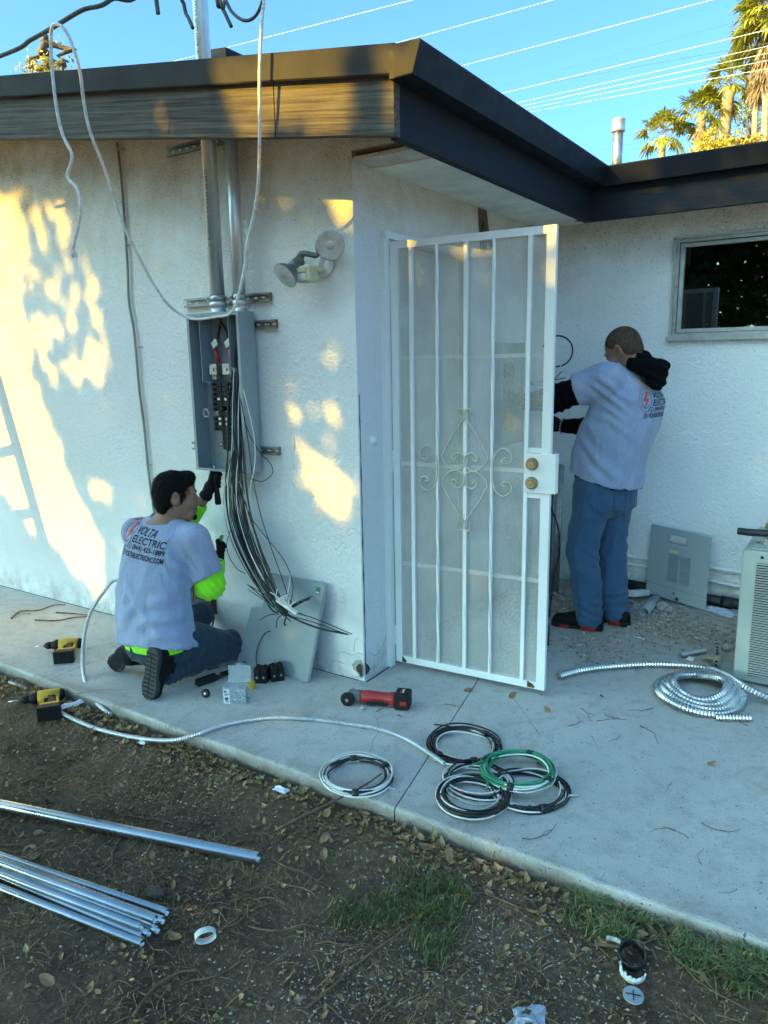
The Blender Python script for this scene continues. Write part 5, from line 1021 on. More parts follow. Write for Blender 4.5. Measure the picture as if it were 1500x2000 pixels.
# neon long-sleeved undershirt
S = SDF(.025); S.cap(shR, elR, .062, .062); S.cap(elR, wrR+(elR-wrR)*.08, .062, .036, .03); S.ell(elR+V_((-.01, .0, -.005)), bR*.070, bF*.075, V_((0,0,.062))); S.mesh(.007).wrinkle(loc_folds([(elR, .10, (0.3, .9, .6), .034, .0065), (wrR, .07, wrR-elR, .028, .004), (elR+V_((0,.05,.05)), .08, (.6, .3, -.7), .03, .004)])); part(k_, 'sleeve', S.mb(), M['hivis'])
S = SDF(.025); S.cap(shL, elL, .060, .054); c = wrL+(elL-wrL)*.22; S.cap(elL, c, .054, .043, .03); S.cut(c, wrL-elL); S.mesh(.007).wrinkle(loc_folds([(elL, .09, (0.3, .9, .6), .034, .004)])); part(k_, 'sleeve', S.mb(), M['hivis'])
S = SDF(.02); S.slab([(PEL+V_((0.02,-.02,-.055)), bR*.165, bF*.118), (PEL+V_((0.02,-.02,.05)), bR*.165, bF*.118)]); S.mesh(.008); part(k_, 'undershirt_hem', S.mb(), M['hivis'])
# loose T-shirt
S = SDF(.045); tR = shR+(elR-shR)*.80; tL = shL+(elL-shL)*.62
S.slab([(PEL+V_((.01,-.015,-.045)), bR*.202, bF*.142), (PEL+V_((-.01,-.005,.08)), bR*.196, bF*.136), (PEL+V_((-.02,.02,.22)), bR*.187, bF*.130), (CH+V_((0,.0,.0)), bR*.188, bF*.127), (CH+V_((0,.025,.09)), bR*.180, bF*.118), (NK-V_((0,.01,.035)), bR*.115, bF*.080)], .05)
S.cap(NK+bR*.05-V_((0,0,.045)), shR+V_((0,0,-.005)), .058, .066, .04); S.cap(NK-bR*.05-V_((0,0,.045)), shL+V_((0,0,-.005)), .058, .060, .04)
S.cap(shR, tR, .076, .086, .03, clip=(tR, elR-shR+V_((.05,-.03,.02)))); S.cap(shL, tL, .066, .074, .03, clip=(tL, elL-shL)); S.cap(NK+V_((0,.02,.03)), NK+V_((0,.03,.12)), .066, .085, .01, None, 1, True)
S.mesh(.0075).wrinkle(lambda V, N: (folds(.011, 6.5, .32, 2, (.35, .2, .9))(V, N)+folds(.0022, 13, .3, 3, (.6, .2, .7))(V, N))*np.clip((.78-V[:, 2])/.35, .25, 1)+loc_folds([(PEL+V_((.13,-.1,.10)), .15, (-.75, .2, 1), .085, .007), (PEL+V_((-.13,-.1,.02)), .12, (.7, .1, 1), .07, .004), (shR+V_((-.02,-.05,-.12)), .11, (1, .2, .5), .045, .006), (PEL+V_((0.03,-.14,.16)), .16, (.9, 0, .9), .10, .005)])(V, N))
part(k_, 'shirt', S.mb(), M['shirt']); kb = S.bvh()
b = MB(); b.tube(spline([NK+V_((0,0,.012))+(bR*cos(a)*.067+bF*sin(a)*.058)+V_((0,0,.014*sin(a))) for a in np.linspace(0, 2*pi, 15)], 3), .006, 6); part(k_, 'collar', b, M['shirt'])
def print_back(root, bvh, O, R, U, Nn, items, k=1.0):
    """lay flat lettering and marks on the curved back"""
    O, R, U, Nn = Vector(O), Vector(R).normalized(), Vector(U).normalized(), Vector(Nn).normalized()
    for name, m, flat_v, flat_f in items:
        bm = bmesh.new(); vv = [bm.verts.new((x*k, y*k, 0)) for x, y in flat_v]
        for f in flat_f:
            try: bm.faces.new([vv[i] for i in f])
            except ValueError: pass
        bmesh.ops.triangulate(bm, faces=bm.faces)
        for _ in range(3):
            e = [e for e in bm.edges if e.calc_length() > .011]
            if e: bmesh.ops.subdivide_edges(bm, edges=e, cuts=1); bmesh.ops.triangulate(bm, faces=bm.faces)
        o = MB(); ok = True
        for v in bm.verts:
            s = O+R*v.co.x+U*v.co.y+Nn*.35; h = bvh.ray_cast(s, -Nn)
            p = (h[0]+h[1]*.0016 if h[1].dot(Nn) > 0 else h[0]+Nn*.0016) if h[0] is not None else s-Nn*.35
            o.v.append(tuple(p))
        bm.verts.index_update(); o.f = [tuple(v.index for v in f.verts) for f in bm.faces]; o.sm = [False]*len(o.f); bm.free(); part(root, name, o, M[m])
def flat_text(s, x, y, w, h, bold, shear=0):
    vs, fs = text_tris(s, 1, bold, shear); a = np.array(vs); lo, hi = a.min(0), a.max(0); a = (a-lo)/(hi-lo)*(w, h)+(x, y); return [tuple(q) for q in a], fs
def flat_ring(cx, cy, rx, ry, t, a0=0, a1=2*pi, n=36):
    vs = []; 
    for i in range(n+1): a = a0+(a1-a0)*i/n; vs += [(cx+rx*cos(a), cy+ry*sin(a)), (cx+(rx-t)*cos(a), cy+(ry-t)*sin(a))]
    return vs, [(2*i, 2*i+2, 2*i+3, 2*i+1) for i in range(n)]
def join(*parts_):
    V, F = [], []
    for v, f in parts_: b = len(V); V += v; F += [tuple(b+i for i in q) for q in f]
    return V, F
BOLT = ([(.010, .045), (-.022, -.004), (-.002, -.004), (-.014, -.046), (.022, .008), (.003, .008), (.020, .045)], [(0, 1, 2, 5, 6), (2, 3, 4, 5)])
def back_print(root, bvh, O, R, U, Nn, k=1.0):
    lg = -.108
    items = [('print_lettering', 'print_black')+flat_text('VOLTA', -.048, .030, .118, .033, .020, .22), ('print_lettering', 'print_black')+flat_text('ELECTRIC', -.056, -.008, .188, .033, .020, .22),
     ('print_lettering', 'print_black')+flat_text('(844) 425-1889', -.044, -.043, .174, .029, .032), ('print_lettering', 'print_black')+flat_text('VOLTAELECTRICINC.COM', -.084, -.073, .214, .025, .036),
     ('print_icon', 'print_black')+join(flat_ring(-.066, -.029, .015, .015, .0026), ([(-.071, -.025), (-.068, -.022), (-.062, -.033), (-.059, -.035), (-.063, -.038), (-.070, -.032)], [(0, 1, 2, 3, 4, 5)])),
     ('print_icon', 'print_black')+join(flat_ring(-.104, -.061, .015, .015, .002), flat_ring(-.104, -.061, .007, .015, .0018), ([(-.119, -.060), (-.089, -.060), (-.089, -.062), (-.119, -.062)], [(0, 1, 2, 3)]), ([(-.117, -.053), (-.091, -.053), (-.091, -.0546), (-.117, -.0546)], [(0, 1, 2, 3)]), ([(-.117, -.068), (-.091, -.068), (-.091, -.0696), (-.117, -.0696)], [(0, 1, 2, 3)])),
     ('print_logo', 'print_red')+flat_ring(lg, .022, .046, .062, .003, 1.0, 4.4), ('print_logo', 'print_black')+flat_ring(lg, .022, .046, .062, .003, 4.5, 7.1), ('print_logo', 'print_black')+flat_ring(lg, .022, .030, .042, .003, 1.9, 5.6), ('print_bolt', 'print_red')+([(x*1.05+lg+.004, y*1.05+.022) for x, y in BOLT[0]], BOLT[1])]
    print_back(root, bvh, O, R, U, Nn, items, k)
pN = -bF+V_((.02, 0, .12)); pO = Vector((-.872, -.56, .712)); back_print(k_, kb, pO, Vector(bR)+Vector((0, 0, -.10)), (0.06, .12, 1), pN, 1.06)
# jeans, knees on the concrete
S = SDF(.035); hR, hL = PEL+bR*.09+V_((0,.02,-.03)), PEL-bR*.09+V_((0,.02,-.03)); kR, kL = V_((-.765, -.15, .085)), V_((-1.016,-0.1,0.192)); aR, aL = V_((-.755, -.555, .085)), V_((-1.03, -.50, .10))
S.ell(PEL+V_((0,-.01,-.05)), bR*.17, bF*.13, V_((0,0,.105))); S.cap(hR, kR, .105, .076); S.cap(kR, aR, .076, .060, .02); S.cap(hL, kL, .10, .075); S.cap(kL, aL, .075, .060, .02)
S.cut((0, 0, .004), (0, 0, -1)); S.mesh(.0075).wrinkle(lambda V, N: folds(.009, 8, .5, 6, (.3, 1, .2))(V, N)+loc_folds([(kR, .12, (.2, .5, .8), .04, .005), (aR, .09, (0, 1, .1), .035, .006)])(V, N)); part(k_, 'jeans', S.mb(), M['jeans_dark'])
def shoe(root, heel, toe, upd, w=.043, names=('shoe', 'sole'), mats=('shoe', 'sole'), accent=None, h=.085):
    h_, t = V_(heel), V_(toe); d = t-h_; L_ = np.linalg.norm(d); d /= L_; u = V_(upd); u = u-d*(u@d); u /= np.linalg.norm(u); s = np.cross(d, u); Q = lambda x, y, z: h_+d*(x*L_)+s*y+u*z
    S = SDF(.02); S.chain([Q(.14, 0, .045), Q(.5, .002, .038), Q(.84, .004, .030)], [w*.92, w*.98, w*.86]); S.cap(Q(.16, 0, .05), Q(.22, 0, h+.012), w*.86, w*.88); S.cap(Q(.3, 0, .075), Q(.62, 0, .05), w*.7, w*.7); S.cut(Q(0, 0, .014), -u); S.mesh(.006); o = part(root, names[0], S.mb(), M[mats[0]])
    b = MB(); out = [(.0, -.55), (-.012, 0), (.0, .55), (.10, .86), (.32, .84), (.55, .92), (.74, 1.04), (.88, .90), (.97, .5), (1.0, .05), (.985, -.4), (.90, -.86), (.74, -1.0), (.55, -.84), (.32, -.74), (.10, -.80)]
    b.loft([[Q(x, y*w*k, z) for x, y in out] for z, k in ((0, .97), (.004, 1.02), (.020, 1.04), (.026, 1.0))], True, True, True); o2 = part(o, names[1], b, M[mats[1]])
    for x in np.linspace(.1, .93, 11):
        b = MB(); b.obox(Q(x, 0, -.0012), s*(w*.72), d*.0035, u*.0015); part(o, 'tread', b, M['dark'])
    b = MB(); b.tube([Q(.1, 0, -.0014), Q(.9, 0, -.0014)], .002, 4); part(o, 'tread', b, M['dark'])
    if accent:
        for yy in (-1, 1):
            b = MB(); b.add([Q(.10, yy*w*1.045, .006), Q(.40, yy*w*.99, .006), Q(.36, yy*w*1.0, .044), (Q(.14, yy*w*1.0, .046))], [(0, 1, 2, 3)]); b.prism([Q(x, yy*w*1.06, z) for x, z in ((.10, .004), (.36, .004), (.34, .038), (.13, .040))], s*yy*.004); part(o, 'accent_block', b, M[accent])
            b = MB(); b.prism([Q(x, yy*w*1.08, z) for x, z in ((.62, .004), (.80, .004), (.79, .022), (.63, .024))], s*yy*.004); part(o, 'accent_block', b, M[accent])
    return o
shoe(k_, (-.728, -.655, .245), (-.755, -.690, .0), (-.02, 1, .1), .047); shoe(k_, (-1.0, -.60, .16), (-1.19, -.56, .012), (.12, .75, .35), .046)
S = SDF(.02); S.cap(aR, (-.74, -.60, .16), .05, .05); S.mesh(.008); part(k_, 'sock', S.mb(), M['shoe']); S = SDF(.02); S.cap(aL, (-1.03, -.55, .11), .05, .05); S.mesh(.008); part(k_, 'sock', S.mb(), M['shoe'])
glove(k_, wrR, hdR+V_((0,.01,0)), (.15, .25, .95), (.6, .75, -.1), M['glove']); glove(k_, wrL, hdL+V_((0.0,.02,.01)), (.12, .1, 1), (.5, .8, 0), M['glove'])
for w_, e_ in ((wrR, elR), (wrL, elL)): b = MB(); d = (w_-e_)/np.linalg.norm(w_-e_); b.lathe(w_-d*.012, d, [(0, .030), (.004, .034), (.018, .033), (.03, .030)], 16, False, False); part(k_, 'glove_cuff', b, M['glove'])
t = thing('hand_tool', 'black-handled tool gripped in the raised glove under the grey panel', 'tool', tuple(hdL)); q = Vector(hdL)+Vector((.0, .02, .01)); b = MB(); b.lathe(q+Vector((.02, -.005, -.125)), (-.12, .05, 1), [(0, .010), (.006, .0165), (.05, .0145), (.09, .0125), (.15, .013), (.16, .008)], 14); part(t, 'handle', b, M['dark']); b = MB(); b.cyl(q+Vector((0, .002, .03)), q+Vector((-.004, .006, .075)), .0035, 8); part(t, 'shaft', b, M['steel'])
t = thing('hand_tool', 'cutter with a metal tip held in the lower glove near the wall', 'tool', tuple(hdR)); q = Vector(hdR)+Vector((0, .01, 0)); b = MB(); b.lathe(q+Vector((-.01, -.015, -.06)), (.15, .25, .95), [(0, .008), (.01, .013), (.08, .0125), (.1, .009)], 12); part(t, 'handle', b, M['dark']); b = MB(); b.bbox(q+Vector((.008, .016, .062)), (.010, 0, .001), (0, .005, 0), (.004, .006, .022), .2); part(t, 'jaw', b, M['steel'])

# ---------------------------------------------------------------- standing electrician
s_ = thing('person', 'man standing behind the open door in printed T-shirt over black hoodie, jeans', 'person', (.72, 1.38, 0))
sF = V_((-.93, .36, 0)); sF /= np.linalg.norm(sF); sL = V_((-sF[1], sF[0], 0)); zz_ = V_((0,0,1))        # sL: his left, towards the viewer
if sL[1] > 0: sL = -sL
PE, CC, NN = V_((.715, 1.40, .86)), V_((.80, 1.40, 1.20)), V_((.86, 1.40, 1.455))
SL_, SR_ = V_((.745, 1.235, 1.405)), V_((.85, 1.585, 1.41)); EL, WL = V_((.47, 1.235, 1.305)), V_((.245, 1.36, 1.275)); ER, WR = V_((.60, 1.62, 1.12)), V_((0.4,1.56,1.124)); HR = V_((0.323,1.56,1.134)); HL = V_((.17, 1.43, 1.27))
HS = V_((0.78,1.4,1.565)); S, P, r_, f_, u_ = head(s_, HS, tuple(sF*.80+sL*.15+V_((0,0,-.50))), (-.35, .05, 1), None, None)
S.cap(HS-u_*.065-f_*.03, NN+V_((-.02,0,-.03)), .058, .068, .03); S.slab([(PE, sL*.15, sF*.11), (CC, sL*.16, sF*.11), (NN-V_((0,0,.05)), sL*.12, sF*.08)], .05)
for a, b, d in ((SL_, EL, WL), (SR_, ER, WR)): S.cap(a, b, .045, .038); S.cap(b, d, .038, .027, .02)
S.mesh(.0065); part(s_, 'body', S.mb(), M['skin'])
S = SDF(.012); S.ell(P(0, -.012, .026), r_*.0785, f_*.0985, u_*.0915); S.ell(P(0, -.045, -.030), r_*.066, f_*.054, u_*.065, .03); S.ell(P(0, .135, -.025), r_*.12, f_*.07, u_*.10, .01, True)
for sg in (-1, 1): S.ell(P(sg*.088, -.0, -.030), r_*.030, f_*.030, u_*.040, .012, True)
S.mesh(.0055); part(s_, 'hair', S.mb(), M['stubble']); strands(s_, S, HS, u_, f_, 4200, .006, .0006, M['hair'], 6)
for sg in (-1, 1): b = MB(); b.tube(spline([P(sg*.016, .092, .016), P(sg*.034, .090, .021), P(sg*.052, .076, .014)], 4), .004, 6); part(s_, 'eyebrow', b, M['hair'])
S = SDF(.01); S.cap(P(-.045, .070, -.085), P(.045, .070, -.085), .018, .018); S.cap(P(-.02, .085, -.105), P(.02, .085, -.105), .02, .02); S.mesh(.006); part(s_, 'beard', S.mb(), M['hair'])
# hoodie: sleeves, cuffs, hood bunched behind the neck
S = SDF(.03); S.cap(SL_, EL, .074, .074); S.cap(EL, WL, .072, .048); S.mesh(.008).wrinkle(loc_folds([(EL, .12, (.9, .2, .3), .05, .007), (WL, .1, (1, 0, 0), .035, .005)])); part(s_, 'hoodie_sleeve', S.mb(), M['hoodie'])
S = SDF(.03); S.cap(SR_, ER, .072, .066); S.cap(ER, WR, .062, .040); S.mesh(.008).wrinkle(loc_folds([(ER, .12, (.9, .2, .3), .05, .008)])); part(s_, 'hoodie_sleeve', S.mb(), M['hoodie'])
S = SDF(.03); hb_ = NN-sF*.055; S.chain([hb_+sL*.09+V_((-.02,0,.035)), hb_+sL*.06-sF*.045+V_((0,0,.012)), hb_-sF*.065-V_((0,0,.005)), hb_-sL*.06-sF*.045+V_((0,0,.012)), hb_-sL*.09+V_((-.02,0,.035))], [.030, .042, .046, .042, .030]); S.ell(hb_-sF*.07-V_((0,0,.055)), sL*.070, sF*.036, zz_*.055); S.cap(NN+sF*.03-V_((0,0,.0)), NN-sF*.02+V_((0,0,.03)), .075, .072); S.mesh(.007).wrinkle(loc_folds([(hb_, .16, (.2, .3, 1), .05, .007)])); part(s_, 'hood', S.mb(), M['hoodie'])
S = SDF(.03); S.slab([(PE+V_((0,0,-.055)), sL*.185, sF*.142), (PE+V_((0,0,.08)), sL*.185, sF*.142)]); S.mesh(.009); part(s_, 'hoodie_hem', S.mb(), M['hoodie'])
S = SDF(.05); tL = SL_+(EL-SL_)*.56; tR = SR_+(ER-SR_)*.55
S.slab([(PE+V_((0,0,-.012)), sL*.206, sF*.176), (PE+V_((.01,0,.12)), sL*.206, sF*.180), (CC, sL*.208, sF*.165), (CC+V_((.03,0,.12)), sL*.205, sF*.145), (NN-V_((0,0,.05)), sL*.13, sF*.085)], .05)
S.cap(NN+sL*.06-V_((0.01,0,.05)), SL_, .066, .082, .04); S.cap(NN-sL*.06-V_((.01,0,.05)), SR_, .066, .078, .04); S.cap(SL_, tL, .086, .094, .03, clip=(tL, EL-SL_)); S.cap(SR_, tR, .082, .086, .03, clip=(tR, ER-SR_)); S.cap(NN+V_((0,0,.04)), NN+V_((-.02,0,.14)), .072, .09, .01, None, 1, True)
S.cut(PE+V_((0,0,-.06)), (-.05, 0, -1)); S.mesh(.0085).wrinkle(lambda V, N: folds(.013, 5.5, .32, 9, (.35, .2, .9))(V, N)+folds(.0024, 13, .3, 8, (.7, .2, .7))(V, N)+loc_folds([(SL_+V_((.03,-.05,-.10)), .13, (.5, .3, .9), .055, .007), (PE+V_((0,-.15,.10)), .17, (.8, 0, .9), .10, .006)])(V, N)); part(s_, 'shirt', S.mb(), M['shirt']); sb = S.bvh()
back_print(s_, sb, Vector((.985, 1.40, 1.275)), Vector(-sL), (.10, 0, 1), -sF, .98)
S = SDF(.035); hL, hR = PE+sL*.095-V_((0,0,.05)), PE-sL*.095-V_((0,0,.05)); kL, kR = V_((.635, 1.285, .44)), V_((.74, 1.475, .44)); aL, aR = V_((.695, 1.255, .07)), V_((.80, 1.42, .07))
S.slab([(PE+V_((0.0,0,-.16)), sL*.175, sF*.135), (PE+V_((0,0,.02)), sL*.165, sF*.125)], .05); S.ell(PE-sF*.06-V_((0,0,.10)), sL*.16, sF*.10, zz_*.11); S.cap(hL, kL, .112, .088); S.cap(kL, aL, .088, .079, .03); S.cap(hR, kR, .112, .088); S.cap(kR, aR, .088, .079, .03); S.cut((0, 0, .028), (0, 0, -1))
S.mesh(.0085).wrinkle(lambda V, N: folds(.010, 6, .45, 12, (.25, .2, 1))(V, N)+folds(.003, 15, .35, 13, (.5, .2, .8))(V, N)+loc_folds([(aL+V_((0,0,.05)), .09, (.35, .2, 1), .05, .009), (aR+V_((0,0,.05)), .09, (-.3, .2, 1), .05, .009), (kL+V_((.07,0,-.02)), .09, (.6, .3, 1), .07, .006), (kR+V_((.07,0,0)), .09, (.6, -.3, 1), .07, .005), (hL+V_((.05,0,-.12)), .10, (.9, 0, .7), .07, .005)])(V, N)); jo = part(s_, 'jeans', S.mb(), M['jeans']); jb = S.bvh()
def on_jeans(path, c, nrm, r0=.0016):                   # stitching and pocket edges laid on the cloth
    b = MB(); q = []; nv = Vector(nrm).normalized()
    for x, z in spline([(p[0], p[1], 0) for p in path], 6) and [(v.x, v.y) for v in spline([(p[0], p[1], 0) for p in path], 6)]:
        s = Vector(c)+Vector(sF)*x+Vector((0, 0, z))+nv*.3; h = jb.ray_cast(s, -nv)
        if h[0] is not None: q.append(h[0]+h[1]*.001)
    if len(q) > 2: b.tube(q, r0, 5); part(jo, 'stitching', b, M['jeans_dark'])
on_jeans([(-.045, .06), (-.05, -.04), (-.09, -.075), (-.13, -.045), (-.135, .055)], PE+V_((0,0,-.13)), sL+V_((.75,0,0))); on_jeans([(-.135, .055), (-.09, .05), (-.045, .06)], PE+V_((0,0,-.13)), sL+V_((.75,0,0))); on_jeans([(0, -.02), (-.005, -.2), (.02, -.38), (0, -.55), (-.03, -.75)], PE, sL, .0013)
shoe(s_, (.775, 1.262, 0), (.485, 1.222, 0), (0, 0, 1), .047, mats=('shoe', 'dark'), accent='red'); shoe(s_, (.885, 1.40, 0), (.605, 1.455, 0), (0, 0, 1), .047, mats=('shoe', 'dark'), accent='red')
glove(s_, WR, HR+V_((-.01,.01,0)), (.1, -.2, .95), (-.9, .3, 0), M['glove'], .012); glove(s_, WL, HL, (.1, .3, .95), (-.9, .3, 0), M['glove'], .012)
b = MB(); d = (HR-WR)/np.linalg.norm(HR-WR)
for i in range(16): a = i/16*2*pi; o1 = np.cross(d, zz_); o1 /= np.linalg.norm(o1); b.blob(tuple(WR+d*.004+(o1*cos(a)+np.cross(d, o1)*sin(a))*.041), .0075, i, .1, 1)
part(s_, 'bracelet', b, M['steel'], label='silver chain bracelet')

# ================================================================== tools and materials lying about
def tool_drill(name, label, loc, rz, tilt, chuck=True, grp='cordless power tools'):
    """cordless drill lying on its side: local +x is the nose, +y the battery end of the grip"""
    t = thing(name, label, 'power tool', loc, grp); t.rotation_euler = (tilt[0], tilt[1], rz); L0 = Vector(loc)
    def pp(n, fn, m, root=t, lab=None):
        b = MB(); fn(b); b.v = [(x+L0.x, y+L0.y, z+L0.z) for x, y, z in b.v]; return part(root, n, b, M[m], lab)
    pp('motor_housing', lambda b: b.lathe((-.075, 0, .035), (1, 0, 0), [(0, .022), (.01, .030), (.06, .033), (.10, .032), (.105, .028)], 18), 'yellow')
    pp('rear_cap', lambda b: b.lathe((-.092, 0, .035), (1, 0, 0), [(0, .012), (.006, .026), (.02, .030)], 16), 'dark')
    pp('gear_case', lambda b: b.lathe((.027, 0, .035), (1, 0, 0), [(0, .030), (.018, .029), (.032, .022), (.038, .021)], 18), 'dark')
    if chuck: pp('chuck', lambda b: b.lathe((.064, 0, .035), (1, 0, 0), [(0, .019), (.022, .021), (.032, .016), (.044, .008)], 16), 'dark'); pp('bit', lambda b: b.cyl((.10, 0, .035), (.155, 0, .035), .0032, 8), 'steel')
    pp('grip', lambda b: b.loft([[Vector((-.035-.012*k/4+dx, .02+.030*k, .035+dz)) for dx, dz in ((.022, .0), (.016, .016), (-.014, .016), (-.022, 0), (-.014, -.016), (.016, -.016))] for k in range(5)], True, True, True), 'dark')
    pp('grip_panel', lambda b: b.bbox((-.064, .075, .035), (.006, 0, 0), (-.004, .045, 0), (0, 0, .012), .3), 'yellow')
    pp('trigger', lambda b: b.bbox((-.010, .045, .035), (.007, 0, 0), (0, .014, 0), (0, 0, .008), .4), 'dark')
    pp('base', lambda b: b.bbox((-.038, .148, .035), (.042, 0, 0), (0, .011, 0), (0, 0, .031), .3), 'yellow')
    bt = pp('battery', lambda b: b.bbox((-.036, .180, .0345), (.050, 0, 0), (0, .022, 0), (0, 0, .034), .18), 'dark')
    for k in range(5): pp('battery_rib', lambda b, k=k: b.obox((-.076+.020*k, .203, .0345), (.006, 0, 0), (0, .0018, 0), (0, 0, .026)), 'dark', bt)
    return t
tool_drill('impact_driver', 'yellow and black cordless driver lying on the concrete at the left', (-1.643,-0.513,0), 3.9, (0, 0))
tool_drill('cordless_drill', 'yellow cordless drill with big black battery lying on the soil at the slab edge', (-1.252,-0.893,-0.058), 4.05, (0, 0))
# angle grinder
L0 = Vector((0.146,-0.116,0)); gr = thing('angle_grinder', 'red and black cordless cut-off grinder lying on the slab by the wall corner', 'power tool', tuple(L0)); A, B = Vector((0.046,-0.231,0.035)), Vector((0.333,-0.126,0.035)); d = (B-A); d.z = 0; ln = d.length; d /= ln; s = Vector((0,0,1)).cross(d); U = Vector((0,0,1))
G = lambda x, y, z: A*1+d*(x*ln)+s*y+U*(z-.035)
b = MB(); b.loft([[G(x, y0*w, .036+z0*h+dz) for y0, z0 in ((1,0), (.8,.7), (0,1), (-.8,.7), (-1,0), (-.8,-.7), (0,-1), (.8,-.7))] for x, w, h, dz in ((.26, .026, .026, .0), (.34, .030, .030, 0), (.46, .026, .026, .003), (.58, .024, .023, .003), (.68, .027, .026, .001), (.74, .033, .032, 0), (.80, .034, .033, 0))], True, True, True); part(gr, 'body', b, M['red'])
b = MB(); b.bbox(G(.52, -.012, .018), d*.05, s*.014, U*.010, .3); part(gr, 'paddle_switch', b, M['dark'])
b = MB(); b.bbox(G(.90, 0, .039), d*.034, s*.042, U*.037, .2); bt = part(gr, 'battery', b, M['dark'])
b = MB(); b.obox(G(.93, -.0425, .036), d*.014, s*.0006, U*.010); part(bt, 'label', b, M['red'])
b = MB(); b.obox(G(.885, 0, .0765), d*.006, s*.022, U*.0006); part(bt, 'label', b, M['red'])
b = MB(); b.obox(G(.91, .004, .0768), d*.003, s*.018, U*.0006); part(bt, 'label', b, M['sticker'])
b = MB(); b.lathe(G(.10, 0, .036), d, [(0, .016), (.012, .026), (.035, .028), (.052, .027)], 18); b.lathe(G(.115, .028, .036), -s, [(-.002, .020), (.05, .024), (.058, .022)], 18); part(gr, 'gear_head', b, M['grey_cast'])
b = MB(); b.lathe(G(.09, -.030, .033), -s, [(0, .030), (.004, .033), (.010, .033), (.012, .028)], 24); b.lathe(G(.09, -.043, .033), -s, [(0, .013), (.004, .013), (.006, .006)], 14); w_ = part(gr, 'wheel', b, M['dark']); b = MB(); b.lathe(G(.09, -.049, .033), -s, [(0, .008), (.003, .007)], 12); part(w_, 'spindle_nut', b, M['galv_dull'])
# screw box, clear plastic, hinged lid standing open
q = Vector((-0.391,-0.477,0)); t = thing('screw_box', 'clear plastic box of zinc screws with its lid open, standing on the slab', 'box', tuple(q)); u = Vector((.86, .50, 0)); v = Vector((-.50, .86, 0))
X_ = lambda a, c, z: q+u*a+v*c+U*z
b = MB(); hw, hd, hh = .052, .034, .078
for c, ax, ay, az in ((X_(0, -hd, hh/2), u*hw, v*.001, U*hh*.5), (X_(0, hd, hh/2), u*hw, v*.001, U*hh*.5), (X_(-hw, 0, hh/2), u*.001, v*hd, U*hh*.5), (X_(hw, 0, hh/2), u*.001, v*hd, U*hh*.5), (X_(0, 0, .001), u*hw, v*hd, U*.001)): b.obox(c, ax, ay, az)
b.tube([X_(-hw, -hd, hh), X_(hw, -hd, hh), X_(hw, hd, hh), X_(-hw, hd, hh), X_(-hw, -hd, hh)], .0025, 5); part(t, 'tub', b, M['clear'])
b = MB(); b.obox(X_(.012, hd+.004, hh+.038), u*hw, v*.001+U*.0002, U*.036+v*.008)
b.tube([X_(-hw+.012, hd-.002, hh+.003), X_(hw+.012, hd-.002, hh+.003), X_(hw+.012, hd+.012, hh+.074), X_(-hw+.012, hd+.012, hh+.074), X_(-hw+.012, hd-.002, hh+.003)], .003, 5); b.bbox(X_(.012, hd+.013, hh+.080), u*.018, v*.003, U*.006, .3); part(t, 'lid', b, M['clear'])
b = MB(); b.obox(X_(-.036, -hd-.0012, .036), u*.0145, v*.0004, U*.034); lb = part(t, 'label', b, M['sticker'])
b = MB(); 
for x, z, w, h in ((-.041, .060, .006, .004), (-.034, .048, .010, .002), (-.038, .042, .008, .0015), (-.036, .024, .008, .008), (-.034, .010, .010, .002)): b.obox(X_(x, -hd-.0018, z), u*w, v*.0002, U*h)
part(lb, 'label_print', b, M['ink'])
b = MB(); r = random.Random(4)
for i in range(240):
    c = X_(r.uniform(-.044, .044), r.uniform(-.027, .027), .004+.050*r.random()); a = Vector((r.gauss(0,1), r.gauss(0,1), r.gauss(0,.7))).normalized(); b.cyl(c-a*.007, c+a*.007, .0022, 5); b.cyl(c+a*.007, c+a*.009, .0044, 6)
part(t, 'screws', b, M['screws'], kind='stuff')
q2 = Vector((-0.417,-0.346,0)); b = MB(); b.bbox(q2+U*.020, u*.014, v*.012, U*.020, .2); solo('yellow_box', 'small yellow plastic box between the screw box and the black breakers', 'box', b, M['yellow'])
# spare breakers
for i, (c, a, lab) in enumerate((((-0.435,-0.255,0), .5, 'black circuit breaker pair lying next to the screw box'), ((-0.388,-0.199,0), .9, 'black circuit breaker pair leaning at the foot of the grey panel cover'))):
    c = Vector(c); u_ = Vector((cos(a), sin(a), 0)); v_ = Vector((-sin(a), cos(a), 0)); t = thing('breaker', lab, 'circuit breaker', tuple(c), 'spare circuit breakers on the slab')
    for k in (-1, 1):
        b = MB(); b.bbox(c+u_*(.0165*k)+U*.036, u_*.0155, v_*.033, U*.036, .1); o = part(t, 'pole', b, M['dark']); b = MB(); b.bbox(c+u_*(.0165*k)+U*.074, u_*.006, v_*.012+U*.004, U*.007, .3); part(o, 'switch', b, M['dark']); b = MB(); b.lathe(c+u_*(.0165*k)-v_*.033+U*.03, -v_, [(0, .006), (.001, .006), (.0015, .003)], 10); part(o, 'terminal_screw', b, M['galv_dull'])
t = thing('stripper_tool', 'black and yellow hand tool lying on the slab beside the kneeling man', 'tool', (-0.657,-0.353,0)); A, B = Vector((-0.659,-0.468,0.02)), Vector((-0.62,-0.29,0.02))
b = MB(); d_ = (B-A).normalized(); s_2 = U.cross(d_); b.bbox(A.lerp(B, .28), (B-A)*.3, s_2*.016, U*.017, .25); b.tube([A.lerp(B, .5)+s_2*.008, B+s_2*.004], .010, 8); b.tube([A.lerp(B, .5)-s_2*.008, A.lerp(B, .95)-s_2*.012], .009, 8); part(t, 'handles', b, M['dark'])
b = MB(); b.obox(A.lerp(B, .52)+U*.0105, d_*.028, s_2*.010, U*.0012); part(t, 'yellow_insert', b, M['yellow'])
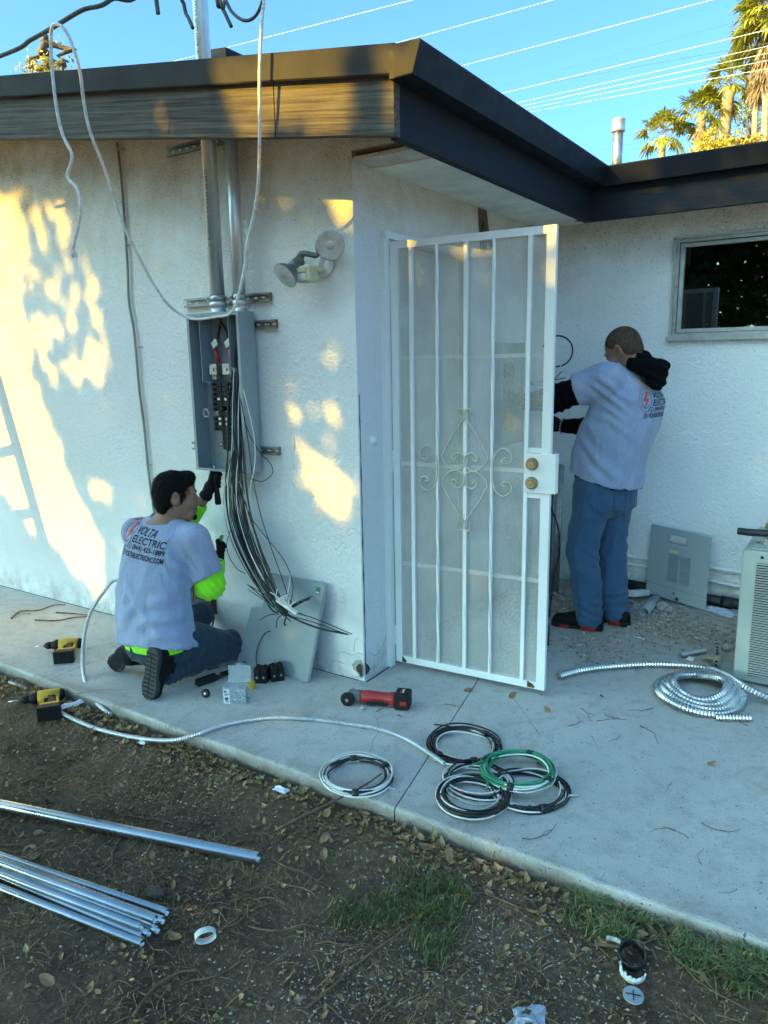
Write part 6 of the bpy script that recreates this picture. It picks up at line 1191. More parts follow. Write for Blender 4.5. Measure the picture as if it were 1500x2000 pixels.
t = thing('rubber_foot', 'small round black rubber foot standing on the slab in front of the black tool', 'rubber foot', (-0.567,-0.501,0)); b = MB(); c = Vector((-0.541,-0.523,0.018)); b.lathe(c, (.3, -.9, .3), [(-.010, .014), (-.004, .020), (.006, .020), (.010, .016)], 20); part(t, 'disc', b, M['dark']); b = MB(); b.lathe(c+Vector((.3, -.9, .3)).normalized()*.0095, (.3, -.9, .3), [(0, .006), (.004, .005)], 10); part(t, 'stud', b, M['galv_dull'])
# thin screwdriver-like offcuts
for a_, b_2, lab in (((-0.762,-0.303,0.004), (-0.739,-0.244,0.004), 'thin black rod on the slab next to the kneeling man'), ((-0.684,-0.212,0.004), (-0.68,-0.171,0.004), 'short black rod on the slab near the grey panel covers')):
    b = MB(); b.tube([a_, b_2], .003, 6); solo('metal_rod', lab, 'rod', b, M['dark'])
# ---- coils of building wire
def coil(label, c, R, cols, n, seed, z0=0.0, sq=(1, 1), tapes=3, h=.010, tails=1):
    r = random.Random(seed); c = Vector(c); t = thing('wire_coil', label, 'coil of wire', (c.x, c.y, z0), 'coils of wire on the slab'); a0 = r.random()*6
    for i in range(n):
        col = cols[i % len(cols)]; e = (r.gauss(0, .07), r.gauss(0, .07)); dR = R*(1+r.gauss(0, .065)); p1, p2 = r.random()*6.28, r.random()*6.28; ov = .0+.10*r.random(); ph = r.random()*6.28; q = []; zz0 = z0+.004+h*r.random()*1.6; ox, oy = r.gauss(0, .05)*R, r.gauss(0, .05)*R
        N_ = 44; a_start = r.random()*6.28
        for k in range(N_+3):
            a = a_start+2*pi*k/N_; rr = dR*(1+ov*cos(2*(a-ph))*.7)+.0035*sin(3*a+p1)
            q.append((c.x+ox+sq[0]*rr*cos(a+a0), c.y+oy+sq[1]*rr*sin(a+a0), max(z0+.0036, zz0+.006*sin(a+p2)+.003*sin(3*a+p1))))
        if i < tails:
            e_ = Vector(q[-1]); tg = (e_-Vector(q[-3])).normalized(); q += [tuple(e_+tg*.03+Vector((0,0,.006))), tuple(e_+tg*.07+Vector((tg.y*.02, -tg.x*.02, -.002)))]
        b = MB(); b.tube(q, .0033, 6); part(t, 'wire', b, M[col])
    for k in range(tapes):
        a = a0+k*2*pi/tapes+r.gauss(0, .3); b = MB(); p = Vector((c.x+sq[0]*R*cos(a), c.y+sq[1]*R*sin(a), z0+.012)); tg = Vector((-sin(a)*sq[0], cos(a)*sq[1], 0)).normalized(); n_ = tg.cross(U)
        b.loft([[p+tg*x+n_*(cos(g)*R*.135)+U*(sin(g)*.014) for g in [2*pi*m/12 for m in range(12)]] for x in (-.012, .012)], True, True, True); part(t, 'tape', b, M['tape'])
    return t
B_, W_, G_ = 'black_wire', 'white_wire', 'green_wire'
def cc(P0, P1, P2, P3): l, r, tp, bt = map(Vector, (P0, P1, P2, P3)); return (l+r+tp+bt)/4
coil('white and black wire coil lying alone at the slab edge, left of the other coils', cc((0.366,-0.78,0), (0.561,-0.661,0), (0.383,-0.598,0), (0.53,-0.824,0)), .122, [W_, B_, W_, W_, B_], 15, 1, tapes=4)
coil('mostly black wire coil, farthest back of the coil pile near the door', cc((0.584,-0.374,0), (0.817,-0.265,0), (0.635,-0.19,0), (0.761,-0.421,0)), .128, [B_, B_, 'white_wire', B_], 14, 2, tapes=3)
coil('black and white coil with a red tag, partly under the green coil', cc((0.772,-0.572,0), (0.959,-0.496,0), (0.811,-0.403,0), (0.927,-0.621,0)), .112, [W_, B_, W_, B_], 13, 3, tapes=3)
coil('black and white coil under the green one, farthest right of the pile', cc((0.966,-0.511,0), (1.128,-0.431,0), (0.983,-0.341,0), (1.104,-0.61,0)), .118, [B_, W_, B_, W_, B_], 14, 4, tapes=3, tails=2)
coil('black coil with a white strand at the front of the pile', cc((0.803,-0.686,0), (0.996,-0.579,0), (0.842,-0.509,0), (0.951,-0.741,0)), .112, [B_, B_, W_, B_, B_], 15, 5, .012, tapes=3)
coil('green wire coil lying on top of the pile', cc((0.868,-0.482,0.03), (1.087,-0.365,0.03), (0.916,-0.281,0.03), (1.03,-0.539,0.03)), .125, [G_, G_, G_, W_, G_], 19, 6, .030, tapes=4, tails=2)
b = MB(); b.obox((0.85,-0.635,0.02), (.012, .006, 0), (-.003, .006, 0), (0, 0, .004)); solo('red_tag', 'small red tag on the black and white wire coil', 'tag', b, M['red_wire'])
# ---- flexible metal conduit: big coil, its tail, an offcut; thin cable snaking across the slab
fx = thing('flexible_conduit', 'big coil of shiny corrugated flexible steel conduit in front of the air conditioner', 'flexible conduit', (1.41,0.687,0)); R_ = .0165
def ell_turns(c, ax, ay, turns, r0, r1, z0, start, n=40):
    c = Vector(c); ax = Vector(ax); ay = Vector(ay); q = []
    for k in range(int(turns*n)+1):
        a = start+2*pi*k/n; s = r0+(r1-r0)*k/(turns*n); q.append(tuple(c+ax*(cos(a)*s)+ay*(sin(a)*s)+Vector((0, 0, z0+.012*sin(a*2+k*.01)+.010*k/n))))
    return q
cl, cr, cf, cb = Vector((1.232,0.549,0.02)), Vector((1.609,0.678,0.02)), Vector((1.454,0.469,0.02)), Vector((1.345,0.932,0.02)); cm = (cl+cr+cf+cb)/4; AX = (cr-cl)/2; AY = (cb-cf)/2
tail = [(0.8,0.495,0.022), (0.877,0.626,0.022), (0.993,0.746,0.022), (1.137,0.861,0.022), (1.281,0.926,0.024), (1.397,0.939,0.026)]
turn = ell_turns(cm, AX, AY, 4.1, 1.0, .50, .0, 1.05)
b = MB(); corrugated(b, spline(tail+[(1.504,0.829,0.05)]+[(1.599,0.713,0.06)]+[(1.722,0.698,0.03)]+[(1.845,0.635,0.022)], 10), R_, .0145, 10, .22); part(fx, 'tail', b, M['emt'])
b = MB(); corrugated(b, spline(turn, 4), R_*.98, .0145, 10, .22); part(fx, 'coil', b, M['emt'])
b = MB(); b.lathe(tail[0], Vector(tail[0])-Vector(tail[1]), [(-.002, .015), (.002, .0165), (.002, .013), (-.02, .012)], 14, True, False); part(fx, 'cut_end', b, M['galv_dull'])
b = MB(); corrugated(b, [(1.512,0.438,0.018), (1.638,0.508,0.018)], .015, .0135, 10, .22); solo('conduit_offcut', 'short shiny offcut of corrugated conduit in front of the big coil', 'flexible conduit', b, M['emt'])
b = MB(); corrugated(b, [(1.24,1.065,0.02), (1.289,1.134,0.02), (1.335,1.193,0.02)], .015, .0135, 10, .22); solo('conduit_offcut', 'dull dark offcut of corrugated conduit among the rubble by the air conditioner', 'flexible conduit', b, M['galv_dull'])
t1 = thing('armoured_cable', 'long thin armoured cable snaking from the soil across the slab to the wire coils', 'cable', (-0.079,-0.488,0))
b = MB(); corrugated(b, spline([(-1.18,-0.912,-0.045), (-1.032,-0.926,-0.05), (-0.835,-0.932,-0.05), (-0.646,-0.915,-0.045), (-0.475,-0.89,-0.03), (-0.353,-0.869,-0.005), (-0.284,-0.804,0.012), (-0.25,-0.69,0.01), (-0.171,-0.583,0.01), (-0.085,-0.514,0.01), (0.039,-0.456,0.01), (0.197,-0.409,0.01), (0.334,-0.378,0.01), (0.469,-0.392,0.012), (0.595,-0.442,0.018), (0.718,-0.507,0.03)], 10), .0098, .010, 8, .3); part(t1, 'cable', b, M['galv'])
t2 = thing('armoured_cable', 'thin armoured cable arching from behind the kneeling man down to the soil', 'cable', (-0.929,-0.772,-0.09))
b = MB(); corrugated(b, spline([(-1.16, -.10, .16), (-1.26, -.22, .23), (-1.336,-0.36,0.404), (-1.398,-0.42,0.337), (-1.395,-0.5,0.261), (-1.377,-0.56,0.171), (-1.315,-0.63,0.067), (-1.209,-0.7,0.006), (-1.079,-0.76,-0.033), (-0.919,-0.82,-0.025), (-0.865,-0.807,-0.05), (-0.876,-0.753,-0.1)], 12), .0098, .010, 8, .3); part(t2, 'cable', b, M['galv'])
b = MB(); corrugated(b, [(-1.613,-0.859,-0.045), (-1.543,-0.854,-0.047), (-1.461,-0.853,-0.05)], .009, .0085, 8); solo('cable_offcut', 'short piece of armoured cable in the leaves at the left slab edge', 'cable', b, M['galv_dull'])
# ---- conduit lengths on the soil
def emt_len(lab, p, q, r, ext=1.2):
    p, q = Vector(p), Vector(q); d = (p-q).normalized(); b = MB(); b.pipe(p+d*ext, q, r, r-.0018, 20); solo('conduit_length', lab, 'conduit', b, M['emt'], 'steel conduit lengths on the soil')
GZ = -.088
emt_len('single thick steel conduit lying apart from the others on the soil', (-0.632,-1.476,-0.065), (0.398,-1.194,-0.065), .0195)
emt_len('lone thin steel conduit just behind the bundle, sticking out farthest', (-0.361,-1.634,-0.074), (0.326,-1.515,-0.074), .0118)
emt_len('lowest steel conduit, nearest the viewer in the bundle', (-0.213,-1.72,-0.076), (0.36,-1.634,-0.076), .0118)
emt_len('second steel conduit from the front of the bundle, on the ground', (-0.262,-1.691,-0.076), (0.337,-1.615,-0.076), .0118)
emt_len('ground-level steel conduit in the middle of the bundle', (-0.288,-1.676,-0.074), (0.347,-1.6,-0.074), .0118)
emt_len('ground-level steel conduit at the back of the bundle', (-0.313,-1.662,-0.074), (0.359,-1.578,-0.074), .0118)
emt_len('upper steel conduit at the front of the bundle top', (-0.248,-1.697,-0.054), (0.328,-1.611,-0.054), .0118)
emt_len('upper steel conduit second from the front of the bundle top', (-0.274,-1.681,-0.052), (0.348,-1.585,-0.052), .0118)
emt_len('upper steel conduit third from the front of the bundle top', (-0.274,-1.68,-0.036), (0.358,-1.583,-0.036), .0118)
emt_len('upper steel conduit at the back of the bundle top', (-0.31,-1.661,-0.056), (0.36,-1.558,-0.056), .0118)
# ---- litter that can be named
b = MB(); c = Vector((0.498,-1.524,-0.086)); ra = Vector((.8, -.6, .15)).normalized(); u_, v_ = Vector((.6, .8, 0)), Vector((0, 0, 1)); n_ = 24
b.loft([[c+Vector((0, 0, .019))+ra*x+(u_*cos(a)*.030+v_*sin(a)*.019)*k for a in [2*pi*i/n_ for i in range(n_)]] for x, k in ((-.014, 1), (.014, 1), (.014, .93), (-.014, .93), (-.014, 1))], False, False, True); solo('pipe_ring', 'squashed white plastic ring lying on the soil by the conduit bundle', 'plastic ring', b, M['cap_plastic'])
c = Vector((1.58,-1.082,-0.072)); t = thing('knockout_disc', 'round grey metal disc with a dark cross on the soil at the lower right', 'metal disc', tuple(c)); b = MB(); b.lathe(c, (.05, -.1, 1), [(0, .026), (.003, .026), (.0032, .024)], 26); part(t, 'disc', b, M['panel'])
for a in (.3, 1.9): b = MB(); b.obox(c+Vector((0, 0, .0043)), Vector((cos(a), sin(a), 0))*.019, Vector((-sin(a), cos(a), 0))*.0014, (0, 0, .0004)); part(t, 'cross_mark', b, M['dark'])
c = Vector((1.544,-0.971,-0.078)); t = thing('broken_pipe', 'broken white pipe coupling, black inside, lying in the weeds at the lower right', 'pipe piece', tuple(c)); r = random.Random(9); n_ = 20
def jag(a0, a1, z0, z1, off, m, nm):
    b = MB(); A_ = [a0+(a1-a0)*i/n_ for i in range(n_+1)]; ax = Vector((.15, -.45, .85)).normalized(); u_ = ax.orthogonal().normalized(); v_ = ax.cross(u_)
    b.loft([[c+Vector(off)+ax*(zz+(r.uniform(-.008, .008) if zz > .01 else 0))+(u_*cos(a)+v_*sin(a))*rr for a in A_] for zz, rr in ((z0, .034), (z1, .036), (z1, .032), (z0, .030), (z0, .034))], False, False, True, False); part(t, nm, b, M[m])
jag(0, 6.28, 0, .045, (0, 0, .012), 'abs_', 'black_liner'); jag(2.6, 5.2, 0, .05, (.012, -.028, .0), 'cap_plastic', 'white_shell'); jag(.4, 1.6, 0, .035, (-.05, .0, .0), 'cap_plastic', 'white_shard')
b = MB(); b.prism([Vector(q) for q in ((0.948,-0.923,-0.078), (0.96,-0.904,-0.078), (1.024,-0.912,-0.075), (1.03,-0.941,-0.075), (0.976,-0.948,-0.078))], (0, 0, .004)); solo('wood_scrap', 'flat tan wood scrap at the corner of the grass patch', 'wood scrap', b, M['tan'])
def crumple(name, label, cat, c, sx_, sy_, h, m, seed, rot=0, grp=None, n=9, ext=0):
    r = random.Random(seed); b = MB(); c = Vector(c); vs = []
    for j in range(n):
        for i in range(n):
            x, y = (i/(n-1)-.5)*2, (j/(n-1)-.5)*2; k = 1+.22*mnoise.noise((x*1.3, y*1.3, seed)); px, py = x*sx_*k, y*sy_*k
            z = h*(.45+.7*mnoise.noise((x*2.2+seed, y*2.2, 0))+.35*mnoise.noise((x*5, y*5, seed)))*(1-.55*max(abs(x), abs(y))**3); vs.append((c.x+px*cos(rot)-py*sin(rot), c.y+px*sin(rot)+py*cos(rot), c.z+max(.001, z)))
    b.add(vs, [(j*n+i, j*n+i+1, (j+1)*n+i+1, (j+1)*n+i) for j in range(n-1) for i in range(n-1)]); return solo(name, label, cat, b, M[m], grp)
crumple('plastic_bag', 'crumpled clear plastic bag at the bottom edge of the view', 'plastic bag', (1.363,-1.281,-0.088), .055, .045, .018, 'bag', 3, .4)
crumple('plastic_bag', 'clear plastic bag lying by the rear wall left of the air conditioner', 'plastic bag', (1.285,1.91,0.002), .10, .05, .03, 'bag', 5, -.5)
crumple('paper_scrap', 'crumpled white tissue on the soil at the slab edge left of the lone wire coil', 'paper', (0.213,-0.866,-0.055), .030, .017, .018, 'paper', 7)
crumple('paper_scrap', 'small white paper scrap in the leaves under the snaking cable', 'paper', (-0.532,-0.902,-0.055), .020, .014, .014, 'paper', 8)
crumple('paper_scrap', 'white paper scrap on the slab near the standing man', 'paper', (0.983,1.245,0.001), .035, .009, .006, 'paper', 9, -.3)
crumple('paper_scrap', 'white crumpled paper beside the flexible conduit coil', 'paper', (1.256,0.996,0.001), .05, .014, .012, 'paper', 10)
crumple('paper_scrap', 'thin curled white strip above the flexible conduit coil', 'paper', (1.284,1.074,0.001), .016, .026, .02, 'paper', 12)
b = MB(); A, B = Vector((-1.119,-0.894,-0.05)), Vector((-1.08,-0.795,-0.045)); d_ = (B-A); s_2 = U.cross(d_.normalized()); b.loft([[A+d_*k+s_2*(.016*c_)+U*(z_+.004*sin(k*9)) for c_, z_ in ((-1, 0), (-.3, .009), (.9, .011), (1, .002))] for k in (0, .2, .4, .6, .8, 1)], True, True, False); solo('folded_rag', 'folded white rag lying at the slab edge by the cordless drill', 'rag', b, M['paper'])
crumple('black_cloth', 'black cloth lying in the weeds at the right edge', 'cloth', (1.85,-0.806,-0.06), .035, .03, .03, 'dark', 14)
crumple('cardboard_scrap', 'torn brown cardboard lying over the channel piece by the air conditioner', 'cardboard', (1.379,1.084,0.026), .045, .024, .012, 'tan', 15)
t = thing('strut_channel', 'slotted channel piece lying on the slab by the air conditioner', 'steel channel', (1.381,1.278,0), 'slotted steel channels'); A, B = Vector((1.417,1.007,0)), Vector((1.336,1.566,0)); d_ = (B-A).normalized(); s_2 = U.cross(d_); Ln = (B-A).length/2; M_ = (A+B)/2
b = MB(); b.obox(M_+U*.0015, d_*Ln, s_2*.0205, U*.0012); b.obox(M_+s_2*.0193+U*.011, d_*Ln, s_2*.0012, U*.0095); b.obox(M_-s_2*.0193+U*.011, d_*Ln, s_2*.0012, U*.0095); part(t, 'channel', b, M['galv_dull'])
for i in range(7): b = MB(); b.prism([A+d_*(.05+i*.052)+d_*(.014*cos(2*pi*k/10))+s_2*(.007*sin(2*pi*k/10))+U*.0028 for k in range(10)], (0, 0, .0006)); part(t, 'slot', b, M['dark_void'])
b = MB(); b.pipe((0.916,1.609,0.028), (0.916,1.893,0.03), .030, .026, 18); solo('pipe_offcut', 'short grey pipe offcut lying in the rubble in front of the dead-front', 'pipe', b, M['panel'])
b = MB(); b.obox((0.799,1.916,0.045), (.028, .075, -.012), (.028, -.010, .004), (0, .004, .018)); b.v = [(x+.006*mnoise.noise((x*40, y*40, z*40)), y+.004*mnoise.noise((x*30, 3, z*30)), z) for x, y, z in b.v]; solo('plaster_chunk', 'white block-shaped plaster chunk leaning on the rubble at the rear wall', 'rubble chunk', b, M['cap_plastic'])
r = random.Random(31)
spots = [((0.733,1.916,0), .034), ((0.786,1.805,0), .028), ((0.835,1.753,0), .030), ((0.973,1.801,0), .045), ((1.021,1.763,0), .034), ((0.695,2.018,0), .028), ((0.717,1.859,0), .022), ((1.075,1.859,0), .020), ((0.406,1.643,0), .020), ((0.321,1.715,0), .026), ((0.32,1.802,0), .03), ((0.381,1.787,0), .026), ((1.422,1.302,0), .030), ((0.389,1.551,0), .018), ((0.955,1.724,0), .018), ((0.857,1.811,0), .02), ((1.183,1.279,0), .016), ((1.158,1.212,0), .014)]
for i, (p, q) in enumerate(spots):
    b = MB(); b.blob((p[0], p[1], p[2]+q*.5), q, i+40, .5, 1, (1, .85, .7)); solo('rubble_chunk', 'rough chunk of broken concrete lying in the debris by the rear wall', 'rubble chunk', b, M['rubble'], 'chunks of broken concrete by the rear wall')
b = MB(); p = (0.221,-1.475,-0.085); b.blob((p[0], p[1], p[2]+.008), .03, 77, .35, 2, (1.1, .7, .55)); solo('stone', 'flat dark stone lying behind the tips of the conduit bundle', 'stone', b, M['bark'])
b = MB(); p = (0.158,-0.246,0.004); b.blob((p[0], p[1], p[2]+.004), .013, 78, .3, 2, (1, 1, .6)); solo('stone', 'small flat pebble on the slab in front of the grinder', 'stone', b, M['gravel'])

# ================================================================== loose ground cover
def gz(x, y): return 0.001 if y > -.80 else ground_z(x, y)
r = random.Random(99)
def visible(x, y): return True
gv = MB(); oct_ = [(1,0,0), (-1,0,0), (0,1,0), (0,-1,0), (0,0,1), (0,0,-1)]; of = [(0,2,4), (2,1,4), (1,3,4), (3,0,4), (2,0,5), (1,2,5), (3,1,5), (0,3,5)]
def pebble(mb, x, y, s, z=None):
    a = r.random()*6.28; z = gz(x, y) if z is None else z; vs = []
    for p in oct_:
        px, py, pz = p[0]*(.7+.6*r.random()), p[1]*(.5+.5*r.random()), p[2]*.6; vs.append((x+s*(px*cos(a)-py*sin(a)), y+s*(px*sin(a)+py*cos(a)), z+s*(pz+.2)))
    mb.add(vs, of)
def near_ground():                                       # random point on the soil in front of the slab
    while True:
        x, y = r.uniform(-1.7, 2.3), -.83-1.55*r.random()
        if x-1.9549 < (y+2.7705)*.75 and x > -1.3-(y+.8)*1.0-.6: return x, y
def dens(x, y, gx_, gy_, R): return math.exp(-((x-gx_)**2+(y-gy_)**2)/(R*R))
gr_c = [(Vector((1.212,-1.142,-0.09)), .28, 1.0), (Vector((1.328,-0.982,-0.09)), .22, .8), (Vector((0.927,-0.777,-0.09)), .25, .8), (Vector((-0.224,-0.784,-0.09)), .35, .45), (Vector((0.977,-1.448,-0.09)), .25, .7), (Vector((0.106,-1.465,-0.09)), .10, 1.0), (Vector((1.105,-0.758,-0.09)), .2, .9)]
for i in range(26000):
    x, y = near_ground(); d_ = .10+max(w*dens(x, y, c.x, c.y, R) for c, R, w in gr_c)
    if r.random() < d_*1.15: pebble(gv, x, y, .0022+.0042*r.random()**2.2)
struct('gravel', gv, M['gravel'], 'stuff')
dbm = MB()
for i in range(5200):
    c = r.choice([(0.99,1.702,0), (0.954,1.379,0), (0.479,1.626,0), (0.855,1.033,0), (1.151,1.495,0), (0.803,0.935,0), (1.327,1.416,0)]); x, y = c[0]+r.gauss(0, .13), c[1]+r.gauss(0, .11)
    if y < 2.05 and x < 1.5 and not (x < .03): pebble(dbm, x, y, .0018+.011*r.random()**4, .001)
for i in range(1500): x, y = r.uniform(-1.9, 2.1), r.uniform(-.78, 1.0); (pebble(dbm, x, y, .0015+.0025*r.random()**2, .001) if (y < -.05 or x > .05) else None)
struct('debris', dbm, M['gravel'], 'stuff')
def strip(mb, p, a, l, w, bend, up=.0, seg=4):
    pts = []; x, y = p; 
    for k in range(seg+1):
        pts.append((x, y, gz(x, y)+.002+up*sin(pi*k/seg))); x += l/seg*cos(a); y += l/seg*sin(a); a += bend/seg
    b0 = len(mb.v); vs = []; 
    for k, q in enumerate(pts): n_ = Vector((-sin(a), cos(a), 0))*w; vs += [Vector(q)-n_, Vector(q)+n_]
    mb.add(vs, [(2*k, 2*k+2, 2*k+3, 2*k+1) for k in range(seg)])
cl_ = MB()
for i in range(5200):
    x, y = near_ground()
    if mnoise.noise((x*3, y*3, 55)) > -.05: pebble(cl_, x, y, .003+.010*r.random()**3)
struct('soil_clods', cl_, M['dirt'], 'stuff')
st = MB()
for i in range(24000):
    x, y = near_ground(); k_ = mnoise.noise((x*2.2, y*2.2, 31)); 
    if k_ < -.08 and r.random() < .7: continue
    strip(st, (x, y), r.random()*6.28, .010+.075*r.random()**2.2, .0005+.0007*r.random()**2, r.gauss(0, .38), .003+.006*r.random(), 3)
struct('straw_litter', st, M['straw'], 'stuff')
def leaf_shape(mb, x, y, z, L_, seed, a, curl, tilt):
    rr = random.Random(seed); n = 6; rows = []; ax = Vector((cos(a), sin(a), tilt)); sd = Vector((-sin(a), cos(a), rr.gauss(0, .25)))
    for k in range(n+1):
        t = k/n; w = L_*.26*sin(pi*(t*.92+.04))**.8*(1+.15*rr.random()); c = Vector((x, y, z+.003))+ax*(L_*(t-.5))+Vector((0, 0, curl*L_*(t-.5)**2*2)); lift = abs(curl)*w*.8
        rows.append([c-sd*w+Vector((0,0,lift)), c, c+sd*w+Vector((0,0,lift*.7))])
    b0 = rows; vs = [v for q in rows for v in q]; mb.add(vs, [(3*k+j, 3*k+j+1, 3*k+3+j+1, 3*k+3+j) for k in range(n) for j in (0, 1)], False)
    mb.tube([Vector((x, y, z+.004))-ax*L_*.5, Vector((x, y, z+.006))-ax*L_*.72], L_*.012, 4)
ll = MB()
for i in range(3300):
    if i < 1350: x = r.uniform(-2.2, 1.9); y = -.83-abs(r.gauss(0, .05))
    else: x, y = near_ground()
    leaf_shape(ll, x, y, gz(x, y)+.004*r.random(), .010+(.030 if i < 1350 else .017)*r.random()**1.4, i, r.random()*6.28, r.gauss(.3, .55), r.gauss(0, .3))
struct('leaf_litter', ll, M['dead_leaf'], 'stuff')
# larger dry leaves, one by one
lv = []
for k in range(8): b = MB(); leaf_shape(b, 0, 0, 0, .062, 500+k, 0, (.25, .5, -.2, .15, .7, .35, .1, .45)[k], 0); lv.append(b.mesh('fallen_leaf', M['dead_leaf']))
lp_ = []
for i in range(66):
    if i < 34: x = r.uniform(-1.9, 1.5); y = -.86-abs(r.gauss(0, .06))
    elif i < 58: x, y = near_ground()
    else: x, y = r.uniform(.2, 1.6), r.uniform(-.7, .6)
    lp_.append((x, y))
for i, (x, y) in enumerate(lp_):
    o = bpy.data.objects.new('fallen_leaf', lv[i % 8]); COL.objects.link(o); o.location = (x, y, gz(x, y)+.006); o.rotation_euler = (r.gauss(0, .25), r.gauss(0, .25), r.random()*6.28); s = .45+.55*r.random()**1.5; o.scale = (s, s, s)
    on = y > -.8; tag(o, 'brown dry leaf lying on the concrete slab' if on else 'brown dry leaf lying on the soil in front of the slab', 'leaf', 'dry leaves on the concrete slab' if on else 'dry leaves on the soil')
# twigs
tw = []
for k in range(6):
    b = MB(); q = [Vector((0, 0, .004))]; a = 0
    for j in range(7): a += r.gauss(0, .22); q.append(q[-1]+Vector((cos(a), sin(a), 0))*.026+Vector((0, 0, r.gauss(0, .0015))))
    q = [Vector((v.x, v.y, max(.003, v.z))) for v in q]; b.tube(q, lambda i: .0021-.00017*i, 5)
    if k % 2: b.tube([q[3], q[3]+Vector((.02, .016, .004)), q[3]+Vector((.05, .022, .003))], lambda i: .0014-.0003*i, 4)
    tw.append(b.mesh('twig', M['twig']))
pl = [((-2.376,-0.261,0), 1.0), ((0.991,0.254,0), .7), ((0.799,0.288,0), .7), ((1.092,0.258,0), .6), ((1.085,0.172,0), .6), ((0.999,0.067,0), .6), ((1.254,0.222,0), .9), ((1.259,0.416,0), .7), ((1.635,0.452,0), .9), ((1.54,-0.436,0), .55), ((1.584,-0.456,0), .5), ((1.603,-0.35,0), .7), ((1.643,-0.566,0), .5), ((1.752,-0.63,0), .35), ((1.461,-0.15,0), .4), ((1.13,-0.737,0), .9), ((0.231,-0.244,0), .9), ((0.509,-0.019,0), .45), ((0.768,0.534,0), .6), ((1.206,0.091,0), .4), ((1.108,0.032,0), .4)]
pl += [(near_ground()+(0,), .7+1.1*r.random()) for _ in range(75)]
for i, (p, s) in enumerate(pl):
    x, y = p[0], p[1]; o = bpy.data.objects.new('twig', tw[i % 6]); COL.objects.link(o); o.location = (x, y, gz(x, y)+.001); o.rotation_euler = (0, 0, r.random()*6.28); o.scale = (s, s, max(.8, s))
    on = y > -.8; tag(o, 'thin brown twig lying on the concrete slab' if on else 'thin brown twig lying on the soil in front of the slab', 'twig', 'twigs on the concrete slab' if on else 'twigs on the soil')
for a, lab in (([(-2.388,-0.381,0.008), (-2.467,-0.273,0.008), (-2.385,-0.202,0.008), (-2.392,-0.09,0.008), (-2.333,-0.044,0.008)], 'bent bare stick on the slab at the far left, above the driver'), ([(-2.235,-0.321,0.007), (-2.11,-0.258,0.007), (-2.063,-0.167,0.007), (-1.993,-0.105,0.007)], 'straight bare stick on the slab left of the kneeling man'), ([(-2.25,-0.166,0.007), (-2.146,-0.128,0.007), (-2.004,-0.089,0.007)], 'short stick lying closest to the main wall'),
  ([(1.448,-0.981,-0.055), (1.515,-0.956,-0.055), (1.555,-0.926,-0.05), (1.614,-0.83,-0.045)], 'thick forked stick in the weeds behind the broken pipe'), ([(0.48,-1.07,-0.08), (0.516,-1.032,-0.08), (0.54,-0.977,-0.075), (0.541,-0.935,-0.07)], 'crooked thick stick on the soil in front of the lone wire coil'), ([(0.891,-1.551,-0.08), (0.905,-1.484,-0.075), (0.931,-1.333,-0.07), (0.982,-1.199,-0.055)], 'long pale stalk lying across the grass patch'), ([(0.362,-1.062,-0.05), (0.45,-0.885,-0.02), (0.516,-0.787,0.01), (0.537,-0.666,0.012)], 'long thin stalk lying from the soil over the lone wire coil'), ([(0.532,-1.803,-0.08), (0.507,-1.718,-0.08), (0.527,-1.648,-0.078), (0.56,-1.615,-0.08)], 'curved stick on the soil at the bottom left')):
    q = spline(a, 6); q = [Vector((v.x+.003*mnoise.noise(v*30), v.y+.003*mnoise.noise(v*30+Vector((5, 0, 0))), v.z)) for v in q]; b = MB(); b.tube(q, lambda i: .0048-.002*i/len(q), 6); solo('stick', lab, 'stick', b, M['twig'])
# grass and weeds
def blades(mb, n, cs, hgt, w, lean):
    for i in range(n):
        c, R, sq = r.choice(cs); a = r.random()*6.28; q = R*sqrt(r.random())*(.65+.5*r.random()); x, y = c[0]+q*cos(a)*sq, c[1]+q*sin(a)
        if y > -.83: y = -.83-.3*(y+.83) if y < -.78 else y-.15
        if mnoise.noise((x*14, y*14, 77)) < -.12 and r.random() < .8: continue
        z = gz(x, y); h = hgt*(.5+.8*r.random()); b_ = r.random()*6.28; l = Vector((cos(b_), sin(b_), 0))*h*lean*(.4+r.random()); s = Vector((-sin(b_), cos(b_), 0))*w*(.7+.6*r.random()); p = Vector((x, y, z))
        m1 = p+l*.4+Vector((0,0,h*.7)); m2 = p+l+Vector((0,0,h*.85)); mb.add([p-s, p+s, m1+s*.8, m1-s*.8, m2], [(0,1,2,3), (3,2,4)])
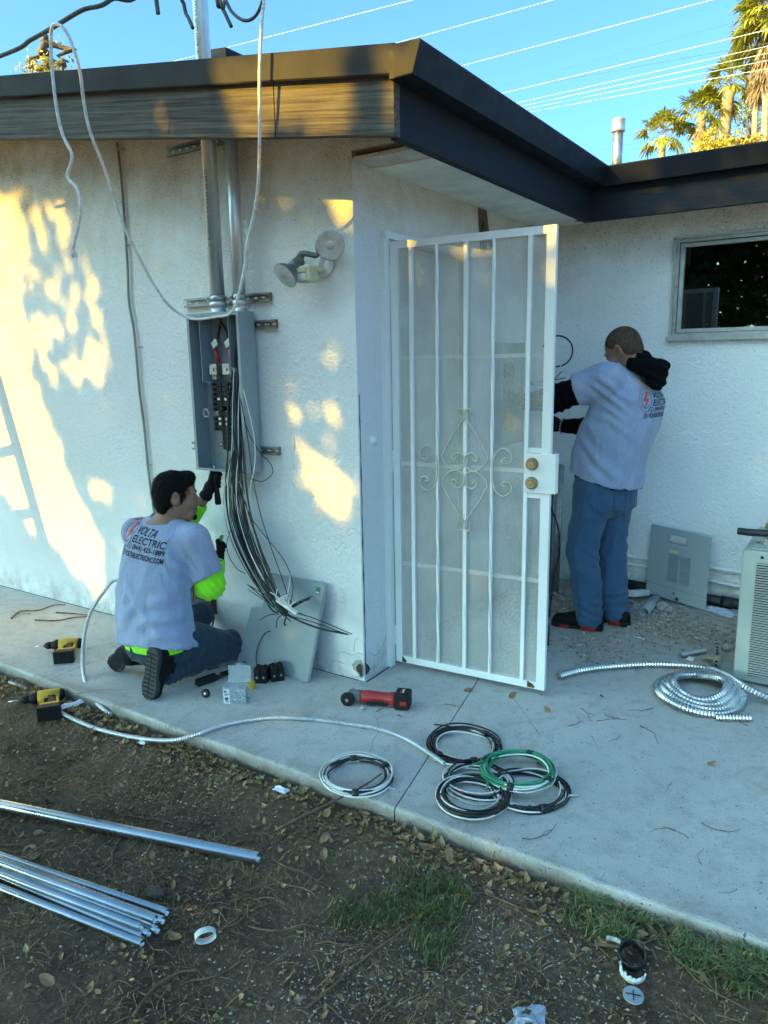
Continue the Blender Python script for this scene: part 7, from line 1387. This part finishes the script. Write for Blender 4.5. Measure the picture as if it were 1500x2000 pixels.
g1 = MB(); blades(g1, 2000, [((0.925,-0.997,-0.09), .085, 1.2), ((0.999,-1.017,-0.09), .07, 1.3), ((0.901,-1.154,-0.09), .085, 1.4), ((0.809,-1.235,-0.09), .06, 1.4), ((1.038,-1.208,-0.09), .085, 1.1), ((1.014,-1.108,-0.09), .08, 1)], .034, .0013, 1.0); o = struct('grass', g1, M['grass'], 'stuff')
g2 = MB(); blades(g2, 850, [((1.392,-0.786,-0.09), .07, 1.2), ((1.453,-0.81,-0.09), .075, 1.2), ((1.405,-0.899,-0.09), .06, 1.2), ((1.504,-0.778,-0.09), .05, 1.2)], .034, .0018, 1.3); struct('weeds', g2, M['weed'], 'stuff')
g3 = MB(); blades(g3, 1250, [((1.774,-0.822,-0.09), .09, 1.2), ((1.75,-0.907,-0.09), .08, 1.1), ((1.842,-0.868,-0.09), .09, 1), ((1.791,-0.759,-0.09), .05, 1), ((1.656,-0.886,-0.09), .05, 1)], .038, .0018, 1.3); struct('weeds', g3, M['weed'], 'stuff')
# ---- fine cracks in the slab
def slab_crack(a, w=.0012):
    q = spline(a, 7); q = [Vector((v.x+.008*mnoise.noise(v*25), v.y+.006*mnoise.noise(v*25+Vector((9, 0, 0))), .0002)) for v in q]; b = MB(); b.ribbon(q, lambda i: w*(.5+.7*abs(mnoise.noise((i*.7, 1, 3)))), (0, 0, 1), .0003); o = part(pt, 'crack', b, M['crack'])
slab_crack([(-1.357,-0.786,0), (-1.37,-0.632,0), (-1.354,-0.474,0)]); slab_crack([(-1.099,-0.82,0), (-1.032,-0.728,0), (-0.899,-0.648,0)], .0008); slab_crack([(0.14,-0.17,0), (0.314,-0.348,0), (0.364,-0.469,0), (0.412,-0.562,0)], .0008); slab_crack([(0.651,0.295,0), (0.715,0.176,0), (0.816,0.064,0), (0.93,-0.076,0)], .0008)
b = MB(); q = [(x, -.006+.004*mnoise.noise((x*9, 1, 0)), .0003) for x in np.linspace(-4, -.03, 120)]; b.ribbon(q, lambda i: .004*(.6+.6*abs(mnoise.noise((i*.3, 2, 2)))), (0, 0, 1), .0006); part(pt, 'wall_gap', b, M['crack'])
b = MB(); q = [(.012+.003*mnoise.noise((y*9, 1, 0)), y, .0003) for y in np.linspace(.0, .2, 14)]; b.ribbon(q, .004, (0, 0, 1), .0006); part(pt, 'wall_gap', b, M['crack'])
